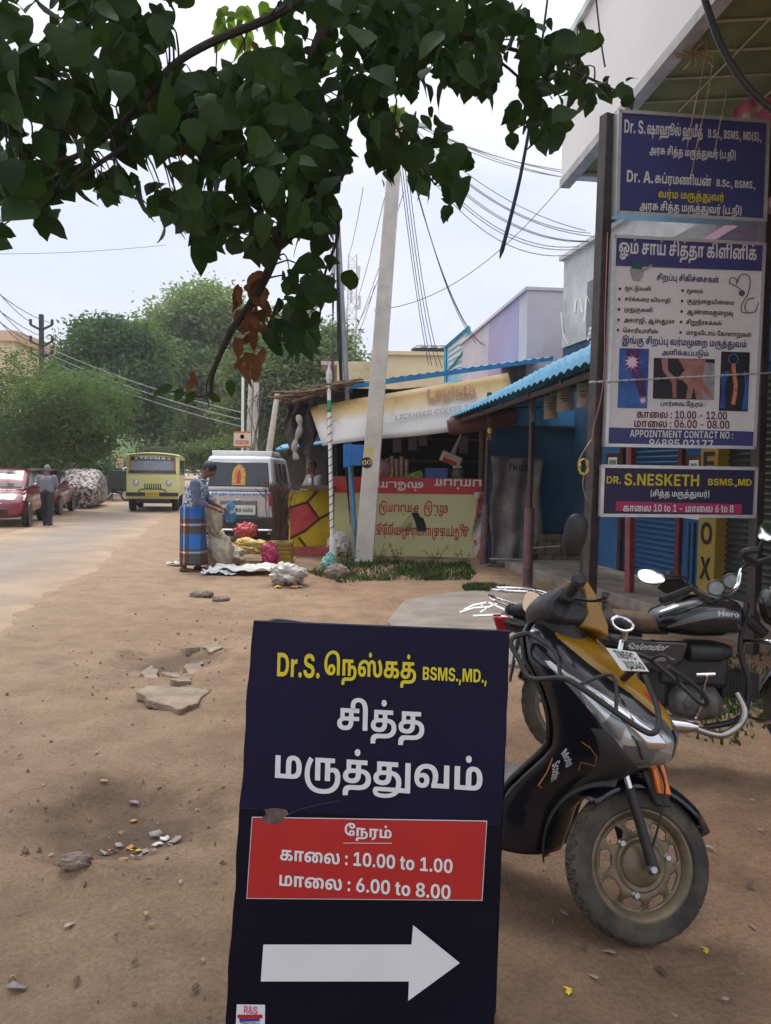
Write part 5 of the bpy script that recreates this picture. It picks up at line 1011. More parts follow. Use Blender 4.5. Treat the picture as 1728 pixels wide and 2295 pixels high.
for s in (-1,1):
    hi_ = ip(0.575,0.26,0.60,0.40,0.64,0.54,0.70,0.62,0.76,0.68,0.82,0.74,0.885,0.80)
    lo_z = ip(0.575,0.03,0.60,0.03,0.66,0.03,0.69,0.06,0.73,0.20,0.78,0.36,0.83,0.52,0.885,0.72)
    lens_ = patch('headlamp',LENS,0.578,0.885,lambda z: s * lo_z(z),lambda z: s * hi_(z),0.010)
    lb1 = ip(0.60,.10,.66,.11,.70,.16,.76,.38,.82,.56); lb2 = ip(.60,.24,.66,.34,.70,.42,.76,.52,.82,.64)
    patch('lamp_bowl',CHROME,0.635,0.80,lambda z: s * lb1(z),lambda z: s * lb2(z),0.0135,parent=lens_)
    patch('lamp_divider',SBLK,0.61,0.70,lambda z: s * (0.30 + (z - .61) * 1.2),lambda z: s * (0.33 + (z - .61) * 1.2),0.0145,parent=lens_)
    tr1 = ip(0.34,0.10,0.40,0.10,0.46,0.06,0.52,0.06,0.58,0.30,0.70,0.60); tr2 = ip(0.34,0.22,0.40,0.30,0.46,0.40,0.52,0.50,0.58,0.62,0.70,0.72)
    patch('side_trim',GREYP,0.34,0.70,lambda z: s * tr1(z),lambda z: s * tr2(z),0.010)
    # printed outline and script on the flank
    OC2 = M('orange_decal',(0.50,0.20,0.02),0.4)
    mb = MB()
    def ln(pts,w=0.0022):
        pp_ = []
        for (z,t) in pts: pp_.append(SH(z,s * t,0.0035))
        mb.tube(pp_,w,4,flat=0.5)
    ln([(0.645,0.79),(0.630,0.72),(0.638,0.74),(0.605,0.66),(0.572,0.60)]); ln([(0.572,0.60),(0.575,0.72),(0.545,0.65)]); ln([(0.565,0.93),(0.515,0.84),(0.46,0.76),(0.455,0.70)])
    mb.build('decal_outline',OC2,apron)
    mb = MB()
    for st_,za,t0,t1,h in (('Moto',0.60,0.90,0.76,0.030),('Scooter',0.555,0.88,0.68,0.030)):
        V,F,bb = text2d(st_)
        k = (t1 - t0) / (bb[2] - bb[0]); kz = h / 900
        mb = MB(); mb.add([SH(za + (q[1] - 350) * kz + (t0 + (q[0] - bb[0]) * k - t0) * 0.32,s * (t0 + (q[0] - bb[0]) * k if s < 0 else t1 - (q[0] - bb[0]) * k),0.0035) for q in V],F); mb.build('lettering',M('silver_decal',(0.5,0.5,0.52),0.4),apron,smooth=False)
mb = MB()
mb.add([SH(0.765,t,0.0125) for t in (-0.05,0.0,0.05)] + [SH(0.80,0.06,.0125),SH(0.80,-0.06,.0125)],[(0,1,2,3,4)])
mb.build('badge',M('red_badge',(0.5,0.03,0.04),0.4),apron,smooth=False)
mb = MB()
mb.grid(22,9,lambda p,q: (.0 + (.305 - .03 * abs(2 * q - 1) ** 4) * math.cos(R(98 + 92 * p)),(2 * q - 1) * .12,.243 + (.305 - .03 * abs(2 * q - 1) ** 4) * math.sin(R(98 + 92 * p)))); mb.build('wheel_arch',SBLK,sc,solid=.004)
# leg shield behind the apron, with the tunnel
mb = MB()
def shield(p,q):
    z = 0.98 - 0.775 * p; nu_,su,hw = lv(z)
    return (su - 0.02 - 0.03 * (1 - abs(2 * q - 1) ** 3),hw * 0.985 * (2 * q - 1),z)
mb.grid(24,13,shield); mb.build('leg_shield',SBLK,sc,solid=0.012)
mb = MB(); mb.hexa([(-0.40,-0.16,0.24),(-0.95,-0.17,0.20),(-0.95,0.17,0.20),(-0.40,0.16,0.24),(-0.42,-0.175,0.36),(-0.95,-0.19,0.335),(-0.95,0.19,0.335),(-0.42,0.175,0.36)])
mb.build('underfloor',GREYP,sc,bevel=0.015)
mb = MB(); mb.grid(16,13,lambda p,q: (-0.43 - 0.5 * p,-0.2 + 0.4 * q,0.366 - 0.028 * p + 0.012 * (abs(2 * q - 1) ** 8) + (0.02 * (1 - p) ** 6) + 0.003 * math.sin(q * 40)))
mb.build('footboard',FLOORP,sc,solid=0.012,angle=60)
# rear body, seat, tail
def loft(name,mat,secs,parent,n=20,ex=2.6,**k):
    mb = MB()
    def f(p,q):
        x = p * (len(secs) - 1); i = min(int(x),len(secs) - 2); t = x - i; t = t * t * (3 - 2 * t) if k.get('ease') else t
        u,w,z0,z1 = [secs[i][j] * (1 - t) + secs[i + 1][j] * t for j in range(4)]
        a = 2 * math.pi * q; c,s_ = math.cos(a),math.sin(a)
        return (u,w * math.copysign(abs(c) ** (2 / ex),c),(z0 + z1) / 2 + (z1 - z0) / 2 * math.copysign(abs(s_) ** (2 / ex),s_))
    mb.grid(len(secs) * 4,n + 1,f)
    K = n + 1; L_ = len(secs) * 4
    mb.f.append(tuple(range(K - 1))); mb.m.append(0); mb.f.append(tuple((L_ - 1) * K + j for j in range(K - 1))[::-1]); mb.m.append(0)
    return mb.build(name,mat,parent,weld=True,angle=45)
loft('rear_body',GBLK,[(-0.86,0.10,0.34,0.60),(-0.92,0.17,0.34,0.72),(-1.10,0.20,0.40,0.74),(-1.40,0.17,0.52,0.77),(-1.66,0.10,0.64,0.79),(-1.74,0.05,0.68,0.78)],sc)
loft('seat',SEATM,[(-0.84,0.08,0.68,0.725),(-0.92,0.135,0.69,0.75),(-1.12,0.15,0.69,0.755),(-1.36,0.15,0.70,0.765),(-1.58,0.11,0.71,0.77),(-1.64,0.06,0.72,0.76)],sc)
RW = Matrix.Translation((-1.24,0,0.243)) @ Matrix.Rotation(R(90),4,'X')
wheel(sc,RW,0.243,0.150,0.10,BRONZE,holed=False)
loft('engine_cover',GREYP,[(-0.85,0.05,0.22,0.36),(-1.0,0.07,0.2,0.38),(-1.3,0.065,0.2,0.36),(-1.4,0.03,0.24,0.3)],sc).location = (0,0.12,0)
mb = MB(); mb.hexa([(-1.70,-0.07,0.66),(-1.76,-0.06,0.66),(-1.76,0.06,0.66),(-1.70,0.07,0.66),(-1.72,-0.07,0.74),(-1.79,-0.05,0.74),(-1.79,0.05,0.74),(-1.72,0.07,0.74)]); mb.build('tail_lamp',REDL,sc,bevel=0.008)
mb = MB(); mb.tube(spline([(-1.30,-0.15,0.74),(-1.5,-0.15,0.775),(-1.76,-0.06,0.79),(-1.76,0.06,0.79),(-1.5,0.15,0.775),(-1.3,0.15,0.74)],5),0.012,8); mb.build('grab_rail',SBLK,sc)
mb = MB(); mb.tube([(-0.72,0.16,0.24),(-0.80,0.24,0.012)],0.01,8); mb.build('side_stand',SBLK,sc)

# handlebar head (turns with the wheel)
HB = AX0 + AXD * 1.09
CW = ST @ Matrix.Translation(HB) @ Matrix.Rotation(R(90),4,'X')
mb = MB(T=CW); mb.prism([(-.094,-.021),(-.097,.02),(-.056,.07),(-.015,.091),(.035,.080),(.049,.003),(.027,-.046),(-.065,-.05)],.25,z0=-.125); mb.build('handlebar_cowl',SBLK,sc,bevel=.022)
mb = MB(T=CW); mb.prism([(.020,.125),(.034,.128),(.082,.07),(.131,-.03),(.134,-.071),(.094,-.055),(.030,-.048),(.050,.003),(.037,.082)],.21,z0=-.105); mb.build('cowl_front',OCHRE,sc,bevel=.016)
mb = MB(T=CW); mb.prism([(-.045,-.045),(.028,-.042),(.05,.0),(.02,.03),(-.03,.01)],.275,z0=-.1375); mb.build('cowl_side',GREYP,sc,bevel=.012)
mb = MB(T=ST); mb.tube([(HB.x + 0.0,0,HB.z - 0.02),(HB.x + 0.025,0,HB.z - .14)],[0.09,0.075],16); mb.build('steering_neck',SBLK,sc)
for s in (-1,1):
    a = Vector((HB.x - 0.035,s * 0.14,HB.z + 0.035)); b_ = Vector((HB.x - 0.075,s * 0.33,HB.z + 0.05)); d_ = (b_ - a).normalized()
    mb = MB(T=ST); mb.tube([a,a + d_ * 0.05,a + d_ * 0.055],[0.026,0.026,0.018],12); mb.build('switch_housing',SBLK,sc)
    mb = MB(T=ST)
    ps = [a + d_ * (0.055 + 0.012 * k) for k in range(13)]
    mb.tube(ps,[0.0175 if k % 2 else 0.0155 for k in range(13)],14); g = mb.build('handle_grip',RUBBER,sc,angle=60)
    mb = MB(T=ST); mb.tube([ps[-1],ps[-1] + d_ * 0.004,ps[-1] + d_ * 0.018,ps[-1] + d_ * 0.026],[0.017,0.024,0.024,0.014],14); mb.build('bar_end',SBLK,g)
    mb = MB(T=ST); mb.tube(spline([a + Vector((0.03,0,0)),a + Vector((0.075,s * 0.03,-0.005)),a + Vector((0.075,s * 0.12,-0.012)),a + Vector((0.055,s * 0.185,-0.01))],5),[0.008] * 12 + [0.009] * 3 + [0.013],8,flat=0.7); mb.build('brake_lever',SBLK,sc)
# mirrors: far one shows its black back, near one its glass
def mirror(root,inv,c,nrm,up,rw,rh,stalk,shell=SBLK,glass=True):
    nrm = Vector(nrm).normalized(); X_ = Vector(up).cross(nrm).normalized(); Y_ = nrm.cross(X_)
    m = inv @ Matrix((X_,Y_,nrm)).transposed().to_4x4().copy() if False else None
    F_ = Matrix((X_,Y_,nrm)).transposed().to_4x4(); F_.translation = c; T = inv @ F_
    mb = MB(T=T)
    def g(u,q):
        a = 2 * math.pi * u; e_ = lambda x: math.copysign(abs(x) ** 0.8,x)
        k = math.sin(q * math.pi / 2)
        return (rw * e_(math.cos(a)) * k * (1 + 0.12 * math.sin(a)),rh * e_(math.sin(a)) * k,-0.035 * math.cos(q * math.pi / 2) - 0.002)
    mb.grid(28,9,g,wu=True); o = mb.build('mirror',shell,root,angle=60)
    mb = MB(T=T); mb.add([(rw * 0.95 * math.copysign(abs(math.cos(a)) ** .8,math.cos(a)) * (1 + .12 * math.sin(a)),rh * .95 * math.copysign(abs(math.sin(a)) ** .8,math.sin(a)),0.001) for a in [2 * math.pi * k / 32 for k in range(32)]],[tuple(range(32))])
    mb.build('mirror_glass',MIRROR,o,smooth=False)
    mb = MB(); mb.tube([inv @ q for q in spline(stalk,6)],0.0065,8); mb.build('mirror_stalk',shell,o)
mirror(sc,SI,P(1287,1200,2.86),(-0.25,0.9,0.1),(0.12,0,1),0.047,0.083,[P(1262,1330,2.82),P(1290,1300,2.84),P(1303,1270,2.86),P(1296,1215,2.875)])
mirror(sc,SI,P(1193,1352,2.78),(-0.6,-0.80,0.05),(0.45,0,1),0.040,0.044,[P(1246,1345,2.62),P(1220,1362,2.74),P(1200,1352,2.80)])
# number plate on the beak
pl = [P(1394,1503,2.395),P(1455,1505,2.355),P(1424,1461,2.42),P(1357,1451,2.46)]
bd = Board(pl[0],pl[1],pl[3],0.002)
mb = MB(); n_ = bd.n * 0.004; v = [WL(p - n_) for p in pl] + [WL(p) for p in pl]; mb.hexa(v); plate = mb.build('number_plate',PLATE,sc,bevel=0.001)
def quad_text(st_,t0,t1,s0,s1,out):
    V,F,bb = text2d(st_)
    def f(q):
        a = s0 + (s1 - s0) * (q[0] - bb[0]) / (bb[2] - bb[0]); c_ = t0 + (t1 - t0) * (q[1] - bb[1]) / (bb[3] - bb[1])
        return WL(pl[0].lerp(pl[1],a).lerp(pl[3].lerp(pl[2],a),c_) + bd.n * 0.0015)
    out.add([f(q) for q in V],F)
mb = MB(); quad_text('TN59C',0.54,0.92,0.2,0.86,mb); mb.build('lettering',BLACK,plate,smooth=False); mb = MB(); quad_text('X0340',0.08,0.46,0.26,0.93,mb); mb.build('lettering',BLACK,plate,smooth=False)
mb = MB(); mb.tube([WL((pl[0] + pl[1]) / 2 + Vector((0,0.01,0.004))),WL((pl[0] + pl[1]) / 2 + Vector((-0.01,0.09,-0.05)))],0.012,8); mb.build('plate_bracket',SBLK,plate)
# small chrome horn ring on the bracket
mb = MB(); c = P(1395,1398,2.62)
ring = [c + Vector((0.036 * math.cos(a),0.01 * math.sin(a),0.022 * math.sin(a) - 0.006 * math.cos(a))) for a in [2 * math.pi * k / 24 for k in range(24)]]
mb.tube([WL(p) for p in ring],0.006,8,closed=True); mb.tube([WL(c + Vector((0.01,0,-0.02))),WL(c + Vector((0.004,0,-0.06))),WL(c + Vector((-0.016,-0.04,-0.09)))],0.012,8)
mb.build('chrome_ring',CHROME,sc)
# tubular crash guard
GPTS = [WL(P(*q)) for q in ((1222,1440,2.50),(1187,1421,2.52),(1152,1428,2.51),(1146,1446,2.49),(1162,1475,2.46),(1189,1520,2.40),(1256,1520,2.34),(1295,1536,2.30),(1381,1597,2.24),(1439,1636,2.21),(1464,1643,2.20),(1476,1625,2.21),(1471,1579,2.26),(1445,1515,2.36))]
def guard(sgn):
    pts = [Vector((p.x,p.y * -sgn,p.z)) for p in GPTS]
    mb = MB(); mb.tube(spline(pts,5),0.0088,10)
    a = pts[6]; k_ = -sgn
    mb.tube(spline([pts[1],pts[1].lerp(a,.5) + Vector((0.02,0.03 * k_,0.01)),a],5),0.007,8)
    mb.tube(spline([pts[7],pts[7].lerp(pts[12],.4) + Vector((0,0.02 * k_,0.05)),pts[8]],5),0.006,8)
    mb.build('crash_guard',SBLK,sc)
guard(-1); guard(1)
mb = MB(T=ST); mb.tube(spline([(-0.02,-0.09,0.62),(0.03,-0.11,0.5),(0.02,-0.09,0.36),(0.0,-0.07,0.27)],5),0.004,6); mb.build('brake_cable',SBLK,sc)

# ================================================================== MOTORCYCLE behind the scooter
BKH = -7
bk = thing('motorcycle','black commuter motorcycle with a worn brown seat behind the scooter','motorcycle',(1.04,4.0,0),(R(-4),0,R(BKH)))
bpy.context.view_layer.update()
BI = bk.matrix_basis.inverted()
def BL(px,py,d): return BI @ P(px,py,d)
BPAINT = M('motorcycle_black_paint',(0.010,0.011,0.014),0.2,col2=(0.05,0.042,0.034),scale=4,coat=0.5,lo=0.5,hi=0.85)
STRIPE = M('silver_stripe',(0.16,0.165,0.175),0.35,0.4,var=0.1)
WORN = M('worn_brown_seat',(0.14,0.085,0.04),0.8,col2=(0.06,0.04,0.03),scale=14,bump=0.3)
ENG = M('engine_alloy',(0.17,0.165,0.155),0.55,0.5,col2=(0.08,0.075,0.07),scale=14)
PIPE = M('rusty_chrome',(0.42,0.40,0.38),0.3,0.9,col2=(0.22,0.15,0.10),scale=12,lo=0.5,hi=0.8)
WR = Matrix.Translation((0,0,0.305)) @ Matrix.Rotation(R(90),4,'X')
def spoked(T,ro,ri,w):
    mb = MB(T=T); mb.lathe(tyre_profile(ro,ri,w,10),150,rfn=tread(ro,ri),closed=True); mb.build('tyre',DUSTYRUBBER,bk,angle=28)
    mb = MB(T=T); mb.lathe([(ri + .008,-w * .36),(ri - .012,-w * .34),(ri - .02,0),(ri - .012,w * .34),(ri + .008,w * .36)],60,closed=True)
    rim = mb.build('rim',M('grimy_alloy',(0.20,0.17,0.13),0.5,0.4,var=0.3,scale=14),bk,solid=0.004)
    for k in range(6):
        a = k * math.pi / 3; mb = MB(T=T); d = Vector((math.cos(a),math.sin(a),0)); s = Vector((-math.sin(a),math.cos(a),0))
        mb.hexa([d * .05 + s * .02 + Vector((0,0,-.012)),d * .05 - s * .02 + Vector((0,0,-.012)),d * .05 - s * .02 + Vector((0,0,.012)),d * .05 + s * .02 + Vector((0,0,.012)),
                 d * (ri - .015) + s * .012 + Vector((0,0,-.01)),d * (ri - .015) - s * .012 + Vector((0,0,-.01)),d * (ri - .015) - s * .012 + Vector((0,0,.01)),d * (ri - .015) + s * .012 + Vector((0,0,.01))]); mb.build('spoke',MATS['grimy_alloy'],rim,bevel=0.004)
    mb = MB(T=T); mb.lathe([(0,-.06),(0.03,-.06),(0.06,-.05),(0.065,-0.02),(0.065,0.02),(0.06,.05),(0.03,.06),(0,.06)],24); mb.build('hub',ENG,rim)
spoked(WR,0.305,0.232,0.085)
BA0 = Vector((1.10,0,0)); BAX = Vector((-0.42,0,0.907)); BA0 = Vector((1.235 + 0.09,0,0))
BS = Matrix.Translation(BA0) @ Matrix.Rotation(R(-34),4,BAX) @ Matrix.Translation(-BA0)
WF = BS @ Matrix.Translation((1.235,0,0.305)) @ Matrix.Rotation(R(90),4,'X')
spoked(WF,0.305,0.235,0.075)
mb = MB(T=BS)
def fen2(u,q):
    a = R(40 + 130 * u); t = 2 * q - 1; r = 0.335 - 0.03 * abs(t) ** 2.5
    return (1.235 + r * math.cos(a),0.058 * t,0.305 + r * math.sin(a))
mb.grid(24,9,fen2); mb.build('front_mudguard',BPAINT,bk,solid=0.004)
for s in (-1,1):
    a = Vector((1.235,s * 0.08,0.305)); mb = MB(T=BS); mb.tube([a,a + BAX * 0.30,a + BAX * 0.302,a + BAX * 0.62],[0.022,0.021,0.015,0.015],12); mb.build('fork_leg',SBLK if s < 0 else SBLK,bk)
mb = MB()
def fen3(u,q):
    a = R(35 + 125 * u); t = 2 * q - 1; r = 0.345 - 0.03 * abs(t) ** 2.5
    return (r * math.cos(a),0.07 * t,0.305 + r * math.sin(a))
mb.grid(24,9,fen3); mb.build('rear_mudguard',BPAINT,bk,solid=0.004)
# tank
TK = [(0.345,0.05,0.70,0.79),(0.37,0.10,0.695,0.815),(0.46,0.13,0.685,0.86),(0.58,0.147,0.68,0.895),(0.70,0.147,0.685,0.895),(0.78,0.12,0.70,0.87),(0.815,0.06,0.74,0.83)]
tank = loft('tank',BPAINT,TK,bk,n=28,ex=2.3)
def tside(u,f_,off):
    us = [q[0] for q in TK]; w,z0,z1 = [float(np.interp(u,us,[q[k] for q in TK])) for k in (1,2,3)]
    s_ = f_; c_ = (1 - abs(s_) ** 2.3) ** (1 / 2.3)
    return Vector((u,-(w * c_ + off),(z0 + z1) / 2 + (z1 - z0) / 2 * s_))
mb = MB(); mb.grid(14,5,lambda p,q: tside(0.42 + 0.34 * p,(-0.55 + 0.75 * p ** 0.7) + 0.34 * q * math.sin(math.pi * (0.15 + 0.8 * p)) + 0.02,0.003)); mb.build('tank_stripe',STRIPE,tank)
V,F,bb = text2d('Hero'); mb = MB()
mb.add([tside(0.655 + 0.105 * (q[0] - bb[0]) / (bb[2] - bb[0]),0.10 + 0.26 * (q[1] - bb[1]) / (bb[3] - bb[1]),0.005) for q in V],F); mb.build('lettering',M('silver_letters',(0.55,0.55,0.56),0.35,0.3),tank,smooth=False)
mb = MB(); mb.grid(12,9,lambda p,q: (0.46 + 0.2 * p,-0.05 + 0.1 * q,0.870 + 0.03 * math.sin(math.pi * (0.2 + 0.5 * p)) + 0.004 * math.sin(9 * p + 5 * q))); mb.build('tank_pad',WORN,tank,solid=0.006)
# seat
loft('seat',SEATM,[(-0.36,0.07,0.75,0.80),(-0.28,0.12,0.735,0.825),(-0.05,0.13,0.715,0.815),(0.12,0.13,0.70,0.79),(0.28,0.12,0.695,0.785),(0.38,0.08,0.70,0.775)],bk)
loft('seat_patch',WORN,[(0.16,0.118,0.70,0.80),(0.22,0.128,0.695,0.798),(0.32,0.122,0.690,0.792),(0.40,0.085,0.69,0.785),(0.42,0.05,0.70,0.77)],bk)
loft('tail_cowl',BPAINT,[(0.30,0.10,0.60,0.70),(0.10,0.13,0.60,0.72),(-0.15,0.125,0.62,0.74),(-0.36,0.09,0.66,0.76),(-0.42,0.06,0.69,0.76)],bk)
# side panel with script
mb = MB(); sp_ = [(0.14,0.66),(0.52,0.665),(0.50,0.56),(0.40,0.50),(0.24,0.515)]
mb.add([(u,-0.135,z) for u,z in sp_] + [(u,-0.10,z) for u,z in sp_],[(0,1,2,3,4)[::-1],(5,6,7,8,9)] + [(i,(i + 1) % 5,5 + (i + 1) % 5,5 + i) for i in range(5)])
spn = mb.build('side_panel',BPAINT,bk,bevel=0.015,weld=True)
mb = MB(); V,F,bb = text2d('Splendor'); mb.add([(0.20 + 0.2 * (q[0] - bb[0]) / (bb[2] - bb[0]) + 0.04 * (q[1] / 900),-0.1385,0.605 + 0.042 * (q[1] - bb[1]) / (bb[3] - bb[1])) for q in V],F); mb.build('lettering',MATS['silver_letters'],spn,smooth=False)
mb = MB(); mb.add([(0.24,-0.1375,0.575),(0.42,-0.1375,0.59),(0.46,-0.1375,0.572),(0.30,-0.1375,0.548)],[(3,2,1,0)]); mb.build('panel_stripe',STRIPE,spn,smooth=False)
loft('air_box',SBLK,[(0.50,0.05,0.565,0.62),(0.54,0.11,0.55,0.655),(0.68,0.115,0.555,0.655),(0.75,0.08,0.58,0.64)],bk,ex=3.5)
loft('crankcase',ENG,[(0.44,0.06,0.30,0.38),(0.48,0.12,0.26,0.43),(0.58,0.135,0.25,0.44),(0.67,0.12,0.26,0.43),(0.71,0.07,0.30,0.38)],bk,ex=3)
mb = MB()
for k in range(6): mb.cbox((0.72 + 0.016 * k,0,0.42 + 0.010 * k),(0.007,0.11,0.10),T=Matrix.Translation((0,0,0)))
mb.cbox((0.80,0,0.44),(0.18,0.10,0.13)); mb.build('cylinder',M('dark_alloy',(0.02,0.019,0.018),0.8),bk)  # cylinder kept near black so its fins stand out less
mb = MB(); mb.box((.38,-.07,.42),(.74,.07,.60)); mb.box((.30,-.06,.30),(.45,.06,.62)); mb.build('engine_gap_filler',SBLK,bk,bevel=.03)  # added black filler that darkens the see-through gap beside the engine
mb = MB(); mb.lathe([(0.0,0.14),(0.05,0.14),(0.065,0.13),(0.068,0.10)],28,T=TR((0.57,0,0.345),(R(90),0,0))); mb.build('clutch_cover',ENG,bk)
mb = MB(); mb.tube(spline([(0.555,-0.145,0.285),(0.575,-0.165,0.35),(0.585,-0.165,0.45),(0.60,-0.165,0.50),(0.59,-0.165,0.505)],4),[0.008] * 16 + [0.01],8); mb.tube([(0.55,-0.16,0.505),(0.64,-0.16,0.512)],0.012,8); mb.build('kick_starter',CHROME,bk)
mb = MB(); mb.tube(spline([(0.78,-0.06,0.40),(0.80,-0.11,0.33),(0.77,-0.135,0.26),(0.69,-0.15,0.21),(0.62,-0.155,0.215),(0.54,-0.16,0.24)],6),0.019,12); mb.build('exhaust_pipe',PIPE,bk)
mb = MB(); mb.tube([(0.56,-0.165,0.245),(0.50,-0.165,0.25),(0.30,-0.17,0.265),(0.02,-0.175,0.28),(-0.02,-0.175,0.283)],[0.02,0.042,0.05,0.05,0.03],18); mb.build('silencer',CHROME,bk)
# frame tubes, guard, foot pegs
mb = MB(); mb.tube(spline([(0.84,0,0.86),(0.80,-0.04,0.62),(0.84,-0.05,0.45),(0.80,-0.06,0.28),(0.62,-0.06,0.22)],5),0.016,8); mb.tube([(0.84,0,0.80),(0.42,-0.05,0.70),(0.0,-0.09,0.70),(-0.30,-0.09,0.72)],0.015,8); mb.tube([(0.36,-0.09,0.66),(0.30,-0.09,0.30)],0.016,8)
mb.tube([(0.84,0,0.78),(0.93,0,0.70)],0.03,10); mb.build('frame',SBLK,bk)
mb = MB(); mb.tube(spline([(0.82,-0.05,0.67),(0.90,-0.20,0.685),(0.955,-0.26,0.66),(0.955,-0.27,0.50),(0.93,-0.24,0.34),(0.88,-0.14,0.285),(0.82,-0.05,0.28)],6),0.0125,10); mb.build('leg_guard',CHROME,bk)
for u in (0.36,0.10):
    mb = MB(); mb.tube([(u,-0.12,0.30),(u + 0.02,-0.25,0.305)],0.014,8); mb.build('foot_peg',RUBBER,bk)
for s in (-1,1):
    mb = MB(); a = Vector((0.02,s * 0.10,0.32)); b_ = Vector((0.10,s * 0.10,0.66)); mb.tube([a,b_],0.014,8)
    mb.tube([a.lerp(b_,0.25 + 0.5 * k / 60) + Vector((0.026 * math.cos(k * 0.9),0.026 * math.sin(k * 0.9),0)) for k in range(61)],0.005,5); mb.build('shock_absorber',CHROME,bk)
mb = MB(); mb.tube([(0.0,0.09,0.305),(0.36,0.07,0.36)],0.02,8); mb.tube([(0.0,-0.09,0.305),(0.36,-0.07,0.36)],0.02,8); mb.build('swing_arm',SBLK,bk)
mb = MB(); mb.tube([(0.33,0.10,0.28),(0.30,0.26,0.0)],0.010,8); mb.build('side_stand',SBLK,bk)
# carrier, tail lamp, plate
mb = MB()
for s in (-0.085,0.085): mb.tube(spline([(-0.08,s * 1.3,0.80),(-0.2,s * 1.3,0.875),(-0.44,s,0.885)],5),0.0075,8)
mb.tube(spline([(-0.30,-0.115,0.885),(-0.44,-0.10,0.888),(-0.475,0,0.888),(-0.44,0.10,0.888),(-0.30,0.115,0.885)],5),0.0075,8)
mb.tube(spline([(-0.34,-0.125,0.80),(-0.46,-0.11,0.835),(-0.485,0,0.85),(-0.46,0.11,0.835),(-0.34,0.125,0.80)],5),0.0075,8)
for u in (-0.24,-0.32,-0.40): mb.tube([(u,-0.10,0.883),(u,0.10,0.883)],0.006,6)
mb.build('carrier',CHROME,bk)
mb = MB(); mb.hexa([(-0.36,-0.06,0.66),(-0.43,-0.05,0.645),(-0.43,0.05,0.645),(-0.36,0.06,0.66),(-0.37,-0.075,0.75),(-0.465,-0.065,0.745),(-0.465,.065,.745),(-0.37,.075,.75)]); mb.build('tail_lamp',REDL,bk,bevel=0.01)
rp_ = [BL(1153,1479,4.02),BL(1192,1483,3.97),BL(1197,1436,4.0),BL(1158,1438,4.05)]
mb = MB(); n_ = (rp_[1] - rp_[0]).cross(rp_[3] - rp_[0]).normalized(); mb.hexa([p - n_ * 0.004 for p in rp_] + rp_); rpl = mb.build('number_plate',PLATE,bk)
mb = MB()
for st_,t0,t1 in (('TN 59',0.58,0.9),('AV 0421',0.12,0.46)):
    V,F,bb = text2d(st_)
    mb = MB(); mb.add([rp_[0].lerp(rp_[1],0.08 + 0.84 * (q[0] - bb[0]) / (bb[2] - bb[0])).lerp(rp_[3].lerp(rp_[2],0.08 + 0.84 * (q[0] - bb[0]) / (bb[2] - bb[0])),t0 + (t1 - t0) * (q[1] - bb[1]) / (bb[3] - bb[1])) + n_ * 0.0015 for q in V],F); mb.build('lettering',BLACK,rpl,smooth=False)
mb = MB(); mb.hexa([(-0.36,-0.05,0.40),(-0.37,-0.05,0.40),(-0.37,0.05,0.40),(-0.36,0.05,0.40),(-0.31,-0.06,0.66),(-0.33,-0.06,0.66),(-0.33,.06,.66),(-0.31,.06,.66)]); mb.build('rear_flap',SBLK,bk,bevel=0.004)
# handlebar as seen: turned to the right
mb = MB(); mb.tube(spline([BL(1546,1320,3.79),BL(1556,1316,3.82),BL(1579,1331,3.87),BL(1611,1338,3.92),BL(1640,1327,3.97),BL(1654,1310,4.0),BL(1659,1285,4.02),BL(1668,1271,4.06),BL(1690,1264,4.14)],6),0.0115,12); mb.build('handlebar',CHROME,bk)
for a,b_ in ((BL(1482,1345,3.68),BL(1546,1320,3.79)),(BL(1735,1250,4.28),BL(1690,1264,4.14))):
    mb = MB(); mb.tube([a.lerp(b_,k / 12) for k in range(13)],[0.0185 if k % 2 else 0.0165 for k in range(13)],12); mb.build('handle_grip',RUBBER,bk,angle=60)
mb = MB(); a = BL(1548,1318,3.80); mb.tube(spline([a,BL(1542,1330,3.76),BL(1520,1345,3.70),BL(1490,1356,3.64)],5),0.006,8); mb.build('brake_lever',SBLK,bk)
mb = MB(); mb.tube(spline([BL(1690,1262,4.12),BL(1668,1250,4.02),BL(1672,1236,3.98),BL(1700,1232,3.98)],5),[0.02] * 15 + [0.012],10); mb.build('switch_housing',SBLK,bk)
for (x,y,d) in ((1605,1318,3.98),(1640,1303,4.06)):
    c = BL(x,y,d); T = Matrix.Translation(c) @ (BI.to_3x3() @ Vector((-0.45,-0.75,0.5))).to_track_quat('Z','Y').to_matrix().to_4x4()
    mb = MB(T=T); mb.lathe([(0.0,-0.04),(0.035,-0.035),(0.044,-0.01),(0.046,0.006),(0.041,0.008),(0.040,0.002),(0,0.002)],24); gq = mb.build('gauge',SBLK,bk)
    mb = MB(T=T); mb.lathe([(0.038,0.003),(0.0,0.004)],24); mb.build('gauge_glass',M('gauge_glass',(0.13,0.14,0.14),0.1,coat=1),gq)
mb = MB(); mb.ell((0,0,0),(0.10,0.105,0.115),20,12,T=BS @ TR((0.99,0,0.86))); mb.build('headlamp_cowl',BPAINT,bk)
mb = MB(); mb.lathe([(0,0.0),(0.075,-0.012),(0.08,-0.03)],24,T=BS @ TR((1.095,0,0.86),(0,R(90),0))); mb.build('headlamp',LENS,bk)
mirror(bk,BI,P(1460,1293,3.66),(-0.25,-0.90,0.5),(0.15,0,1),0.066,0.036,[P(1546,1318,3.79),P(1540,1300,3.80),P(1528,1293,3.78),P(1490,1290,3.72),P(1462,1293,3.69)])
mirror(bk,BI,P(1719,1190,4.12),(-0.3,-0.9,0.45),(0.5,0,1),0.046,0.062,[P(1692,1262,4.14),P(1702,1225,4.15),P(1716,1195,4.16)])
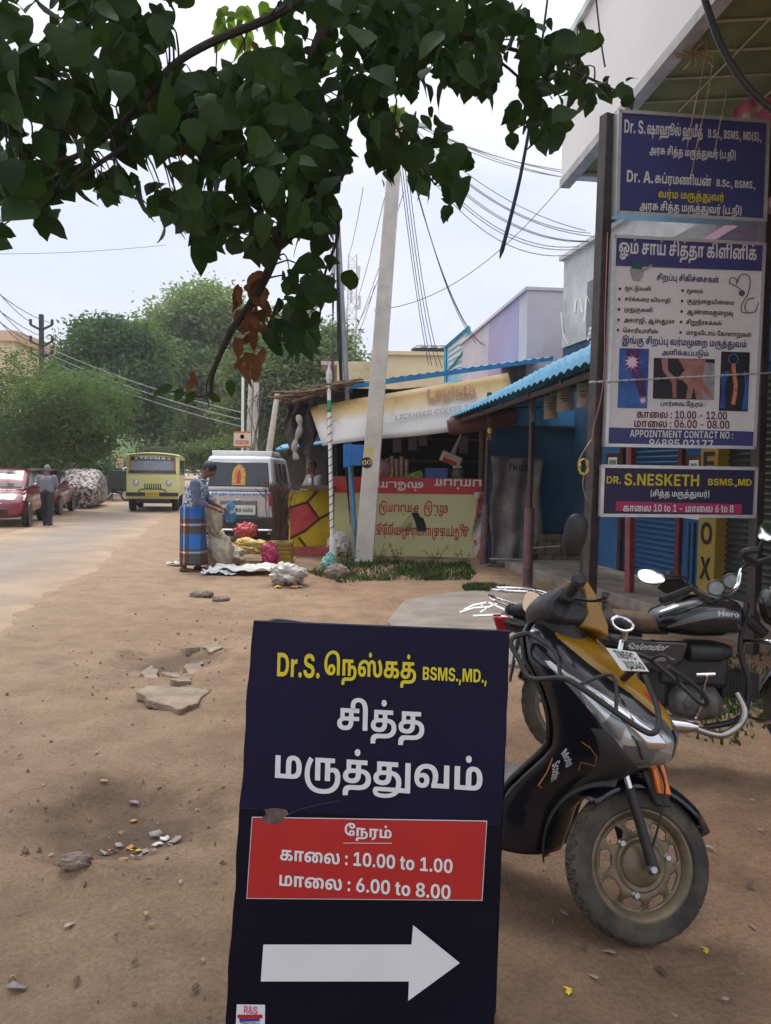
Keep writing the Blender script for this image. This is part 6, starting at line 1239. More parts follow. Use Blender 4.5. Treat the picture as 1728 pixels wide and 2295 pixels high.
mb = MB(); q = [BL(1474,1318,3.84),BL(1490,1298,3.80),BL(1528,1296,3.82),BL(1541,1312,3.84),BL(1536,1332,3.86),BL(1490,1330,3.86)]; nn = BI.to_3x3() @ Vector((0,0.012,0)); mb.add(q + [p + nn for p in q],[(5,4,3,2,1,0),(6,7,8,9,10,11)] + [(i,(i + 1) % 6,6 + (i + 1) % 6,6 + i) for i in range(6)]); mb.build('hand_guard',SBLK,bk,weld=True)
mb = MB()
for k in range(3): mb.tube(spline([BL(1550 + 4 * k,1322,3.82),BL(1575 + 9 * k,1340 + 5 * k,3.86),BL(1620 + 6 * k,1350 + 4 * k,3.95),BL(1655,1360 + 6 * k,3.99)],5),0.004,6)
mb.build('control_cable',M('grimy_cable',(0.06,0.05,0.025),0.6),bk)
# ================================================================== SIGNS IN THE FOREGROUND
NAVY = M('navy_print',(0.0045,0.0042,0.020),0.45,col2=(0.006,0.006,0.032),scale=1.6,detail=2,spec=0.22)
NAVYB = M('navy_board_print',(0.042,0.048,0.19),0.45,var=0.06,scale=2)
WPRINT = M('white_print',(0.68,0.68,0.69),0.5,var=0.03)
YPRINT = M('yellow_print',(0.62,0.52,0.015),0.5,var=0.05)
RPRINT = M('red_print',(0.40,0.014,0.013),0.45,var=0.05)
MAGENTA = M('magenta_print',(0.42,0.025,0.11),0.5,var=0.05)
MARTEXT = M('maroon_print',(0.13,0.018,0.02),0.5,var=0.05)
FLUTE = M('corrugated_plastic_edge',(0.10,0.09,0.16),0.6,var=0.3,scale=60)

# ---- folding board standing on the earth
TL = P(566,1392,1.80); TRc = P(1143,1415,1.735); BLc = P(506,2269,1.735); BRc = P(1106,2295,1.665)
kk = TL.z / (TL.z - BLc.z) * 0.985
BLc = TL.lerp(BLc,kk); BRc = TRc.lerp(BRc,TRc.z / (TRc.z - BRc.z) * 0.985)
ab = thing('sandwich_board','navy folding clinic board with a white arrow and red hours panel on the earth','sandwich board')
B = Board(BLc,BRc,TL,0.0)
nb = B.n
FM = frame(BLc,B.ex,B.ey)
cx = lambda p: (FM.inverted() @ Vector(p))
th = 0.004
wv = lambda t,s: 0.0016 * math.sin(t * 23 + s) + 0.0011 * math.sin(t * 57 + 2 * s)
def panel(nm,t0,t1,off):
    mb = MB(); nn_ = 26
    vs = []
    for k in range(nn_ + 1):
        t = t0 + (t1 - t0) * k / nn_
        a = TL.lerp(BLc,t) + B.ex * wv(t,1.0); c = TRc.lerp(BRc,t) + B.ex * wv(t,4.0)
        vs += [a + nb * off,c + nb * off,c + nb * (off - th),a + nb * (off - th)]
    fs = []
    for k in range(nn_):
        q = 4 * k
        for i in range(4): fs.append((q + i,q + 4 + i,q + 4 + (i + 1) % 4,q + (i + 1) % 4))
    fs += [(0,1,2,3),(4 * nn_ + 3,4 * nn_ + 2,4 * nn_ + 1,4 * nn_)]
    mb.add(vs,fs)
    return mb.build(nm,[NAVY,FLUTE],ab,smooth=False)
def facefix(o):
    for p in o.data.polygons:
        p.material_index = 0 if abs(p.normal.dot(nb)) > 0.6 else 1
tf = (TL - P(539,1810,1.77)).length / (TL - BLc).length
up_ = panel('upper_panel',0.0,tf,0.0); facefix(up_)
lo_ = panel('lower_panel',tf + 0.001,1.0,-0.0015); facefix(lo_); lo_.data.materials[0] = M('navy_print_dimmed',(0.0025,0.0024,0.008),0.5,col2=(0.004,0.004,0.015),scale=1.6,spec=.18)  # same navy print, its dimmer reflections low down put into the colour
z7 = zz(500,1380,0.41363)
def bx(*v): return (500 + v[0] * .41363,500 + v[1] * .41363,1380 + v[2] * .41363,1380 + v[3] * .41363)
def line(parent,mat,items,B_,conv,lift=0.0,**k):
    for it in items:
        mb = MB(); B_.text(mb,it[0],*conv(*it[1:5]),lift=lift,**k); mb.build('lettering',mat,parent,smooth=False)
B.z = 0.0012
line(up_,YPRINT,[('Dr.S.',290,528,202,335),('நெஸ்கத்',542,1050,196,382),('BSMS.,MD.,',1080,1430,282,374)],B,bx)
line(up_,WPRINT,[('சித்த',612,1095,450,695),('மருத்துவம்',258,1412,727,985)],B,bx)
mb = MB(); B.poly(mb,z7(127,1532,1405,1543,1431,1109,157,1088)); hp = mb.build('hours_panel_border',WPRINT,lo_,smooth=False)
mb = MB(); B.poly(mb,z7(131,1527,1401,1538,1427,1113,161,1092),0.0012); mb.build('hours_panel',RPRINT,lo_,smooth=False)
line(lo_,WPRINT,[('நேரம்',655,918,1125,1222),('காலை : 10.00 to 1.00',288,1255,1280,1357),('மாலை : 6.00 to 8.00',283,1245,1418,1497)],B,bx,lift=0.0026)
mb = MB(); B.stroke(mb,z7(652,1228,914,1229),1.2,0.0026); mb.build('underline',WPRINT,lo_,smooth=False)
mb = MB(); B.poly(mb,z7(205,1980,1007,1980,1003,2085,1283,1880,1030,1675,1021,1780,219,1780)); mb.build('arrow',WPRINT,lo_,smooth=False)
mb = MB(); B.poly(mb,z7(64,2330,226,2330,228,2106,75,2104)); st = mb.build('sticker',WPRINT,lo_,smooth=False)
line(st,M('pink_print',(0.55,0.08,0.20),0.5),[('R&S',112,190,2112,2155)],B,bx,lift=0.0012)
mb = MB(); B.poly(mb,z7(80,2178,214,2178,214,2158,80,2158),0.0012); mb.build('sticker_band',RPRINT,st,smooth=False)
mb = MB(); B.poly(mb,z7(90,2195,200,2195,200,2179,90,2179),0.0012); mb.build('sticker_stripe',M('violet_print',(0.06,0.03,0.25),0.5),st,smooth=False)
line(st,BLACK,[('9844118711',88,206,2197,2212)],B,bx,lift=0.0012)
# scuff of brown tape at the fold
TAPE = M('worn_brown_tape',(0.14,0.095,0.07),0.5,col2=(0.05,0.04,0.07),scale=30)
mb = MB()
def tp(u,v):
    a = B.at(*z7(222 + 120 * u + 14 * math.sin(v * 5),1040 + 85 * v + (18 * (1 - abs(2 * u - 1)) - 14) * (1 if v > .5 else -0.4))[0],0.0022 + 0.0008 * math.sin(9 * u + 4 * v))
    return a
mb.grid(8,6,tp); mb.build('tape_scrap',TAPE,lo_)
mb = MB(); B.stroke(mb,z7(330,1085,420,1045,520,1020,640,1000),1.8,0.0014); mb.build('crease_line',M('pale_mark',(0.035,0.035,0.09),0.6),up_,smooth=False)  # crease in the panel, drawn as a paler stroke
# rear leg of the folding board
mb = MB()
back = -nb; back.z = 0; back.normalize()
tl2 = TL - nb * 0.012; tr2 = TRc - nb * 0.012
bl2 = Vector((tl2.x,tl2.y,0.0)) + back * 0.30; br2 = Vector((tr2.x,tr2.y,0.0)) + back * 0.30
e2 = back * 0.006
mb.hexa([bl2 + e2,br2 + e2,br2,bl2,tl2 + e2,tr2 + e2,tr2,tl2]); mb.build('rear_panel',NAVY,ab,smooth=False)

# ---- the three clinic boards on their two posts
near_depth,far_depth = 6.2,6.36
def clinic(name,label,top_left,top_right,bottom_left,depth,face,left_depth=near_depth,right_depth=far_depth):
    t = thing(name,label,'signboard')
    tl,tr,bl_ = P(*top_left,left_depth),P(*top_right,right_depth),P(*bottom_left,left_depth)
    bd = Board(bl_,bl_ + (tr - tl),tl,0.004)
    br_ = bl_ + (tr - tl); n_ = bd.n
    mb = MB(); mb.hexa([bl_ - n_ * depth,br_ - n_ * depth,br_ - n_ * 0.004,bl_ - n_ * 0.004,tl - n_ * depth,tr - n_ * depth,tr - n_ * 0.004,tl - n_ * 0.004])
    mb.build('casing',ALUM,t,smooth=False)
    mb = MB(); mb.add([bl_ ,br_,tr,tl],[(0,1,2,3)]); f_ = mb.build('face',face,t,smooth=False)
    fw = 0.022
    ex,ey = bd.ex,(tl - bl_).normalized()
    for a,c in ((tl,tr),(bl_,br_),(tl,bl_),(tr,br_)):
        mb = MB(); m = (c - a).normalized(); s = ey if abs(m.dot(bd.ex)) > 0.5 else ex
        k = 1 if s.dot((tl + br_) / 2 - a) > 0 else -1
        o1 = a + s * (fw * k); o2 = c + s * (fw * k)
        mb.hexa([a - n_ * 0.012 - s * k * .004,c - n_ * 0.012 - s * k * .004,o2 - n_ * 0.003,o1 - n_ * 0.003,a + n_ * 0.012 - s * k * .004,c + n_ * 0.012 - s * k * .004,o2 + n_ * 0.012,o1 + n_ * 0.012])
        mb.build('frame_rail',ALUM,t,smooth=False)
    return t,f_,bd
def c5(x0,x1,y0,y1): return (1250 + x0 * .38424,1250 + x1 * .38424,200 + y0 * .38424,200 + y1 * .38424)
z5 = zz(1250,200,.38424)
t1,f1,b1 = clinic('signboard','navy doctors board at the top of the posts by the balcony',(1387,247),(1724,271),(1381,479),0.13,NAVYB)
line(f1,WPRINT,[('Dr. S.',386,512,182,258),('ஷாஹூல் ஹமீத்',516,850,196,300),('B.Sc., BSMS., MD(S).,',870,1195,243,305),('அரசு சித்த மருத்துவர் (ப.நி)',527,1048,340,412),
     ('Dr. A.',400,558,478,545),('சுப்ரமணியன்',560,902,492,572),('B.Sc., BSMS.,',920,1158,533,585),('அரசு சித்த மருத்துவர் (ப.நி)',467,1086,662,738)],b1,c5)
line(f1,YPRINT,[('வர்ம மருத்துவர்',580,978,592,662)],b1,c5)
FACEW = M('white_board_print',(0.74,0.72,0.74),0.45,var=0.03)
t2,f2,b2 = clinic('signboard','white clinic board with hand and spine pictures and opening hours',(1375,527),(1715,545),(1356,1000),0.07,FACEW)
for q in (z5(335,1030,1195,1062,1205,905,337,862),z5(282,2080,1160,2100,1163,1998,292,1972)): mb = MB(); b2.poly(mb,q); mb.build('navy_band',NAVYB,f2,smooth=False)
line(f2,WPRINT,[('ஓம் சாய் சித்தா கிளினிக்',343,1180,884,1012),('APPOINTMENT CONTACT NO :',405,1040,1992,2034),('94895 02177',522,915,2043,2090)],b2,c5,lift=0.002)
NAVYT = M('navy_ink',(0.02,0.03,0.14),0.5,var=0.05)
line(f2,NAVYT,[('சிறப்பு சிகிச்சைகள்',570,948,1080,1137),('இங்கு சிறப்பு வர்மமுறை மருத்துவம்',360,1122,1448,1512),('அளிக்கப்படும்',600,887,1518,1566),('பார்வை நேரம் :',592,870,1818,1860)],b2,c5)
BRT = M('brown_ink',(0.07,0.025,0.02),0.5,var=0.05)
line(f2,BRT,[('மூட்டுவலி',388,545,1147,1184),('சர்க்கரை வியாதி',385,662,1212,1250),('முதுகுவலி',383,556,1270,1308),('அலர்ஜி, ஆஸ்துமா',380,687,1333,1374),('சொரியாசிஸ்',376,588,1393,1430),
     ('மூலம்',750,848,1162,1198),('குழந்தையின்மை',748,1035,1223,1264),('ஆண்மைகுறைவு',747,1028,1284,1328),('சிறுநீரகக்கல்',743,962,1344,1385),('மாதவிடாய் கோளாறுகள்',740,1140,1408,1450)]
     + [('•',362 - k * 3 - 8,362 - k * 3 + 8,1157 + 60 * k,1173 + 60 * k) for k in range(5)] + [('•',727 - k * 3 - 8,727 - k * 3 + 8,1167 + 61 * k,1183 + 61 * k) for k in range(5)],b2,c5)
line(f2,MARTEXT,[('காலை : 10.00 - 12.00',447,1003,1876,1922),('மாலை : 06.00 - 08.00',432,1018,1928,1976)],b2,c5)
# printed pictures
PB = M('picture_blue',(0.02,0.05,0.26),0.45,col2=(0.03,0.16,0.50),scale=5); PD = M('picture_dark',(0.012,0.010,0.014),0.45)
PSK = M('picture_skin',(0.30,0.12,0.09),0.5,col2=(0.46,0.22,0.18),scale=9); PGL = M('picture_glow',(0.75,0.62,0.78),0.5,var=0.1); PPK = M('picture_pink',(0.55,0.12,0.30),0.5,var=0.2); POR = M('picture_red',(0.55,0.10,0.05),0.5,col2=(0.7,0.35,0.2),scale=30); PGY = M('picture_grey',(0.20,0.23,0.27),0.5,col2=(0.36,0.38,0.42),scale=20)
def star(c,r1,r2,k): return [(c[0] + (r1 if i % 2 else r2) * math.cos(i * math.pi / k),c[1] + (r1 if i % 2 else r2) * math.sin(i * math.pi / k)) for i in range(2 * k)]
def pz(l): return z5(*[a for p in l for a in p])
mb = MB(); b2.poly(mb,z5(347,1858,520,1862,532,1515,360,1510)); p1 = mb.build('knee_picture',PB,f2,smooth=False)
mb = MB(); b2.poly(mb,z5(395,1515,470,1513,475,1600,505,1700,515,1790,480,1800,440,1680,405,1610),.002); mb.build('leg_print',M('picture_violet',(0.09,0.03,0.20),0.5,col2=(0.03,0.01,0.05),scale=10),p1,smooth=False)
mb = MB(); b2.poly(mb,pz(star((432,1595),20,62,11)),.003); b2.poly(mb,pz(star((495,1815),12,34,9)),.003); mb.build('glow_print',PPK,p1,smooth=False)
mb = MB(); b2.poly(mb,pz(star((430,1593),24,40,9)),.004); b2.poly(mb,pz(star((495,1815),12,20,8)),.004); mb.build('glow_core',PGL,p1,smooth=False)
mb = MB(); b2.poly(mb,z5(553,1805,910,1812,915,1575,560,1567)); p2 = mb.build('hand_picture',PD,f2,smooth=False)
mb = MB(); b2.poly(mb,z5(820,1810,910,1812,915,1600,840,1590,810,1700),.0015); mb.build('backdrop_print',PGY,p2,smooth=False)
mb = MB(); b2.poly(mb,z5(700,1572,790,1573,770,1625,730,1700,690,1695,740,1640),.003); b2.poly(mb,z5(600,1570,640,1570,640,1640,690,1690,690,1800,668,1800,665,1720,610,1640),.003)
b2.poly(mb,z5(770,1575,860,1577,850,1640,840,1690,900,1790,880,1802,830,1740,835,1808,805,1808,790,1740,775,1806,745,1805,755,1730,720,1690,720,1655,760,1640),.0045); mb.build('hand_print',PSK,p2,smooth=False)
mb = MB(); b2.poly(mb,z5(938,1875,1107,1880,1120,1535,953,1530)); p3 = mb.build('spine_picture',PD,f2,smooth=False)
mb = MB(); b2.poly(mb,z5(942,1860,975,1862,975,1720,1000,1640,955,1660,952,1760),.0015); b2.poly(mb,z5(1070,1870,1104,1872,1110,1660,1085,1640,1090,1740),.0015); mb.build('glow_print',PB,p3,smooth=False)
mb = MB(); b2.stroke(mb,z5(1022,1600,1024,1660,1036,1720,1030,1780,1020,1840),9,.003); mb.build('spine_print',POR,p3,smooth=False)
mb = MB(); b2.stroke(mb,z5(*[a for k in range(13) for a in (1022 + 28 * math.cos(k * .5236),1575 + 30 * math.sin(k * .5236))]),1.6,.003); mb.build('skull_outline',M('picture_cyan',(0.05,0.25,0.6),0.5),p3,smooth=False)
INK = M('grey_ink',(0.10,0.10,0.14),0.5)
mb = MB(); sp = spline([(1075,1178,0),(1040,1150,0),(1000,1130,0),(1010,1100,0),(1040,1110,0),(1042,1135,0),(1060,1090,0),(1095,1080,0),(1120,1110,0),(1110,1190,0),(1075,1250,0),(1070,1295,0),(1100,1305,0),(1150,1295,0),(1170,1240,0)],5)
b2.stroke(mb,[z5(q.x,q.y)[0] for q in sp],2.2,.001); sp = spline([(1145,1218,0),(1105,1230,0),(1090,1280,0),(1110,1305,0)],5); b2.stroke(mb,[z5(q.x,q.y)[0] for q in sp],2.2,.001)
b2.poly(mb,pz(star((1072,1190),18,18,8)),.001); mb.build('stethoscope_print',INK,f2,smooth=False)
mb = MB(); b2.poly(mb,z5(415,1052,428,1090,440,1118,475,1120,495,1090,505,1052),.001); b2.stroke(mb,z5(490,1060,520,1045,548,1025),5,.001); mb.build('mortar_print',M('picture_pale_grey',(0.34,0.34,0.38),0.5),f2,smooth=False)
mb = MB()
for q in ((425,1050,440,1000,460,1045),(445,1050,465,1010,480,1048),(465,1050,500,1015,490,1050)): b2.poly(mb,z5(*q),.002)
mb.build('leaf_print',M('picture_green',(0.02,0.12,0.06),0.5),f2,smooth=False)
NAVYD = M('dark_navy_print',(0.012,0.010,0.055),0.45,var=0.06)
t3,f3,b3 = clinic('signboard','small dark navy board lowest on the posts with a magenta hours strip',(1349,1042),(1697,1048),(1345,1157),0.05,NAVYD)
def c6(x0,x1,y0,y1): return (1300 + x0 * .2569,1300 + x1 * .2569,980 + y0 * .2569,980 + y1 * .2569)
z6 = zz(1300,980,.2569)
line(f3,YPRINT,[('DR.',228,358,340,405),('S.NESKETH',370,1056,320,424),('BSMS.,MD',1103,1506,362,436)],b3,c6)
mb = MB(); b3.poly(mb,z6(307,642,1408,670,1410,585,312,558)); mb.build('hours_strip',MAGENTA,f3,smooth=False)
line(f3,WPRINT,[('(சித்த மருத்துவர்)',600,1142,456,540)],b3,c6)
line(f3,WPRINT,[('காலை 10 to 1 - மாலை 6 to 8',350,1368,586,652)],b3,c6,lift=0.002)

def post(name,label,top,bot,w,mat,cat='post',ground=True):
    a = P(*top); b_ = P(*bot)
    if ground:
        t = b_.z / (a.z - b_.z); b_ = b_ - (a - b_) * t; b_.z = -0.05
    mb = MB(); ax = (a - b_).normalized(); X_ = Vector((math.cos(0.45),math.sin(0.45),0))
    m = frame(b_,ax,X_)
    mb.cbox(((a - b_).length / 2,0,0),((a - b_).length,w,w),T=m)
    return tag(mb.build(name,mat,smooth=False,bevel=0.006),label,cat)
POSTM = M('dark_brown_post_paint',(0.028,0.020,0.019),0.5,col2=(0.06,0.045,0.04),scale=7)
post('sign_post','dark square steel post holding the clinic boards on their left',(1362,258,6.34),(1319,1338,6.30),0.092,POSTM)
post('sign_post','dark steel post behind the right edge of the clinic boards',(1722,292,6.56),(1690,1320,6.50),0.085,POSTM)
# wires on the post
WIREY = M('yellow_wire',(0.52,0.38,0.07),0.6); WIREP = M('pink_wire',(0.45,0.16,0.18),0.6)
mb = MB()
c = P(1308,1046,6.1)
pts = []
for k in range(70):
    a = k / 70 * 2 * math.pi * 4; pts.append(c + Vector((0.035 * math.cos(a) + 0.006 * math.sin(k),0.03 * math.sin(k * .9),0.062 * math.sin(a) + 0.004 * math.cos(k * 1.7))))
mb.tube(pts,0.0035,5)
mb.tube(spline([P(1326,985,6.15),P(1315,1000,6.1),P(1296,1035,6.1),P(1300,1055,6.1),P(1311,1062,6.1)],6),0.0035,5)
mb.tube(spline([P(1310,1062,6.1),P(1306,1085,6.1),P(1312,1112,6.15),P(1316,1120,6.2)],6),0.003,5)
tag(mb.build('wire_coil',WIREY),'coil of yellow wire hooked on the dark sign post','wire')
mb = MB(); mb.tube(spline([P(1362,520,6.14),P(1356,700,6.12),P(1352,860,6.12),P(1330,960,6.12),P(1327,985,6.14)],8),0.004,5)
tag(mb.build('wire',WIREP),'thin pink wire running down beside the clinic boards','wire')
mb = MB()
pp = [P(1320,857,6.12).lerp(P(1760,834,6.30),k / 60) for k in range(61)]
for s in (0,math.pi): mb.tube([q + Vector((0,0.006 * math.cos(k * 1.3 + s),0.006 * math.sin(k * 1.3 + s))) for k,q in enumerate(pp)],0.0042,5)
tag(mb.build('twisted_wire',ALUM),'twisted steel wire stretched across the white clinic board','wire')
post('red_post','red oxide steel post standing in front of the blue shutter',(1416,900,9.15),(1410,1368,9.15),0.085,REDOX)
# ================================================================== THE TEA STALL, ITS AWNING AND GOODS
RSHEET = M('blue_roof_sheet',(0.045,0.22,0.37),0.5,col2=(0.075,0.28,0.44),scale=3)
LIME = M('lime_banner',(0.54,0.53,0.26),0.5,var=0.06,scale=2)
REDB = M('red_banner',(0.46,0.03,0.035),0.5,var=0.12,scale=3)
WOOD = M('old_wood',(0.12,0.075,0.045),0.85,var=0.35,scale=14)
TARP = M('black_tarp',(0.012,0.012,0.013),0.7,var=0.4)
GREYT = M('grimy_tarp',(0.10,0.093,0.083),0.85,col2=(0.20,0.185,0.165),scale=3.5,detail=9,bump=0.4,bscale=12)
st = thing('tea_stall','roadside tea stall with a blue sheet roof, tilted banner and lime counter front','stall',(0,0,0))
cl = [P(748,1240,13.98),P(1066,1252,13.72)]
for q in cl: q.z = 0
ct = Vector((0,0,1.37)); cb_ = Vector((0,0.62,0))
a,b_ = cl
mb = MB(); mb.hexa([a,b_,b_ + cb_,a + cb_,a + ct,b_ + ct,b_ + cb_ + ct,a + cb_ + ct]); mb.build('counter',LIME,st,smooth=False)
CBD = Board(a,b_,a + ct,0.004)
z4 = zz(600,700,0.4502)
def c4(x0,x1,y0,y1): return (600 + x0 * .4502,600 + x1 * .4502,700 + y0 * .4502,700 + y1 * .4502)
def onc(p,lift=0): return CBD.at(*p,lift)
hole_ = [(715,998),(748,996),(762,1020),(775,1024),(788,1062),(790,1090),(745,1090),(733,1040)]
mb = MB()
CBD.poly(mb,z4(322,815,1070,829,1066,908,322,898)[::-1]); rs = mb.build('red_strip',REDB,st,smooth=False)
line(rs,WPRINT,[('பாப்பா',830,1062,832,880),('ஸ்டோர்',520,775,832,888)],CBD,c4,lift=0.003,rot=math.pi)
RINK = M('red_ink',(0.42,0.05,0.02),0.5)
line(st,RINK,[('வீட்டு',778,898,938,1018),('சாப்பாடு',553,752,938,1012),('ஆரோக்கியமும் நிறைந்தது',500,1000,1048,1132)],CBD,c4,rot=math.pi)
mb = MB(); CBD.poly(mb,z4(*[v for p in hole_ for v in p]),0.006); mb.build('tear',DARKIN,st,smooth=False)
mb = MB(); p3 = [onc(q,0.008) for q in z4(718,1000,716,1086,662,1072,690,1030)]; p3[2] += CBD.n * 0.05; p3[3] += CBD.n * 0.06; mb.add(p3,[(0,1,2,3)]); mb.build('torn_flap',M('lime_backing',(0.55,0.52,0.30),0.6),st,solid=0.003)
# torn red and white flap at the right end
mb = MB()
def flap(u,v):
    p = onc(z4(1025 + 75 * u + 12 * math.sin(v * 7),895 + 350 * v)[0],0.02)
    return p + CBD.n * (0.07 * math.sin(u * 5 + v * 6) + 0.05 * v)
mb.grid(9,22,flap); mb.build('loose_banner',M('crumpled_print',(0.45,0.05,0.04),0.5,col2=(0.48,0.46,0.44),scale=3.2,lo=0.47,hi=0.53),st,solid=0.003)
# back shell of the stall: roof, dim inside walls
rl,rr = P(735,866,13.35),P(1240,800,13.55)
mb = MB(); up = Vector((-0.05,3.4,0.35)); t_ = Vector((0,0,0.05))
def rf(u,v):
    p = rl.lerp(rr,u) + up * v; return p + Vector((0,0,0.015 * math.sin(u * 160)))
mb.grid(170,4,rf); mb.build('roof_sheet',RSHEET,st,solid=0.012,angle=60)
mb = MB(); d_ = Vector((0,0,-0.10)); o = Vector((0,-0.01,0)); mb.hexa([rl + o + d_,rr + o + d_ * .6,rr + o + Vector((0,.03,0)) + d_ * .6,rl + o + Vector((0,.03,0)) + d_,rl + o,rr + o,rr + o + Vector((0,.03,0)),rl + o + Vector((0,.03,0))]); mb.build('roof_edge',M('blue_edge',(0.03,0.20,0.42),0.5),st,smooth=False)
xl,xr_ = a.x,b_.x + 0.45
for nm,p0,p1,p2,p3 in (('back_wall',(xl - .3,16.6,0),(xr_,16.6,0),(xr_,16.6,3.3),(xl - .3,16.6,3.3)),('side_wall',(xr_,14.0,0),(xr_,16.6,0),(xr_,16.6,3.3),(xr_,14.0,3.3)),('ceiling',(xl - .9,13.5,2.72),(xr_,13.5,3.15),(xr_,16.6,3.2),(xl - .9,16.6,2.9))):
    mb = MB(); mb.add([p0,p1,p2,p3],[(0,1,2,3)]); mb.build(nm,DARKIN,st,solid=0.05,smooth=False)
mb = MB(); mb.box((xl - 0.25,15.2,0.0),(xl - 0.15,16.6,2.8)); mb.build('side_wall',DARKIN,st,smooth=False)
for z in (1.75,2.2):
    mb = MB(); mb.box((xl + 0.1,16.1,z),(xr_ - 0.05,16.55,z + 0.04)); mb.build('shelf',WOOD,st,smooth=False)
for (x,y) in ((1074,13.85),(1100,16.0)):
    mb = MB(); p = P(x,1200,y); mb.tube([(p.x,y,0),(p.x,y,2.75)],0.04,8); mb.build('support_pole',WOOD,st)
# tilted fascia banner, its print fading from ochre to white
FAS = M('fascia_print',(0.6,0.6,0.6),0.55)
n = FAS.node_tree; b = n.nodes['Principled BSDF']
for q in [q for q in n.nodes if q.type not in ('BSDF_PRINCIPLED','OUTPUT_MATERIAL')]: n.nodes.remove(q)
tc = N('ShaderNodeTexCoord'); at_ = N('ShaderNodeAttribute'); at_.attribute_name = 'down'
nz = N('ShaderNodeTexNoise',Scale=5.0,Detail=8.0,Roughness=0.7); L(tc.outputs['Object'],nz.inputs['Vector'])
ad = n.nodes.new('ShaderNodeMath'); ad.operation = 'MULTIPLY_ADD'; L(nz.outputs[0],ad.inputs[0]); ad.inputs[1].default_value = 0.22; L(at_.outputs['Fac'],ad.inputs[2])
r1 = N('ShaderNodeValToRGB'); el = r1.color_ramp.elements; el[0].position = 0.08; el[0].color = (0.27,0.17,0.07,1); el[1].position = 0.62; el[1].color = (0.66,0.655,0.65,1)
e_ = el.new(0.30); e_.color = (0.50,0.34,0.12,1); e_ = el.new(0.46); e_.color = (0.60,0.48,0.28,1)
L(ad.outputs[0],r1.inputs[0])
base = mixc(r1.outputs[0],ramp_(nz.outputs[0],0.30,(0.72,0.66,0.58),0.44,(1,1,1)),None,'MULTIPLY',0.6)
L(base,b.inputs['Base Color'])
fq = [P(693,912,13.30),P(1138,836,13.25),P(1168,949,13.0),P(723,999,13.05)]
mb = MB(); att = []
for i in range(25):
    for j in range(9):
        u,v = i / 24,j / 8
        p = fq[0].lerp(fq[1],u).lerp(fq[3].lerp(fq[2],u),v) + Vector((0,-0.03 * math.sin(v * 3.1) + 0.012 * math.sin(u * 17 + v * 3),0.012 * math.sin(u * 9) * v)); mb.v.append(tuple(p)); att.append(v)
for i in range(24):
    for j in range(8): mb.f.append((i * 9 + j,i * 9 + j + 1,(i + 1) * 9 + j + 1,(i + 1) * 9 + j)); mb.m.append(0)
fb = mb.build('fascia_banner',FAS,st,solid=0.01,angle=60); fb.data.attributes.new('down','FLOAT','POINT').data.foreach_set('value',att)
FB = Board(fq[3],fq[2],fq[0],0.0); FB.n = FB.n if FB.n.y < 0 else -FB.n; FB.z = 0.05
LV1 = M('faded_brown_print',(0.33,0.15,0.09),0.6,var=0.2); LV2 = M('faded_grey_print',(0.34,0.32,0.30),0.6)
def c4t(x0,x1,y0,y1): return c4(x0,x1,y0,y1)
tilt = R(4.5)
def on_fascia(mbx,st_,x0,x1,y0,y1,slope):
    V,F_,bb = text2d(st_); vs = []
    for q in V:
        x = x0 + (x1 - x0) * (q[0] - bb[0]) / (bb[2] - bb[0]); y = y1 - (y1 - y0) * (q[1] - bb[1]) / (bb[3] - bb[1]) - slope * (x - (x0 + x1) / 2)
        px,py = 600 + x * .4502,700 + y * .4502; u = (px - 693) / 460; yt = 912 - 76 * u; v = min(1,max(0,(py - yt) / (1000 - 50 * u - yt)))
        vs.append(P(px,py,13.235 - .25 * v - .05 * u - .03 * math.sin(3.1 * v)))
    mbx.add(vs,F_)
mb = MB(); on_fascia(mb,'Levista',795,1032,368,424,.10); mb.build('lettering',LV1,fb,smooth=False)
mb = MB(); on_fascia(mb,'INSTANT COFFEE',800,1040,413,441,.12); mb.build('lettering',LV1,fb,smooth=False)
mb = MB(); on_fascia(mb,'LICENSED COFFEE PARTNER',636,1150,474,500,.145); mb.build('lettering',LV2,fb,smooth=False)
# thatch and sooty tarp at the left end of the roof
mb = MB()
for k in range(46):
    t = rng.random(); p = P(640 + 150 * t,892 - 34 * t,13.2) + Vector((0,rng.random() * 0.4 - 0.2,rng.normal() * 0.04)); d = Vector((0.35 + 0.3 * rng.random(),rng.normal() * .15,0.05 + rng.normal() * .05))
    mb.tube([p - d * 0.5,p + d * .5],0.014 + 0.012 * rng.random(),5)
mb.build('thatch_edge',WOOD,st)
mb = MB()
def tp_(u,v):
    p = P(640 + 72 * u,898,13.35); return p + Vector((0.05 * math.sin(v * 8 + u * 3) + 0.04 * v * math.sin(u * 11),0.10 * math.sin(u * 13 + v * 2),-(0.78 + 0.12 * math.sin(u * 12) + 0.1 * u) * v))
mb.grid(26,14,tp_); mb.build('tarp_curtain',M('sooty_tarp',(0.022,0.020,0.019),0.8,col2=(0.05,0.045,0.04),scale=8,bump=0.4),st,solid=0.008)
mb = MB(); mb.tube(spline([P(668,930,13.1),P(672,960,13.1),P(660,1000,13.1),P(664,1030,13.1)],5),[0.03,0.05,0.06,0.05] * 4,7); mb.build('rag',M('dirty_rag',(0.3,0.28,0.26),0.9,var=0.3),st)
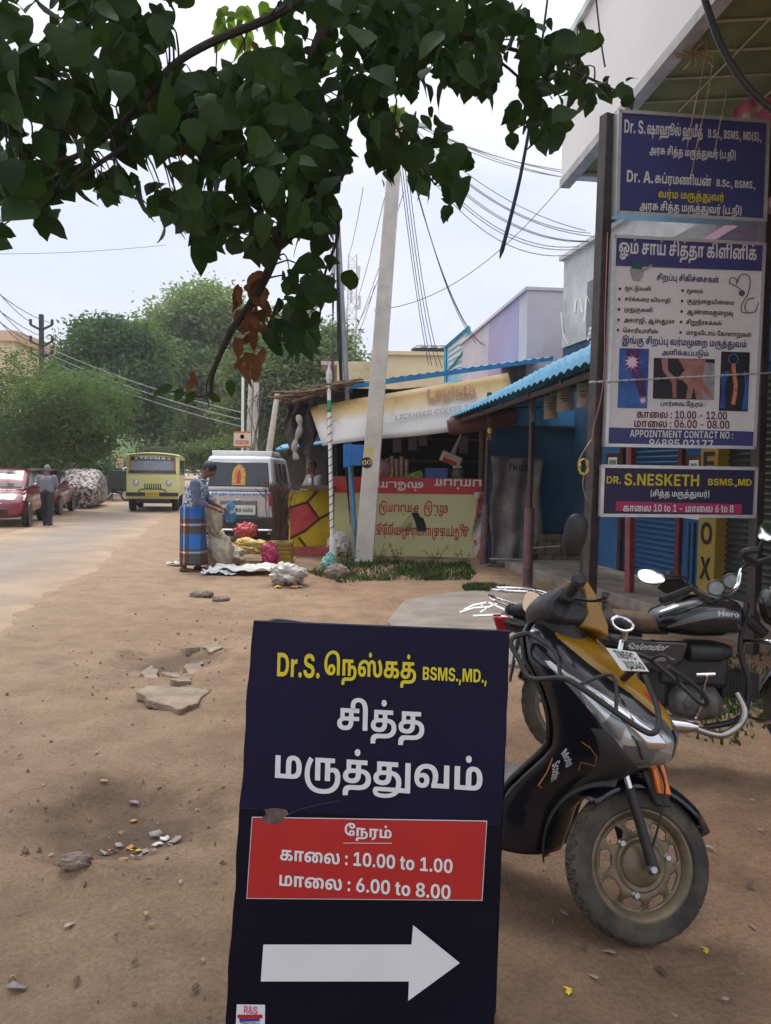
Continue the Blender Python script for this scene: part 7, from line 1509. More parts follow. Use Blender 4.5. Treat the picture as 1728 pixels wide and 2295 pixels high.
# the patterned side panel
pq = [P(650,1236,13.60),P(748,1226,14.1),P(746,1100,14.1),P(645,1101,13.60)]
pq[2] = pq[3] + (pq[1] - pq[0]); PBD = Board(pq[0],pq[1],pq[3],0.006); nn_ = PBD.n * 0.02
YPAN = M('yellow_panel',(0.58,0.42,0.02),0.45,var=0.12,scale=4); RPAN = M('crimson_panel',(0.50,0.035,0.04),0.4,col2=(0.60,0.12,0.12),scale=2.5); BPAN = M('brown_bands',(0.09,0.03,0.02),0.5)
mb = MB(); mb.hexa([p - nn_ for p in pq[:2]] + [pq[1] - nn_ * .05,pq[0] - nn_ * .05] + [pq[3] - nn_,pq[2] - nn_,pq[2] - nn_ * .05,pq[3] - nn_ * .05]); mb.add(pq,[(0,1,2,3)]); sp = mb.build('side_panel',YPAN,st,smooth=False)
z1 = zz(380,980,0.2281)
mb = MB(); PBD.poly(mb,z1(1185,690,1350,640,1465,800,1340,905,1188,985)); mb.build('red_shape',RPAN,sp,smooth=False)
mb = MB()
for pts in (((1170,695),(1350,638),(1450,530)),((1345,630),(1470,805)),((1600,730),(1470,800),(1330,920),(1185,990)),((1265,985),(1340,1075))): PBD.stroke(mb,z1(*[v for p in pts for v in p]),5.5,0.002)
mb.build('brown_bands',BPAN,sp,smooth=False)
mb = MB(); q0 = P(652,1250,13.6); mb.box((q0.x,13.62,0),(q0.x + 0.95,14.3,0.16)); mb.build('red_plinth',M('red_plinth',(0.28,0.06,0.05),0.8,var=0.25),st,smooth=False)
mb = MB(); q0 = P(672,1093,13.7); mb.box((q0.x,13.65,q0.z - 0.02),(q0.x + 0.62,14.3,q0.z + 0.04)); mb.build('table_top',WOOD,st,smooth=False)
ns = thing('neighbour_stall','dim neighbouring stall with a small blue sheet roof left of the tea stall','stall',(0,0,0))
q0,q1 = P(618,1010,18.5),P(800,985,18.5)
mb = MB(); mb.box((q0.x + .2,19.2,0),(q1.x,19.4,q1.z + .4)); mb.build('back_wall',M('dim_brown_wall',(.07,.055,.045),.9,var=.3),ns,smooth=False)
mb = MB(); mb.hexa([q0,q1,q1 + Vector((0,1.2,.15)),q0 + Vector((0,1.2,.15)),q0 + Vector((0,0,.04)),q1 + Vector((0,0,.04)),q1 + Vector((0,1.2,.19)),q0 + Vector((0,1.2,.19))]); mb.build('roof_sheet',RSHEET,ns,smooth=False)
for x in (q0.x + .1,q0.x + .75): mb = MB(); mb.tube([(x,18.7,0),(x,18.7,q0.z + .1)],.04,6); mb.build('support_pole',WOOD,ns)
mb = MB(); mb.box((q0.x + .3,18.6,0),(q1.x,19.0,1.0)); mb.build('counter',M('pale_grime',(.3,.28,.25),.8,var=.3),ns,smooth=False)
# light blue kiosk wall beside the stall
kw = thing('kiosk','dark blue kiosk wall beside the stall under the blue awning','kiosk',(0,0,0))
k0,k1 = P(1085,1200,13.25),P(1330,1200,12.6)
mb = MB(); mb.box((k0.x,13.0,0),(k1.x + 0.05,13.12,2.62)); mb.build('wall',DKBLUE,kw,smooth=False)
q = P(1150,906,12.95); mb = MB(); mb.box((k0.x,12.93,2.32),(k1.x,12.998,2.62)); mb.build('fascia',M('sky_blue_paint',(0.05,0.23,0.47),0.6,var=0.1),kw,smooth=False)
mb = MB(); mb.box((k0.x,12.9,2.29),(k1.x,12.93,2.33)); mb.build('rail',POSTM,kw,smooth=False)
mb = MB(); mb.box((k0.x,12.96,0.55),(k1.x,12.998,0.62)); mb.build('ledge',DKBLUE,kw,smooth=False)
BRK = M('old_brick',(0.10,0.075,0.05),0.9,col2=(0.17,0.13,0.085),scale=9,bump=0.4)
mb = MB(); x0 = P(1190,1200,12.6).x
for r_ in range(5):
    for k in range(8):
        xx = x0 + k * 0.24 + (0.12 if r_ % 2 else 0); 
        if xx < k1.x - 0.2: mb.box((xx,12.5 + 0.01 * ((k * 7 + r_) % 3),0.11 * r_),(xx + 0.225,12.72,0.11 * r_ + 0.1))
tag(mb.build('low_brick_wall',BRK,smooth=False),'low dirty brick wall in front of the dark blue kiosk','wall')
mb = MB(); c0 = P(1100,1022,12.75); c1 = P(1213,1030,12.75)
def tar(u,v):
    p = c0.lerp(c1,u); z = p.z * (1 - v) + 0.04 * v
    return Vector((p.x + 0.03 * math.sin(v * 9 + u * 2),12.75 - 0.18 * v - 0.05 * math.sin(u * 14 + 3 * v) - 0.08 * abs(math.sin(v * 7 + u * 3)) * v,z))
mb.grid(28,34,tar)
gt = thing('tarp_screen','grimy grey tarpaulin screen hung between the awning posts','tarpaulin')
mb.build('sheet',GREYT,gt,solid=0.01)
mb = MB(); mb.tube([c0 + Vector((-.05,0,.01)),c1 + Vector((.05,0,.01))],0.015,6); mb.build('rod',WOOD,gt)
mb = MB(); V,F,bb = text2d('fkooo'[:3]); p = P(1155,1048,12.60); mb.add([p + Vector(((q[0] - 700) * 0.00016,0,(q[1] - 300) * 0.00016)) for q in V],F); mb.build('lettering',BLACK,gt,smooth=False)
for (xa,ya,xb,yb,d,lb_) in ((1098,1252,1172,1254,12.4,'pale stick lying low between the two maroon posts'),(1195,1228,1255,1224,12.2,'pale stick leaning by the low brick wall')):
    mb = MB(); mb.tube([P(xa,ya,d),P(xb,yb,d)],0.014,6); tag(mb.build('stick',M('pale_wood',(0.36,0.33,0.29),0.8)),lb_,'stick')
# corrugated awning on two posts
aw = thing('awning','wavy bright blue sheet awning over the shop fronts','awning',(0,0,0))
EA,EB = P(1003,941,13.3),P(1322,816,6.8); EC = EB + (EB - EA) * 0.03
PRF = [(0,0),(.05,.11),(.12,.20),(.22,.28),(.5,.40),(1.0,.52),(1.6,.62)]
mb = MB(); NS,NP = 420,64
def awf(u,v):
    p = EA.lerp(EC,u); k = 0.30 + 0.50 * min(1,u * 1.4)
    t = v * (len(PRF) - 1); i = min(int(t),len(PRF) - 2); f_ = t - i
    dx = PRF[i][0] * (1 - f_) + PRF[i + 1][0] * f_; dz = PRF[i][1] * (1 - f_) + PRF[i + 1][1] * f_
    s_ = u * (EC - EA).length
    w = 0.032 * abs(math.sin(s_ * math.pi / 0.21)) + 0.022 * (((dx + dz) * 8.5) % 1.0)
    return Vector((p.x + dx + 0.0,p.y,p.z + dz * k + w))
mb.grid(NS,NP,awf); mb.build('corrugated_sheet',RSHEET,aw,solid=0.006,angle=50)
mb = MB(); off = Vector((0.10,0,-0.06)); mb.tube([EA + off,EC + off],0.035,6); 
for k in range(7):
    u = k / 6; p = EA.lerp(EC,u); mb.tube([p + Vector((0.05,0,-0.05)),p + Vector((1.6,0.1,0.40))],0.03,6)
mb.tube([EA + Vector((0.85,0,0.22)),EC + Vector((.85,0,.3))],0.03,6); mb.build('frame',POSTM,aw)
MPOST = M('maroon_post_paint',(0.10,0.045,0.05),0.5,col2=(0.16,0.085,0.095),scale=6)
for (bx_,by_,tx,ty,d,wl,wu,ysl,lb_) in ((1084,1268,1097,880,12.6,.067,.040,1127,'maroon pipe post by the counter end under the awning'),(1182,1318,1194,880,10.2,.066,.036,1133,'maroon pipe post nearest the sign, standing on the apron edge')):
    t = thing('awning_post',lb_,'post',G(bx_,by_)); o = Vector(t.location)
    b0 = Vector((0,0,-0.05)); top = P(tx,ty,d) - o; mid = b0.lerp(top,(P(bx_,ysl,d).z) / top.z)
    mb = MB(); mb.tube([b0,mid],wl,18); mb.build('sleeve',MPOST,t)
    mb = MB(); mb.tube([mid,top],wu,16); mb.build('pipe',M('maroon_pipe_paint',(0.055,0.022,0.024),0.5,var=0.3,scale=8),t)
    mb = MB(); mb.tube([b0 + Vector((0,0,.05)),b0 + Vector((0,0,0.075))],wl + 0.05,18); mb.build('foot',CONC,t)
mb = MB(); a0,a1 = P(1004,957,12.85),P(1158,932,12.85); mb.tube([a0,a0.lerp(a1,.1),a0.lerp(a1,.5),a1],[0.12,.15,.16,.13],14); tag(mb.build('rolled_shade',M('maroon_cloth_roll',(0.09,0.03,0.03),0.8,col2=(0.16,0.07,0.06),scale=5,bump=.3)),'maroon rolled up shade tied under the far end of the awning','shade')
CARD = M('paper_card',(0.40,0.36,0.31),0.8,var=0.1); CARDT = M('card_print',(0.12,0.09,0.08),0.8)
z8 = zz(1000,780,0.2622)
for (x0,x1,y0,y1,d,sk,lb_) in ((715,775,445,635,9.9,.5,'narrow pale card hanging from the awning in front of the nearer post'),(835,955,412,612,9.5,0.1,'square pale card hanging second from the left under the awning'),(945,1090,342,548,8.9,0.0,'brownish card hanging third under the awning by the sign'),(1115,1215,305,512,8.3,-.3,'card hanging under the awning nearest the dark sign post')):
    pts = z8(x0,y1,x1,y1 - (x1 - x0) * .12,x1,y0 - (x1 - x0) * .1,x0,y0); c_ = [P(*p,d) for p in pts]
    c_[1].y += sk * 0.2; c_[2].y += sk * 0.2
    t = thing('hanging_card',lb_,'card',(0,0,0),group='cards hung under the awning')
    mb = MB(); mb.add(c_,[(0,1,2,3)]); mb.build('card',CARD,t,solid=0.004)
    bq = Board(c_[0],c_[1],c_[3],0.003); mb = MB(); n0 = bq.n if bq.n.y < 0 else -bq.n
    for k,wd_ in ((0.62,.5),(0.50,.6),(0.40,.4)):
        e = [c_[0].lerp(c_[3],k),c_[1].lerp(c_[2],k)]; e2 = [c_[0].lerp(c_[3],k + .05),c_[1].lerp(c_[2],k + .05)]
        mb.add([e[0].lerp(e[1],.5 - wd_ / 2) + n0 * .004,e[0].lerp(e[1],.5 + wd_ / 2) + n0 * .004,e2[0].lerp(e2[1],.5 + wd_ / 2) + n0 * .004,e2[0].lerp(e2[1],.5 - wd_ / 2) + n0 * .004],[(0,1,2,3)])
    mb.build('print',CARDT,t,smooth=False)
    mb = MB(); m_ = (c_[2] + c_[3]) / 2; mb.tube([m_,m_ + Vector((0.02,0,0.35))],0.003,5); mb.build('string',WIREY,t)
lc = thing('hanging_charm','lemon and chilli charm on a string hanging from the awning edge','charm',P(1098,965,11.6))
mb = MB(); mb.ell((0,0,0),(0.038,0.038,0.052),14,9); mb.build('lemon',M('lemon',(0.55,0.40,0.02),0.5),lc)
mb = MB(); mb.tube([(0,0,0.05),(0.01,0,0.30)],0.005,5); mb.build('string',BLACK,lc)
for k in range(3): mb = MB(); mb.tube([(0,0,-0.05),(0.03 * (k - 1),0,-0.12),(0.05 * (k - 1),.01,-0.15)],[.008,.009,.003],6); mb.build('chilli',M('dry_chilli',(0.25,0.12,0.07),0.6),lc)
for k in range(3): mb = MB(); mb.ell((0.012 * (k % 2),0,0.09 + 0.045 * k),(0.028,.028,.022),10,6); mb.build('seed',WOOD,lc)
# goods on and above the counter
def crumple(name,mat,c,r,label,cat,seed,amp=0.25,fr=5,group=None,flat=0.0):
    q = np.random.default_rng(seed); o3 = q.random(3) * 20
    mb = MB(); nu,nv = 52,32
    def g(u,v):
        a = 2 * math.pi * u; b = math.pi * (v - .5)
        d = Vector((math.cos(a) * math.cos(b),math.sin(a) * math.cos(b),math.sin(b)))
        n1 = float(vnoise(d.x * fr + o3[0] + d.z * 2,d.y * fr + o3[1] + d.z * fr,seed)); n2 = float(vnoise(d.x * fr * 2.3 + o3[2],d.z * fr * 2.3 + d.y * 3,seed + 5))
        n3 = float(vnoise(d.x * fr * 5 + o3[1],d.z * fr * 4 + d.y * 6,seed + 9)); k = 1 + amp * (.5 - 2.6 * abs(n1)) + amp * 0.6 * (.4 - 2.6 * abs(n2)) + amp * .32 * (.4 - 2.4 * abs(n3))
        p = Vector((d.x * r[0] * k,d.y * r[1] * k,d.z * r[2] * k))
        if p.z < -r[2] * (0.92 - flat): p.z = -r[2] * (0.92 - flat)
        return p
    mb.grid(nu,nv,g,wu=True)
    o = mb.build(name,mat,angle=75); o.location = c
    return tag(o,label,cat,group)
cz = 1.37
def onct(px,d=14.05): q = P(px,1072,d); return Vector((q.x,d,cz))
PINKS = M('pink_check_sack',(0.40,0.16,0.20),0.8,col2=(0.52,0.28,0.32),scale=30)
crumple('sack',PINKS,onct(852,14.15) + Vector((0,0,.18)),(0.20,.18,.20),'pink woven sack on the lime counter beside the pole','sack',3,.12)
jr = thing('snack_jars','clear packets of brown snacks standing on the lime counter','snack packets',onct(888,14.2))
SNK = M('snack_brown',(0.13,0.06,0.025),0.35,col2=(0.36,0.22,0.10),scale=26,coat=.6)
for k in range(5):
    mb = MB(); mb.box((-0.22 + 0.09 * k,-0.05,0.002),(-0.14 + 0.09 * k,0.06,0.40 + 0.05 * (k % 2))); mb.build('packet',SNK,jr,bevel=0.02)
mb = MB(); mb.box((-0.20,-0.09,.002),(-0.06,-0.055,0.22)); mb.build('label',YPRINT,jr,bevel=.004)
gp = thing('biscuit_packets','slanting row of green biscuit packets on the lime counter','packets',onct(930,14.0),(0,R(-18),0))
for k in range(5): mb = MB(); mb.box((-0.17 + .07 * k,-.07,0.03),(-0.11 + .07 * k,.07,0.15)); mb.build('packet',M('green_wrap',(0.05,0.30,0.05),0.35,col2=(0.5,0.45,0.05),scale=16,lo=.5,hi=.55),gp,bevel=.008)
bc = thing('plastic_crate','small blue plastic crate on the lime counter','crate',onct(977,14.1))
BCR = M('blue_crate',(0.05,0.13,0.42),0.4)
for k in range(5): mb = MB(); mb.box((-0.19,-.12,0.005 + .045 * k),(.19,-.10,.04 + .045 * k)); mb.build('slat',BCR,bc,smooth=False)
mb = MB(); mb.box((-.2,-.099,0),(.2,.12,.235)); 
mb.build('tub',BCR,bc,smooth=False)
for x in (-.2,-.07,.06,.18): mb = MB(); mb.box((x,-.13,0),(x + .02,-.121,.235)); mb.build('rib',BCR,bc,smooth=False)
hb2 = thing('hanging_parcel','printed carton in a clear bag hanging above the lime counter','parcel',P(1010,1030,13.75),(R(10),R(20),R(15)))
mb = MB(); mb.box((-.17,-.1,-.08),(.17,.1,.10)); mb.build('carton',M('buff_carton',(0.45,0.36,0.22),.6,col2=(.55,.48,.38),scale=6),hb2,bevel=.01)
mb = MB(); mb.box((-.172,-.103,-.075),(.10,-.101,.0)); mb.build('print_band',REDB,hb2,smooth=False)
mb = MB(); mb.tube([(0,0,.1),(0.0,.03,.55)],[0.05,.012],8); mb.build('bag_neck',M('clear_plastic',(0.5,0.5,0.52),.2,trans=.6,var=.05),hb2)
jar = thing('sweet_jar','clear plastic jar at the right end of the lime counter','jar',onct(1025,14.0))
mb = MB(); mb.lathe([(0,0),(.10,0),(.11,.02),(.11,.20),(.08,.23),(.08,.245),(0,.245)],20); mb.build('jar_body',M('jar_plastic',(0.16,.15,.14),.15,trans=.3,var=.2),jar)
mb = MB(); mb.lathe([(0,.246),(.085,.246),(.085,.285),(0,.29)],20); mb.build('lid',WPRINT,jar)
mb = MB(); c = P(697,1082,13.8); T_ = Matrix.Translation((c.x,13.8,P(697,1093,13.8).z + .035)); mb.lathe([(0,0),(.05,0),(.055,.02),(.05,.10),(.04,.14),(.052,.165),(.05,.166),(0,.15)],20,T=T_); tag(mb.build('steel_tumbler',STEEL),'steel tumbler on the wooden stall table','tumbler')
for k,(px,py) in enumerate(((925,985),(948,975),(890,990),(1040,992))):
    mb = MB(); q = P(px,py,14.6); mb.box((q.x - .08,14.58,q.z - .2),(q.x + .08,14.64,q.z + .12)); mb.tube([(q.x,14.61,q.z + .12),(q.x,14.61,q.z + .5)],.004,4)
    tag(mb.build('snack_strip',M('dim_snack_wrap',(0.16,0.05,0.05),.4,col2=(.10,.10,.12),scale=9),bevel=.01),'strip of snack packets hanging in the dark stall','snack strip','snack strips hanging in the stall')

# ------------------------------------------------------------------ poles
PC = M('pole_concrete',(0.44,0.40,0.36),0.9,col2=(0.56,0.53,0.49),scale=3.5,detail=9,bump=.25,bscale=40)
ep = thing('concrete_pole','leaning concrete electricity pole with a painted yellow 15 before the stall','pole',G(814,1262))
o = Vector(ep.location); top = P(892,259,12.85) - o
mb = MB()
for k in range(1):
    w0,w1 = .155,.105; h0,h1 = .12,.085
    b0 = Vector((0,0,-.2)) - top * .02
    mb.hexa([b0 + Vector((-w0,-h0,0)),b0 + Vector((w0,-h0,0)),b0 + Vector((w0,h0,0)),b0 + Vector((-w0,h0,0)),top + Vector((-w1,-h1,0)),top + Vector((w1,-h1,0)),top + Vector((w1,h1,0)),top + Vector((-w1,h1,0))])
mb.build('shaft',PC,ep,bevel=.015)
PB_ = Board(o + b0 + Vector((-w0,-h0,0)),o + b0 + Vector((w0,-h0,0)),o + top + Vector((-w1,-h1,0)),.004)
def loc(ob,mbx): ob.location = -o
mb = MB(); PB_.text(mb,'15',600 + 482 * .4502,600 + 526 * .4502,700 + 675 * .4502,700 + 712 * .4502); q = mb.build('painted_number',YPRINT,ep,smooth=False); q.location = -o
mb = MB(); PB_.poly(mb,[(822 + 12.5 * math.cos(a),1037 + 12.5 * math.sin(a)) for a in [2 * math.pi * k / 24 for k in range(24)]]); q = mb.build('painted_disc',BLACK,ep,smooth=False); q.location = -o
mb = MB(); PB_.stroke(mb,[(814,1041),(813,1035),(818,1032),(821,1038),(817,1042)],2.2,.002); PB_.stroke(mb,[(824,1040),(823,1033),(829,1031),(832,1037),(827,1041)],2.2,.002); q = mb.build('painted_emblem',YPRINT,ep,smooth=False); q.location = -o
for py in (855,695):
    c = P(835 if py > 800 else 856,py,12.85) - o; mb = MB(); ww = .132 if py > 800 else .122
    mb.tube([c + Vector((-ww,-.10,0)),c + Vector((ww,-.10,0)),c + Vector((ww,.12,0)),c + Vector((-ww,.12,0))],.007,5,closed=True); mb.build('wire_binding',STEEL,ep)
zt_ = top
mb = MB(); mb.cbox(top - Vector((0,0,.15)),(1.1,.07,.07)); mb.cbox(top - Vector((0,0,.55)),(.7,.06,.06)); mb.build('cross_arm',STEEL,ep,bevel=.005)
for k in (-.5,-.25,.25,.5):
    mb = MB(); mb.lathe([(.012,0),(.012,.03),(.035,.04),(.03,.06),(.04,.075),(.03,.10),(0,.11)],12,T=Matrix.Translation(top + Vector((k,0,-.11)))); mb.build('insulator',M('porcelain',(.55,.5,.45),.2),ep)
sp_ = thing('steel_pole','thin grey steel pole with a bundle of dark wires behind the concrete pole','pole',P(798,1200,13.35)); sp_.location.z = 0
o2 = Vector(sp_.location); t2_ = P(756,470,13.35) - o2
GP = M('grey_pole_paint',(.25,.27,.30),.5,.3,var=.15)
mb = MB(); mb.tube([Vector((0,0,-.1)),t2_ * .55,t2_],[.048,.046,.036],12); mb.build('shaft',GP,sp_)
mb = MB()
for k in range(6): mb.tube([t2_ * (.1 + .04 * k) + Vector((-.06 - .01 * k,-.05,0)),t2_ * .6 + Vector((-.07 - .03 * (k % 3),-.04 * (k % 2),.1 * k)),t2_ + Vector((-.02,-.05,-.05 * k))],.008,5)
mb.build('cable_bundle',BLACK,sp_)
mb = MB(); mb.tube([P(784,1040,13.15) - o2,P(797,1185,13.1) - o2],.028,8); mb.build('blue_pipe',M('blue_pipe',(.03,.22,.42),.5),sp_)
mx_ = thing('meter_box','blue metal meter box with its lid ajar on the thin steel pole','box',P(790,1022,13.0)); 
BMX = M('blue_box_paint',(.02,.13,.42),.45,var=.15)
mb = MB(); mb.box((-.02,0,-.16),(.28,.22,.19)); mb.build('case',BMX,mx_,bevel=.008)
mb = MB(); mb.hexa([(-.15,-.10,-.20),(-.02,-.01,-.17),(-.02,.005,-.17),(-.15,-.085,-.20),(-.15,-.10,.19),(-.02,-.01,.20),(-.02,.005,.20),(-.15,-.085,.19)]); mb.build('lid',M('blue_lid_paint',(.03,.19,.55),.4,var=.1),mx_,bevel=.004)
fp = thing('flag_post','thin white flag post with a dark spiral stripe and a spear tip','flag post',P(746,1230,13.05)); fp.location.z = 0
o3 = Vector(fp.location); t3 = P(737,870,13.05) - o3
mb = MB(); mb.tube([Vector((0,0,-.1)),t3],.034,14); mb.build('shaft',WHITE,fp)
mb = MB(); mb.tube([Vector((0,0,0)).lerp(t3,.16 + .72 * k / 200) + Vector((.036 * math.cos(k * .5),.036 * math.sin(k * .5),0)) for k in range(201)],.008,5); mb.build('spiral_stripe',M('dark_green_stripe',(.02,.06,.05),.6),fp)
mb = MB(); mb.tube([Vector((0,0,-.08)),Vector((0,0,.38))],.062,16); mb.build('base_sleeve',WHITE,fp)
mb = MB(); mb.lathe([(.03,0),(.05,.03),(.02,.06),(.055,.16),(.05,.24),(0,.42)],4,T=Matrix.Translation(t3)); mb.build('spear_tip',M('grey_white',(.5,.5,.5),.5),fp,smooth=False)
mb = MB(); mb.tube([t3 * .86,t3 * .93],.038,14); mb.build('green_band',M('green_band',(.02,.25,.12),.6),fp)
# ================================================================== TREES
def leafmat(name,c1,c2,scale,transl=0.35,rough=0.6):
    return M(name,c1,rough,col2=c2,scale=scale,lo=0.36,hi=0.64,detail=4,transl=transl,spec=0.25)
BARK = M('bark',(0.05,0.04,0.03),0.95,col2=(0.10,0.08,0.06),scale=9,bump=.6)
BARKN = M('near_bark',(0.028,0.021,0.017),0.9,col2=(0.05,0.04,0.032),scale=22,bump=.5)
def leaves_np(cent,size,g,droop=0.0,asp=0.45):
    """many small pointed leaf faces, one quad each"""
    n_ = len(cent)
    d = g.normal(0,1,(n_,3)); d[:,2] = d[:,2] * .6 - droop; d /= np.linalg.norm(d,axis=1)[:,None]
    e = g.normal(0,1,(n_,3)); e -= (e * d).sum(1)[:,None] * d; e /= np.linalg.norm(e,axis=1)[:,None]
    s = size * (0.6 + 0.8 * g.random(n_))[:,None]
    v = np.stack([cent - d * s * .5,cent + e * s * asp * .5,cent + d * s * .5,cent - e * s * asp * .5],1).reshape(-1,3)
    f = np.arange(4 * n_).reshape(-1,4)
    return v,f
def np_obj(name,v,f,mat,parent):
    me = bpy.data.meshes.new(name); me.from_pydata(v.tolist(),[],f.tolist()); me.materials.append(mat)
    o = bpy.data.objects.new(name,me); COL.objects.link(o)
    if parent is not None: o.parent = parent
    return o
def tree(name,label,base,blobs,mat,n_leaf,lsize,seed,trunk_r=.2,group=None,clump=0.5,asp=.45,droop=.15,fork=2.2):
    """blobs: crown lobes in world space (centre, radii)"""
    g = np.random.default_rng(seed); main = blobs; blobs = list(blobs)
    for c,r in main:
        for k in range(6):
            d = g.normal(0,1,3); d[2] = abs(d[2]) * .9 - .15; d /= np.linalg.norm(d); q = .28 + .26 * g.random()
            blobs.append((tuple(np.array(c) + d * np.array(r) * (.85 + .3 * g.random())),tuple(np.array(r) * q)))
    t = thing(name,label,'tree',base,group=group); o = Vector(base)
    mb = MB(); fk = Vector((base[0],base[1],fork))
    mb.tube(spline([o - o + Vector((0,0,-.2)),Vector((.08,0,fork * .5)),Vector((0,0,fork))],5),[trunk_r * (1.25 - .45 * k / 10) for k in range(11)],9)
    for c,r in main:
        e = Vector(c) - o; m_ = Vector((e.x * .45,e.y * .45,fork + (e.z - fork) * .62))
        mb.tube(spline([Vector((0,0,fork * .92)),m_,e],4),[trunk_r * (.55 - .05 * k) for k in range(9)],6)
        for k in range(4):
            q = e + Vector(g.normal(0,.45,3) * np.array(r)); mb.tube(spline([m_.lerp(e,.5),(m_ + q) / 2 + Vector((0,0,.2)),q],3),[trunk_r * .22,trunk_r * .2,trunk_r * .17,trunk_r * .14,trunk_r * .1,trunk_r * .07,.01],5)
    mb.build('trunk',BARK,t)
    vol = np.array([r[0] * r[2] for c,r in blobs]); vol = vol / vol.sum()
    C = []
    for (c,r),w in zip(blobs,vol):
        k = int(1.45 * n_leaf * w / 26); d = g.normal(0,1,(k,3)); d /= np.linalg.norm(d,axis=1)[:,None]
        rad = 1 - 0.55 * g.random(k) ** 1.9
        cc = np.array(c) + d * rad[:,None] * np.array(r) * (1 + .22 * np.sin(d[:,0] * 5 + seed) * np.cos(d[:,2] * 6 + c[0]))[:,None]
        sz = clump * (.5 + g.random(k))
        p = cc[:,None,:] + np.clip(g.normal(0,1,(k,26,3)),-1.5,1.5) * sz[:,None,None] * np.array([.62,.62,.36])
        C.append(p.reshape(-1,3))
    C = np.concatenate(C) - np.array(base)
    v,f = leaves_np(C,lsize * .8,g,droop,asp)
    np_obj('crown',v,f,mat,t)
    return t
def bl(px,py,d,rx,rz,ry=None): c = P(px,py,d); k = d / FPX; return ((c.x,c.y,c.z),(rx * k,(ry or rx) * k,rz * k))
LFA = leafmat('feathery_leaf',(0.060,0.098,0.042),(0.14,0.185,0.085),.45)
LFB = leafmat('dark_leaf',(0.035,0.070,0.034),(0.095,0.15,0.06),.5)
LFC = leafmat('bright_leaf',(0.10,0.14,0.062),(0.19,0.235,0.115),.35)
LFD = leafmat('olive_leaf',(0.085,0.12,0.055),(0.155,0.19,0.095),.4)
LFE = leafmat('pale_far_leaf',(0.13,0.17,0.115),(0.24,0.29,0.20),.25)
tree('street_tree','low spreading feathery tree over the red hatchback on the left',G(150,1128),[bl(60,935,25,150,85),bl(160,915,25,110,80),bl(220,960,25,60,60),bl(20,1000,24.5,90,40),bl(170,1010,25.5,80,38),bl(-60,960,25,90,80)],LFA,40000,.16,1,.16,clump=.42,asp=.3)
tree('street_tree','dark rounded tree behind the feathery tree at the road edge',G(215,1100),[bl(215,790,44,75,70),bl(290,850,44,70,90),bl(180,860,44,50,50),bl(330,930,44,40,70),bl(260,760,45,50,40)],LFB,26000,.34,2,.35,clump=.8)
tree('street_tree','tall pale green tree rising highest over the yellow truck',G(500,1090),[bl(410,740,56,90,75),bl(480,720,56,80,75),bl(540,790,55,80,90),bl(400,850,54,70,80),bl(470,880,54,90,80),bl(330,810,57,50,60)],LFC,38000,.40,3,.45,clump=1.0)
tree('street_tree','olive tree behind the white van and stall roof',G(640,1105),[bl(610,860,38,90,90),bl(690,800,38,70,85),bl(740,850,37,60,70),bl(560,930,37,60,50),bl(690,920,37,70,60)],LFD,30000,.27,4,.3,clump=.65)
tree('street_tree','bushy green tree over the road beyond the yellow truck',G(470,1083),[bl(470,960,62,90,50),bl(400,1000,64,60,35),bl(540,990,60,60,45)],LFC,14000,.42,5,.3,clump=.9)
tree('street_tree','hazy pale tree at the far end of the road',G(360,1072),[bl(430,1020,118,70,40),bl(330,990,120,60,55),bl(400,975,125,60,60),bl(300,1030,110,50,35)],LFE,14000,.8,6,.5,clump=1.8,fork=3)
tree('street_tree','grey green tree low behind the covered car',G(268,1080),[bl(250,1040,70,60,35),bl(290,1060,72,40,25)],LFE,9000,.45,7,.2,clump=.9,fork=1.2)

tree('roadside_bush','green bushes filling the roadside behind the white van',G(560,1100),[bl(470,1030,42,60,30),bl(560,1020,42,60,40),bl(650,1010,41,60,45),bl(720,1000,41,50,50)],LFD,16000,.26,8,.12,clump=.6,fork=.8)
tree('roadside_bush','dark bushes under the feathery tree behind the parked cars',G(90,1095),[bl(20,1050,36,60,30),bl(110,1050,36,60,28),bl(200,1060,37,40,24)],LFB,9000,.28,9,.1,clump=.6,fork=.7)
# ---- the broad-leaved branch hanging over the camera
LN1 = leafmat('broad_leaf',(0.010,0.025,0.007),(0.034,0.068,0.016),3.5,.22,.65)
LN2 = leafmat('backlit_leaf',(0.10,0.17,0.03),(0.20,0.26,0.06),3,.5)  # backlit leaves; the light through them is put into a paler green
LN3 = leafmat('withered_leaf',(0.10,0.036,0.018),(0.19,0.085,0.042),5,.2,.8)
ot = thing('overhanging_tree','dark broad leaved branches hanging over the road in the foreground','tree',(-3.1,3.3,0))
to = Vector(ot.location); k1 = 1.0373
def DP(x,y,d): return P(x * k1,y * k1,d) - to
mains = [
    [(-3.0,0,0,0)],
]
BR = []
def branch(pts,r0,r1):
    sp = spline(pts,7); n_ = len(sp)
    mb = MB(); mb.tube(sp,[r0 + (r1 - r0) * k / (n_ - 1) for k in range(n_)],7); BR.append(sp); return mb.build('branch',BARKN,ot)
mb = MB(); mb.tube(spline([(0,0,-.2),(.05,0,1.4),(.0,.1,3.0),(.3,.1,4.2)],6),[.24 - .006 * k for k in range(19)],12); mb.build('trunk',BARKN,ot)
hub_ = Vector((.3,.1,4.2))
branch([hub_,DP(300,-160,3.0),DP(690,-40,3.0),DP(672,150,3.0),DP(640,390,3.0),DP(590,560,3.0),DP(545,650,2.95),DP(500,715,2.9),DP(462,800,2.9),DP(455,850,2.9)],.035,.006)
branch([DP(690,-40,3.0),DP(600,30,2.9),DP(450,95,2.8),DP(365,150,2.75),DP(290,240,2.7),DP(160,340,2.7),DP(20,350,2.7)],.018,.008)
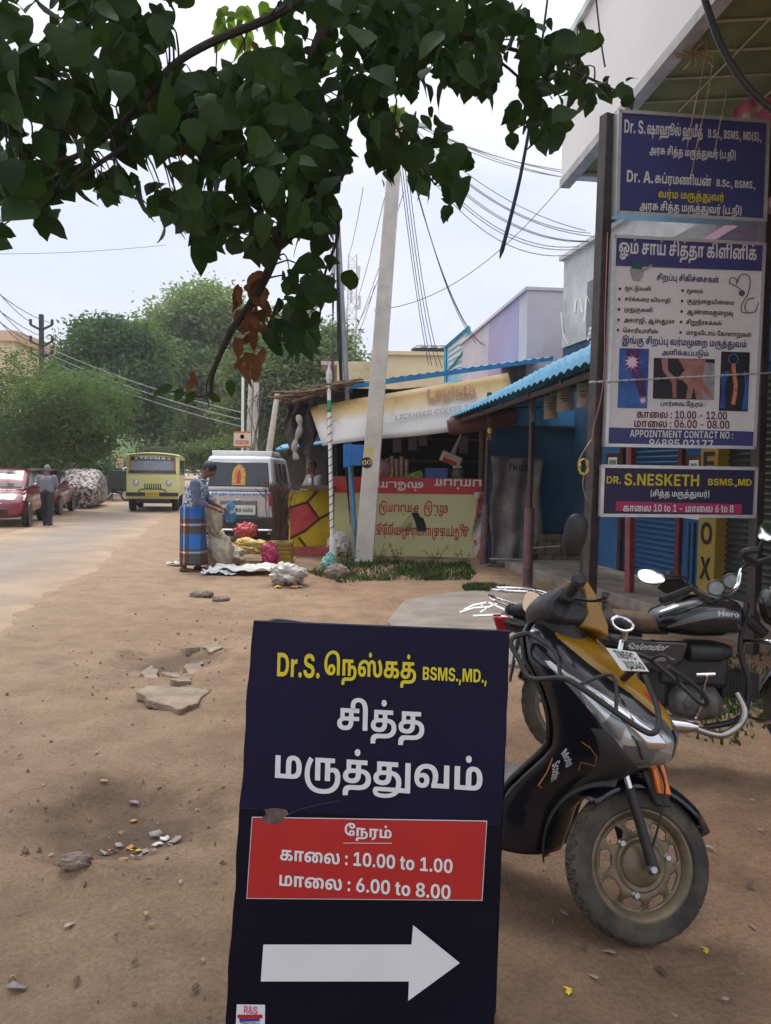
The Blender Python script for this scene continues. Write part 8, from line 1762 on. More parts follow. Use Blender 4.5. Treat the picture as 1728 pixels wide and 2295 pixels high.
branch([DP(672,150,3.0),DP(560,190,2.8),DP(420,260,2.7),DP(250,330,2.6),DP(60,470,2.6)],.015,.006)
branch([DP(690,-40,3.0),DP(850,60,3.1),DP(1000,80,3.2),DP(1180,130,3.3),DP(1340,200,3.4)],.016,.004)
branch([DP(640,390,3.0),DP(730,480,3.1),DP(700,600,3.1),DP(690,700,3.1)],.009,.003)
branch([DP(690,-40,3.0),DP(800,150,3.2),DP(860,280,3.2),DP(940,400,3.2)],.012,.003)
branch([DP(1000,80,3.2),DP(1130,180,3.3),DP(1130,290,3.3)],.008,.003)
branch([hub_,DP(100,-250,2.9),DP(200,-40,2.8),DP(330,60,2.8)],.02,.005)
branch([DP(455,850,2.9),DP(430,858,2.9),DP(385,845,2.9),DP(362,850,2.9)],.0035,.002)
branch([DP(500,715,2.9),DP(470,770,2.9),DP(447,830,2.9),DP(452,880,2.9)],.004,.002)
NEAR = np.array([list(q) for b_ in BR for q in b_])
def leaf_geo(mbx,base,dirv,nrm,L_,W_,curl,seed_):
    d = Vector(dirv).normalized(); n0 = Vector(nrm); n0 = (n0 - d * n0.dot(d)); n0 = n0.normalized() if n0.length > 1e-4 else d.orthogonal().normalized(); s = d.cross(n0)
    st_ = [(0,.10),(.10,.62),(.24,.93),(.42,1.0),(.60,.86),(.76,.60),(.88,.30),(1.0,.02)]
    vs = []
    for t,w in st_:
        p = base + d * (t * L_) - n0 * (curl * L_ * t * t); hw = w * W_ / 2 * (1 + .08 * math.sin(t * 17 + seed_))
        vs += [p + s * hw + n0 * (.22 * hw + .02 * L_ * math.sin(t * 9 + seed_)),p,p - s * hw + n0 * (.22 * hw + .02 * L_ * math.cos(t * 8 + seed_))]
    fs = []
    for i in range(len(st_) - 1):
        a = 3 * i; fs += [(a,a + 1,a + 4,a + 3),(a + 1,a + 2,a + 5,a + 4)]
    mbx.add(vs,fs)
def inpoly(x,y,poly):
    c = False; j = len(poly) - 1
    for i in range(len(poly)):
        if (poly[i][1] > y) != (poly[j][1] > y) and x < (poly[j][0] - poly[i][0]) * (y - poly[i][1]) / (poly[j][1] - poly[i][1]) + poly[i][0]: c = not c
        j = i
    return c
# lobes of foliage, as read off the photo (display pixels), with the number of leaves in each
LOBES = [
    ([(-60,-40),(440,-40),(370,60),(345,120),(330,160),(330,330),(300,380),(120,370),(-60,260)],250,2.75),
    ([(-40,300),(60,320),(180,380),(150,440),(130,500),(70,470),(-40,420)],58,2.7),
    ([(0,440),(10,500),(-40,520),(-40,430)],5,2.7),
    ([(320,150),(470,130),(520,110),(620,90),(690,150),(690,480),(600,560),(480,540),(440,420),(330,420),(300,300)],300,2.85),
    ([(340,410),(480,420),(490,470),(470,560),(440,540),(380,480),(365,530),(350,450)],60,2.8),
    ([(200,380),(330,380),(300,410),(210,425)],30,2.75),
    ([(590,-40),(1090,-40),(1110,60),(1100,150),(1000,180),(890,200),(780,250),(760,380),(720,420),(690,500),(640,420),(640,120)],330,3.1),
    ([(620,380),(730,390),(730,480),(720,510),(640,500),(600,540)],36,3.05),
    ([(580,600),(690,530),(760,580),(750,640),(700,650),(690,760),(640,790),(590,720),(560,720)],46,3.1),
    ([(790,240),(840,240),(850,400),(830,410),(800,330),(775,300)],20,3.2),
    ([(830,250),(920,230),(985,240),(1035,350),(1000,390),(975,460),(900,400),(850,330)],42,3.2),
    ([(1090,30),(1110,20),(1300,60),(1305,90),(1260,140),(1375,170),(1370,230),(1290,220),(1210,300),(1215,370),(1170,330),(1120,280),(1090,340),(1100,220),(1120,120)],105,3.35),
    ([(900,140),(1100,130),(1060,210),(1000,210)],26,3.2),
    ([(1080,-20),(1135,20),(1100,60)],3,3.2),
]
lm = MB(); tw = MB(); lq = np.random.default_rng(5)
lm2 = MB()
for poly,cnt,dd0 in LOBES:
    xs = [p[0] for p in poly]; ys = [p[1] for p in poly]; k = 0; tries = 0
    while k < cnt * 1.35 and tries < 60000:
        tries += 1
        x = min(xs) + (max(xs) - min(xs)) * lq.random(); y = min(ys) + (max(ys) - min(ys)) * lq.random()
        if not inpoly(x,y,poly): continue
        if float(vnoise(x / 34,y / 34,61)) + .6 * float(vnoise(x / 15,y / 15,62)) < -.21: continue
        d = dd0 + lq.normal() * .33
        L_ = .092 * (.5 + .8 * lq.random()); 
        ang = lq.normal() * .9
        dr = Vector((math.sin(ang) * .8,lq.normal() * .45,-math.cos(ang) * .9)).normalized()
        # keep the tip within the lobe so that the outline stays ragged but true
        Lp = L_ * FPX / d / k1
        if not inpoly(x + dr.x * Lp * .9,y - dr.z * Lp * .9,poly) and lq.random() < .85: continue
        b_ = DP(x,y,d)
        nr = Vector((lq.normal() * .9,-1.0 + lq.normal() * .7,.4 + lq.normal() * .6))
        leaf_geo(lm,b_,dr,nr,L_,L_ * (.62 + .3 * lq.random()),.1 + .55 * lq.random(),k)
        if k % 4 == 0:
            dist = ((NEAR - np.array(list(b_))) ** 2).sum(1); i_ = int(dist.argmin())
            if .0004 < dist[i_] < .09:
                q = Vector(NEAR[i_]); tw.tube(spline([q,q.lerp(b_,.35) + Vector((.02,0,.035)),q.lerp(b_,.75) + Vector((.01,.01,.02)),b_],2),[.004,.0036,.0032,.0028,.0024,.002,.0015],4)
        k += 1
lm.build('leaves',LN1,ot,angle=0); tw.build('twigs',BARKN,ot)
def leafset(name,mat,spots,L0,seed,dn=1.0):
    g = np.random.default_rng(seed); mbx = MB()
    for i,(x,y,d) in enumerate(spots):
        a = g.normal() * .7; leaf_geo(mbx,DP(x,y,d),Vector((math.sin(a),g.normal() * .3,-math.cos(a) * dn)),Vector((g.normal() * .5,-1,.2)),L0 * (.7 + .6 * g.random()),L0 * (.4 + .3 * g.random()),.1 + .7 * g.random(),i)
    return mbx.build(name,mat,ot,angle=0)
g = np.random.default_rng(9)
# unseen rest of the crown overhead and behind, added to shade the foreground
lm = MB()
for k in range(2700):
    c_ = Vector((-4.0 + 6.2 * g.random(),-2.2 + 7.6 * g.random(),0)); c_.z = max(4.0,2.3 + .64 * c_.y) + 1.5 * g.random()
    q = proj(c_)
    if c_.y > .3 and -250 < q[0] < 1950 and q[1] > -120: continue
    leaf_geo(lm,c_ - to,Vector((g.normal(),g.normal(),-.6)),Vector((g.normal() * .4,g.normal() * .4,1)),.20,.14,.3,k)
lm.build('leaves',LN1,ot,angle=0)
for x,y in ((-2.4,-1.2),(-.6,-.8),(.8,.4),(-1.8,.9)):
    mb = MB(); mb.tube(spline([hub_,Vector((x,y,4.7)) - to + Vector((-.5,0,.2)),Vector((x + .6,y,4.9)) - to],5),.02,6); mb.build('branch',BARKN,ot)
leafset('backlit_leaves',LN2,[(470 + 75 * g.random(),5 + 95 * g.random(),4.2) for _ in range(24)] + [(800 + 70 * g.random(),215 + 45 * g.random(),4.4) for _ in range(9)] + [(560 + 40 * g.random(),0 + 60 * g.random(),3.8) for _ in range(8)],.095,3)
leafset('withered_leaves',LN3,[(512 + 62 * g.random(),585 + 205 * g.random(),2.95 + .15 * g.normal()) for _ in range(46)] + [(545,90,2.9),(545,110,2.9),(320,220,2.7),(150,265,2.7),(400,310,2.8),(560,250,2.9),(415,800,2.9),(422,822,2.9)],.062,4)
leafset('stray_leaves',LN1,[(373,835,2.9),(420,845,2.9),(452,846,2.9),(395,840,2.9),(500,820,2.95),(10,235,2.7),(60,240,2.7)],.07,8)

# ================================================================== WIRES AND FAR POLES
WIRE = M('pale_wire',(0.30,0.30,0.31),0.6); WIRED = M('dark_wire',(0.06,0.06,0.065),0.6)
def wire(a,b_,s,label,group=None,r=.006,mat=WIRED,n_=16):
    mb = MB(); mb.tube(sag(a,b_,s,n_),r,5); return tag(mb.build('overhead_wire',mat),label,'wire',group)
PT = P(886,285,12.85)
for k in range(4): wire(PT + Vector((.05 * k,0,-.05 * k)),P(962 + 9 * k + 4 * g.normal(),818 + 2 * k,15.2),.2 + .10 * k + .15 * g.random(),'slack wire dropping steeply from the concrete pole towards the stall roof','wires dropping from the concrete pole to the stall roof',.007)
for k in range(3): wire(PT + Vector((.1,0,-.05 * k)),P(1068 + 14 * k,770 + 4 * k,19),.55 + .1 * k,'slack wire from the concrete pole to the lavender house','wires from the concrete pole to the lavender house',.008)
for k in range(8): wire(PT + Vector((.3,0,-.06 * k)),P(1318 + 8 * g.normal(),516 + 7 * k + 5 * g.normal(),12.2),.25 + .04 * k + .10 * g.random(),'pale service wire sagging from the concrete pole to the grey building','service wires to the grey building',.008,WIRE)
for k in range(4): wire(PT + Vector((.4,0,.02 * k)),P(1420,388 + 9 * k + 4 * g.normal(),11.5),.10 + .18 * g.random(),'pale wire running almost level from the concrete pole towards the balcony','wires towards the balcony',.007,WIRE)
wire(P(846,694,12.8),P(1262,412,12.0),.42,'single sagging wire from the middle of the concrete pole up to the balcony',None,.006)
for k,(xa,ya,xb,yb) in enumerate(((814,420,783,570),(862,443,795,690),(880,540,800,730),(905,430,790,760),(840,640,796,760))): wire(P(xa,ya,12.9),P(xb,yb,19),.1,'dark wire slanting down left of the concrete pole past the steel pole','wires slanting left of the concrete pole',.006)
for k in range(5): wire(P(756 - 4 * k,480 + 6 * k,13.3),P(735 + 5 * k,1010 + 20 * k,13.4),.02,'dark wire hanging down beside the thin steel pole','wires hanging by the steel pole',.006)
wire(P(-10,569,20),P(372,549,20),.06,'thin lone wire across the open sky on the left',None,.006)
fpz = thing('steel_line_pole','black steel line pole with three cross arms far left above the trees','pole',P(95,1060,36)); fpz.location.z = 0
o = Vector(fpz.location); tz = P(96,705,36).z
mb = MB(); mb.cbox((0,0,tz / 2),(.17,.17,tz)); mb.build('shaft',M('black_steel',(.02,.02,.025),.6),fpz)
for py in (728,765,790):
    z = P(96,py,36).z
    mb = MB()
    for s in (-1,1): mb.tube([(0,0,z - .25),(s * .5,0,z)],.06,5); mb.tube([(s * .5,0,z),(s * .5,0,z + .25)],.07,6)
    mb.build('cross_arm',MATS['black_steel'],fpz)
    for s in (-1,1): wire(o + Vector((s * .45,0,z + .1)),P(-60,py - 130 + s * 14,20),.2,'line wire running left from the black steel line pole','line wires on the black steel pole',.014)
for k in range(3): wire(P(100,775 + 14 * k,36),P(545,925 + 16 * k,30),.25,'street wire crossing in front of the far trees','street wires across the far trees',.016,WIRE)
for (xa,ya,xb,yb,d,w,lb_) in ((562,852,557,1040,33,.13,'far concrete pole just left of its twin above the white van'),(575,858,569,1040,33,.15,'far concrete pole carrying a wire tangle above the white van'),(622,880,596,1060,30,.13,'leaning concrete pole far off beside the thatched stall end')):
    a,b_ = P(xa,ya,d),P(xb,yb,d); b2 = b_ - (a - b_) * (b_.z / (a.z - b_.z)); mb = MB(); mb.tube([b2,a],[w * 1.2,w * .75],8); tag(mb.build('far_pole',PC),lb_,'pole')
mb = MB(); c = P(571,872,32.8)
for k in range(12): mb.tube([c + Vector(g.normal(0,.3,3)),c + Vector(g.normal(0,.5,3)) + Vector((0,0,-1.0)),c + Vector((g.normal() * .2,0,-2.6))],.016,4)
tag(mb.build('wire_tangle',WIRED),'tangle of dark wires on the far concrete pole','wires')
tm = thing('phone_mast','pale lattice phone mast far behind the steel pole','mast',P(784,1060,95)); tm.location.z = 0
zt0 = P(784,572,95).z; mb = MB(); MW = M('mast_paint',(.55,.55,.56),.6)
for sx_ in (-.5,.5):
    for sy_ in (-.5,.5): mb.tube([(sx_ * 1.3,sy_ * 1.3,0),(sx_,sy_,zt0)],.07,4)
for k in range(22):
    z = zt0 * k / 22; z2 = zt0 * (k + 1) / 22
    for s in (-1,1): mb.tube([(s * .55,-.55,z),(-s * .55,-.55,z2)],.04,4); mb.tube([(-.55,s * .55,z),(.55,s * .55,z)],.04,4)
mb.build('lattice',MW,tm)
for k in range(16):
    mb = MB(); a = k * 1.3; z = zt0 * (.50 + .48 * (k / 16)); mb.cbox((1.0 * math.cos(a),1.0 * math.sin(a),z),(.3,.25,1.6 if k % 3 else .6)); mb.build('antenna',MW,tm,bevel=.03)
# thick black cables and a dangling stick close to the camera
mb = MB(); mb.tube(spline([P(1560,-80,3.6),P(1580,0,3.6),P(1620,110,3.6),P(1680,200,3.6),P(1750,260,3.6)],6),.016,8); tag(mb.build('thick_cable',BLACK),'thick black cable slanting across the lattice soffit top right','cable')
mb = MB(); mb.tube(spline([P(1232,-40,4.6),P(1200,200,4.6),P(1165,400,4.6),P(1120,580,4.6)],6),[.006 + .0004 * k for k in range(17)] + [.014,.003],7); tag(mb.build('dangling_cable',M('blue_black',(.02,.025,.05),.6)),'dark cut cable end dangling from the leaves in the open sky','cable')
mb = MB(); mb.tube(spline([P(1333,-30,5),P(1345,80,5),P(1356,150,5)],5),.006,6); tag(mb.build('thin_cable',WIRED),'thin cable passing down the face of the white balcony','cable')
for (x,y) in ((1590,60),(1600,120),(1650,80)):
    mb = MB(); mb.tube(spline([P(x,y,6),P(x - 15,y + 100,6),P(x - 35,y + 190,5.95),P(x - 50,y + 270,5.95)],5),.004,5); tag(mb.build('dry_vine',STRAW),'thin dry vine hanging down over the top clinic board','vine','dry vines over the clinic board')
# ================================================================== VEHICLES ON THE ROAD
def roadwheel(root,x,y,r,w,cap=STEEL):
    T = Matrix.Translation((x,y,r)) @ Matrix.Rotation(R(90),4,'X')
    mb = MB(T=T); mb.lathe(tyre_profile(r,r * .62,w,8),40,closed=True); wh = mb.build('wheel',RUBBER,root)
    s = -1 if y > 0 else 1; mb = MB(T=T); mb.lathe([(0,s * w * .42),(r * .2,s * w * .44),(r * .45,s * w * .36),(r * .64,s * w * .40),(r * .64,s * w * .2)],24); mb.build('wheel_cap',cap,wh)
def quad(name,mat,pts,parent,th=.012,bevel=.004):
    p = [Vector(q) for q in pts]; n_ = (p[1] - p[0]).cross(p[3] - p[0]).normalized() * th
    mb = MB(); mb.hexa([q - n_ for q in p] + [q + n_ for q in p]); return mb.build(name,mat,parent,bevel=bevel)
def tx(parent,mat,s,c,right,w,h,up=(0,0,1),name='lettering'):
    V,F,bb = text2d(s); c = Vector(c); r_ = Vector(right); u = Vector(up); mb = MB()
    mb.add([c + r_ * ((q[0] - (bb[0] + bb[2]) / 2) * w / (bb[2] - bb[0])) + u * ((q[1] - (bb[1] + bb[3]) / 2) * h / (bb[3] - bb[1])) for q in V],F); return mb.build(name,mat,parent,smooth=False)
SILV = M('silver_car_paint',(.56,.57,.59),.3,.2,var=.05,coat=.5)
BBUMP = M('black_bumper',(.018,.018,.018),.6)
vn = thing('van','silver minivan seen from behind with a gold sticker on its rear window','van',(-2.88,15.0,0),(0,0,R(91)))
mb = MB(); mb.hexa([(.06,-.73,.40),(3.5,-.73,.33),(3.5,.73,.33),(.06,.73,.40),(0,-.735,1.10),(3.55,-.735,1.06),(3.55,.735,1.06),(0,.735,1.10)]); 
mb.hexa([(0.005,-.73,1.103),(3.1,-.73,1.063),(3.1,.73,1.063),(0.005,.73,1.103),(.20,-.63,1.79),(2.6,-.63,1.79),(2.6,.63,1.79),(.20,.63,1.79)]); mb.build('body',SILV,vn,bevel=.06)
fx = lambda z: .19 * max(0,(z - 1.10)) / .69
quad('rear_window',GLASSD,[(fx(1.2) - .012,.60,1.20),(fx(1.2) - .012,-.60,1.20),(fx(1.67) - .012,-.55,1.67),(fx(1.67) - .012,.55,1.67)],vn,.012,.03)
for s in (-1,1):
    for x0,x1 in ((.32,.78),(.86,1.45),(1.53,2.25)):
        quad('side_window',GLASSD,[(x0,s * .722,1.17),(x1,s * .722,1.17),(x1 - .02,s * .645,1.66),(x0 + .06,s * .645,1.66)],vn,.008,.004)
    mb = MB(); mb.box((-.03,s * .66 - .05,.82),(.10,s * .66 + .07,1.08)); mb.build('tail_lamp',REDL,vn,bevel=.025)
    for x in (.62,2.95): roadwheel(vn,x,s * .66,.28,.16)
GOLD = M('gold_sticker',(.50,.33,.05),.5,col2=(.42,.16,.06),scale=22,lo=.5,hi=.6)
st_ = [( -.13,1.22),(.13,1.22),(.13,1.45),(.10,1.55),(.05,1.60),(0,1.64),(-.05,1.60),(-.10,1.55),(-.13,1.45)]
mb = MB(); mb.add([(fx(z) - .028,-y,z) for y,z in st_],[tuple(range(9))[::-1]]); gs = mb.build('sticker',GOLD,vn,smooth=False)
mb = MB(); mb.add([(fx(z) - .032,-y,z) for y,z in ((-.03,1.25),(.03,1.25),(.045,1.40),(.02,1.52),(-.02,1.52),(-.045,1.40))],[(5,4,3,2,1,0)]); mb.build('sticker_figure',REDB,gs,smooth=False)
tx(vn,M('sky_ink',(.015,.13,.42),.5),'நின் முதல் தெய்வம் தாயும் தகப்பனும்',(-.03,-.04,1.05),(0,-1,0),1.12,.10)
mb = MB(); mb.add([(-.004,.05,.93),(-.004,-.05,.93),(-.004,-.05,.97),(-.004,.05,.97)],[(0,1,2,3)]); mb.tube([(-.01,-.04,.97),(-.015,.03,.985),(-.015,-.03,.94),(-.01,.04,.925)],.010,5); mb.build('emblem',CHROME,vn)
mb = MB(); mb.box((-.006,-.36,.60),(.08,.36,.915)); mb.build('plate_recess',M('recess_grey',(.15,.155,.16),.5),vn,bevel=.01)
vp = quad('number_plate',PLATE,[(-.02,.34,.64),(-.02,-.34,.64),(-.02,-.34,.83),(-.02,.34,.83)],vn,.008)
tx(vp,BLACK,'TN 59 BA 4606',(-.031,0,.735),(0,-1,0),.58,.075)
mb = MB(); mb.box((-.12,-.74,.36),(.14,.74,.60)); mb.build('bumper',BBUMP,vn,bevel=.03)
mb = MB(); mb.tube([(-.13,-.68,.355),(-.13,.68,.355)],.03,8); mb.build('bumper_bar',CHROME,vn)
mb = MB(); mb.box((.3,-.45,.20),(3.4,.45,.38)); mb.build('underbody',BLACK,vn,smooth=False)
mb = MB(); mb.box((.42,-.60,1.82),(1.6,.60,1.90)); mb.box((.42,-.60,1.795),(.48,.60,1.82)); mb.build('roof_carrier',WHITE,vn,bevel=.012)

TRP = M('pale_lime_truck_paint',(.66,.655,.28),.4,col2=(.60,.595,.25),scale=3,coat=.3)
tk = thing('truck','pale lime yellow minibus truck coming along the road','truck',(-8.2,27,0),(0,0,R(-78)))
mb = MB(); mb.hexa([(-.25,-.90,.46),(0,-.88,.46),(0,.88,.46),(-.25,.90,.46),(-.25,-.90,1.32),(.02,-.88,1.32),(.02,.88,1.32),(-.25,.90,1.32)]); mb.box((-4.3,-.90,.55),(-.251,.90,2.02))
mb.hexa([(-.25,-.90,1.321),(.02,-.88,1.321),(.02,.88,1.321),(-.25,.90,1.321),(-.25,-.86,2.02),(-.14,-.84,2.0),(-.14,.84,2.0),(-.25,.86,2.02)])
mb.grid(12,9,lambda u,v: (-4.3 + 4.24 * u,-.89 + 1.78 * v,2.02 + .11 * math.cos((v - .5) * 2.6) - .06 * u ** 8)); mb.build('body',TRP,tk,bevel=.03)
wx = lambda z: .035 - .16 * (z - 1.32) / .68
ws = quad('windscreen',GLASSD,[(wx(1.36),-.80,1.36),(wx(1.36),.80,1.36),(wx(1.95),.76,1.95),(wx(1.95),-.76,1.95)],tk,.012,.02)
tx(ws,WPRINT,'TEENA',(wx(1.89) + .02,0,1.885),(0,1,0),.92,.11)
for y in (-.55,.55): quad('sticker',GOLD,[(wx(1.86) + .016,y - .05,1.83),(wx(1.86) + .016,y + .05,1.83),(wx(1.94) + .016,y + .05,1.93),(wx(1.94) + .016,y - .05,1.93)],ws,.003)
for y in (-.79,.79): mb = MB(); mb.tube([(wx(1.85) + .03,y * .97,1.85),(wx(1.6) + .03,y * .96,1.55),(wx(1.45) + .03,y * .98,1.44)],.03,6); mb.build('garland',M('orange_garland',(.5,.13,.02),.8,var=.4,scale=30),ws)
quad('painted_reflection',M('pale_glass_reflection',(.20,.23,.27),.1),[(wx(1.47) + .013,-.74,1.47),(wx(1.47) + .013,.74,1.47),(wx(1.80) + .013,.72,1.80),(wx(1.80) + .013,-.72,1.80)],ws,.001)  # glass reflection painted on the windscreen as a pale sheet
for y in (-.55,.55):
    mb = MB(); mb.lathe([(0,.04),(.06,.035),(.075,.02),(.078,0)],18,T=TR((.015,y,1.03),(0,R(90),0))); mb.lathe([(.08,0),(.105,.02),(.115,0)],18,T=TR((.015,y,1.03),(0,R(90),0))); mb.build('headlight',ALUM,tk)
    mb = MB(); mb.box((.0,y * 1.25 - .1,.60),(.06,y * 1.25 + .1,.68)); mb.build('indicator',M('dull_red_lamp',(.35,.10,.06),.4),tk)
for k in range(8): mb = MB(); mb.box((.0,-.27 + .075 * k,.82),(.028,-.235 + .075 * k,1.00)); mb.build('grille_slot',BLACK,tk,smooth=False)
mb = MB(); mb.box((.0,-.88,.57),(.12,.88,.69)); mb.tube(spline([(.12,-.42,.66),(.16,-.38,.80),(.16,.38,.80),(.12,.42,.66)],4),.022,6); mb.build('bumper',BBUMP,tk,bevel=.02)
tp2 = quad('number_plate',M('yellow_plate',(.60,.40,.01),.5),[(.14,-.23,.57),(.14,.23,.57),(.14,.23,.70),(.14,-.23,.70)],tk,.008); tx(tp2,BLACK,'TN 59 A 0468',(.152,0,.635),(0,1,0),.40,.06)
mb = MB()
for y in (-.62,.62): mb.tube([(-3.9,y,2.28),(-.6,y,2.28)],.02,5)
for x in (-.6,-1.7,-2.8,-3.9): mb.tube([(x,-.62,2.28),(x,.62,2.28)],.02,5); mb.tube([(x,-.62,2.1),(x,-.62,2.28)],.02,5); mb.tube([(x,.62,2.1),(x,.62,2.28)],.02,5)
mb.build('roof_rack',BLACK,tk)
for s in (-1,1):
    for x in (-.75,-3.3): roadwheel(tk,x,s * .74,.34,.24)
    for k in range(3): quad('side_window',GLASSD,[(-.4 - 1.2 * k,s * .905,1.3),(-1.4 - 1.2 * k,s * .905,1.3),(-1.4 - 1.2 * k,s * .905,1.85),(-.4 - 1.2 * k,s * .905,1.85)],tk,.006)
mb = MB(); mb.box((-4.2,-.6,.3),(-.2,.6,.56)); mb.build('chassis',BLACK,tk,smooth=False)

def car(label,mat,loc,rz,sc=1.0):
    c = thing('car',label,'car',loc,(0,0,rz))
    loft('body',mat,[(1.72,.40,.34,.60),(1.66,.62,.26,.70),(1.35,.73,.22,.86),(.95,.765,.22,.94),(.3,.78,.22,.98),(-.9,.78,.22,1.0),(-1.5,.75,.25,.98),(-1.70,.62,.34,.88)],c,n=24,ex=4.2)
    loft('cabin',mat,[(.92,.60,.90,.95),(.62,.63,.88,1.20),(.22,.62,.88,1.43),(-.2,.615,.88,1.48),(-.9,.60,.88,1.46),(-1.35,.58,.88,1.22),(-1.6,.54,.88,.98)],c,n=24,ex=5)
    quad('windscreen',GLASSD,[(.88,-.55,.985),(.88,.55,.985),(.26,.52,1.405),(.26,-.52,1.405)],c,.014,.01)
    quad('rear_window',GLASSD,[(-1.62,.5,1.02),(-1.62,-.5,1.02),(-1.12,-.5,1.38),(-1.12,.5,1.38)],c,.014,.01)
    for s in (-1,1):
        quad('side_window',GLASSD,[(.60,s * .655,1.0),(-.22,s * .665,1.0),(-.22,s * .625,1.39),(.22,s * .625,1.36)],c,.012); quad('side_window',GLASSD,[(-.30,s * .665,1.0),(-1.12,s * .645,1.0),(-.98,s * .61,1.36),(-.30,s * .625,1.39)],c,.012)
        quad('headlight',LENS,[(1.69,s * .44,.62),(1.44,s * .70,.66),(1.22,s * .72,.83),(1.52,s * .52,.72)],c,.02,.01)
        mb = MB(); mb.ell((.62,s * .83,1.02),(.07,.11,.075)); mb.build('wing_mirror',mat,c); mb = MB(); mb.box((-1.72,s * .60 - .1,.72),(-1.58,s * .60 + .1,.95)); mb.build('tail_lamp',REDL,c,bevel=.03)
        for x in (1.15,-1.2):
            roadwheel(c,x,s * .69,.29,.17); mb = MB(); mb.lathe([(.335,0),(.335,.02),(.28,.02)],24,T=Matrix.Translation((x,s * .775,.30)) @ Matrix.Rotation(R(-90 * s),4,'X')); mb.build('wheel_arch',BLACK,c)
        mb = MB(); mb.box((-.35,s * .785 - .01,.80),(-.20,s * .785 + .01,.83)); mb.build('door_handle',mat,c)
    mb = MB(); mb.box((1.60,-.36,.34),(1.73,.36,.46)); mb.build('grille',BLACK,c,bevel=.01); mb = MB(); mb.tube([(1.70,-.25,.60),(1.735,0,.60),(1.70,.25,.60)],.014,6); mb.build('chrome_strip',CHROME,c)
    c.scale = (sc,) * 3; return c
REDC = M('cherry_car_paint',(.17,.012,.028),.25,var=.08,coat=.8)
rc = car('cherry red hatchback parked nearest on the left, facing the camera',REDC,(-10.15,20.5,0),R(-74))
car('darker red car parked behind the cherry red hatchback and the walking man',M('dark_red_paint',(.22,.03,.03),.3,var=.1,coat=.6),(-11.45,25.6,0),R(-77))
car('dark blue grey car driving far off left of the yellow truck',M('blue_grey_paint',(.05,.06,.085),.3,coat=.6),(-16.3,48,0),R(101),1.12)
COV = M('mottled_car_cover',(.035,.03,.03),.7,col2=(.42,.35,.33),scale=7,lo=.46,hi=.54,detail=3)
cv = loft('covered_car',COV,[(1.8,.60,.04,.55),(1.72,.74,.02,.82),(1.1,.80,.02,1.0),(.5,.80,.02,1.38),(-.3,.79,.02,1.50),(-1.2,.78,.02,1.34),(-1.75,.72,.02,.95),(-1.85,.58,.04,.6)],None,n=40,ex=4)
cv.location = (-11.95,30.2,0); cv.rotation_euler = (0,0,R(-78)); tag(cv,'car under a mottled black and white cover on the left roadside','covered car')
dm = dup(bk,(-13.4,37,0),R(60),'dark motorcycle parked far off between the covered car and the black cart')
hc = thing('cart','black boxed handcart at the far left roadside','cart',(-13.0,36.4,0),(0,0,R(-8)))
mb = MB(); mb.box((.1,-.5,.55),(1.25,.5,1.42)); mb.build('box',BBUMP,hc,bevel=.02)
for y in (-.42,.42): roadwheel(hc,.95,y,.28,.08)
mb = MB(); mb.tube([(.2,-.3,.55),(.2,-.3,0)],.03,6); mb.build('leg',BBUMP,hc)
SGN = M('cream_sign_face',(.60,.55,.42),.6,var=.05); SGR = M('orange_red_print',(.50,.10,.03),.6)
for (px,py,pb,d,w,h,lb_) in ((543,985,1075,30,.66,.62,'cream and red notice board on a white pole above the white van'),(258,1036,1075,60,1.3,.75,'small cream and red notice board far off left of the yellow truck')):
    c = P(px,py,d); t = thing('notice_board',lb_,'sign',(c.x,c.y,0)); top_ = P(px,845,d).z if d < 40 else c.z + .6
    mb = MB(); mb.tube([(0,.05,0),(0,.05,top_)],.055,8); mb.build('pole',WHITE,t)
    mb = MB(); mb.box((-w / 2,-.02,c.z - h / 2),(w / 2,.01,c.z + h / 2)); pn = mb.build('panel',SGN,t,smooth=False)
    mb = MB(); mb.box((-w / 2,-.026,c.z - h / 2),(w / 2,-.0201,c.z - h * .40)); mb.box((-w / 2,-.026,c.z + h * .42),(w / 2,-.0201,c.z + h / 2)); mb.box((-w * .38,-.026,c.z - h * .28),(w * .38,-.0201,c.z - h * .06)); mb.build('print',SGR,pn,smooth=False)
    mb = MB(); mb.lathe([(0,0),(h * .14,0)],14,T=TR((0,-.024,c.z + h * .18),(R(90),0,0))); mb.build('disc',YPRINT,pn,smooth=False)
    tx(pn,WPRINT,'தகப்பனும்',(0,-.028,c.z - h * .17),(1,0,0),w * .6,h * .13)
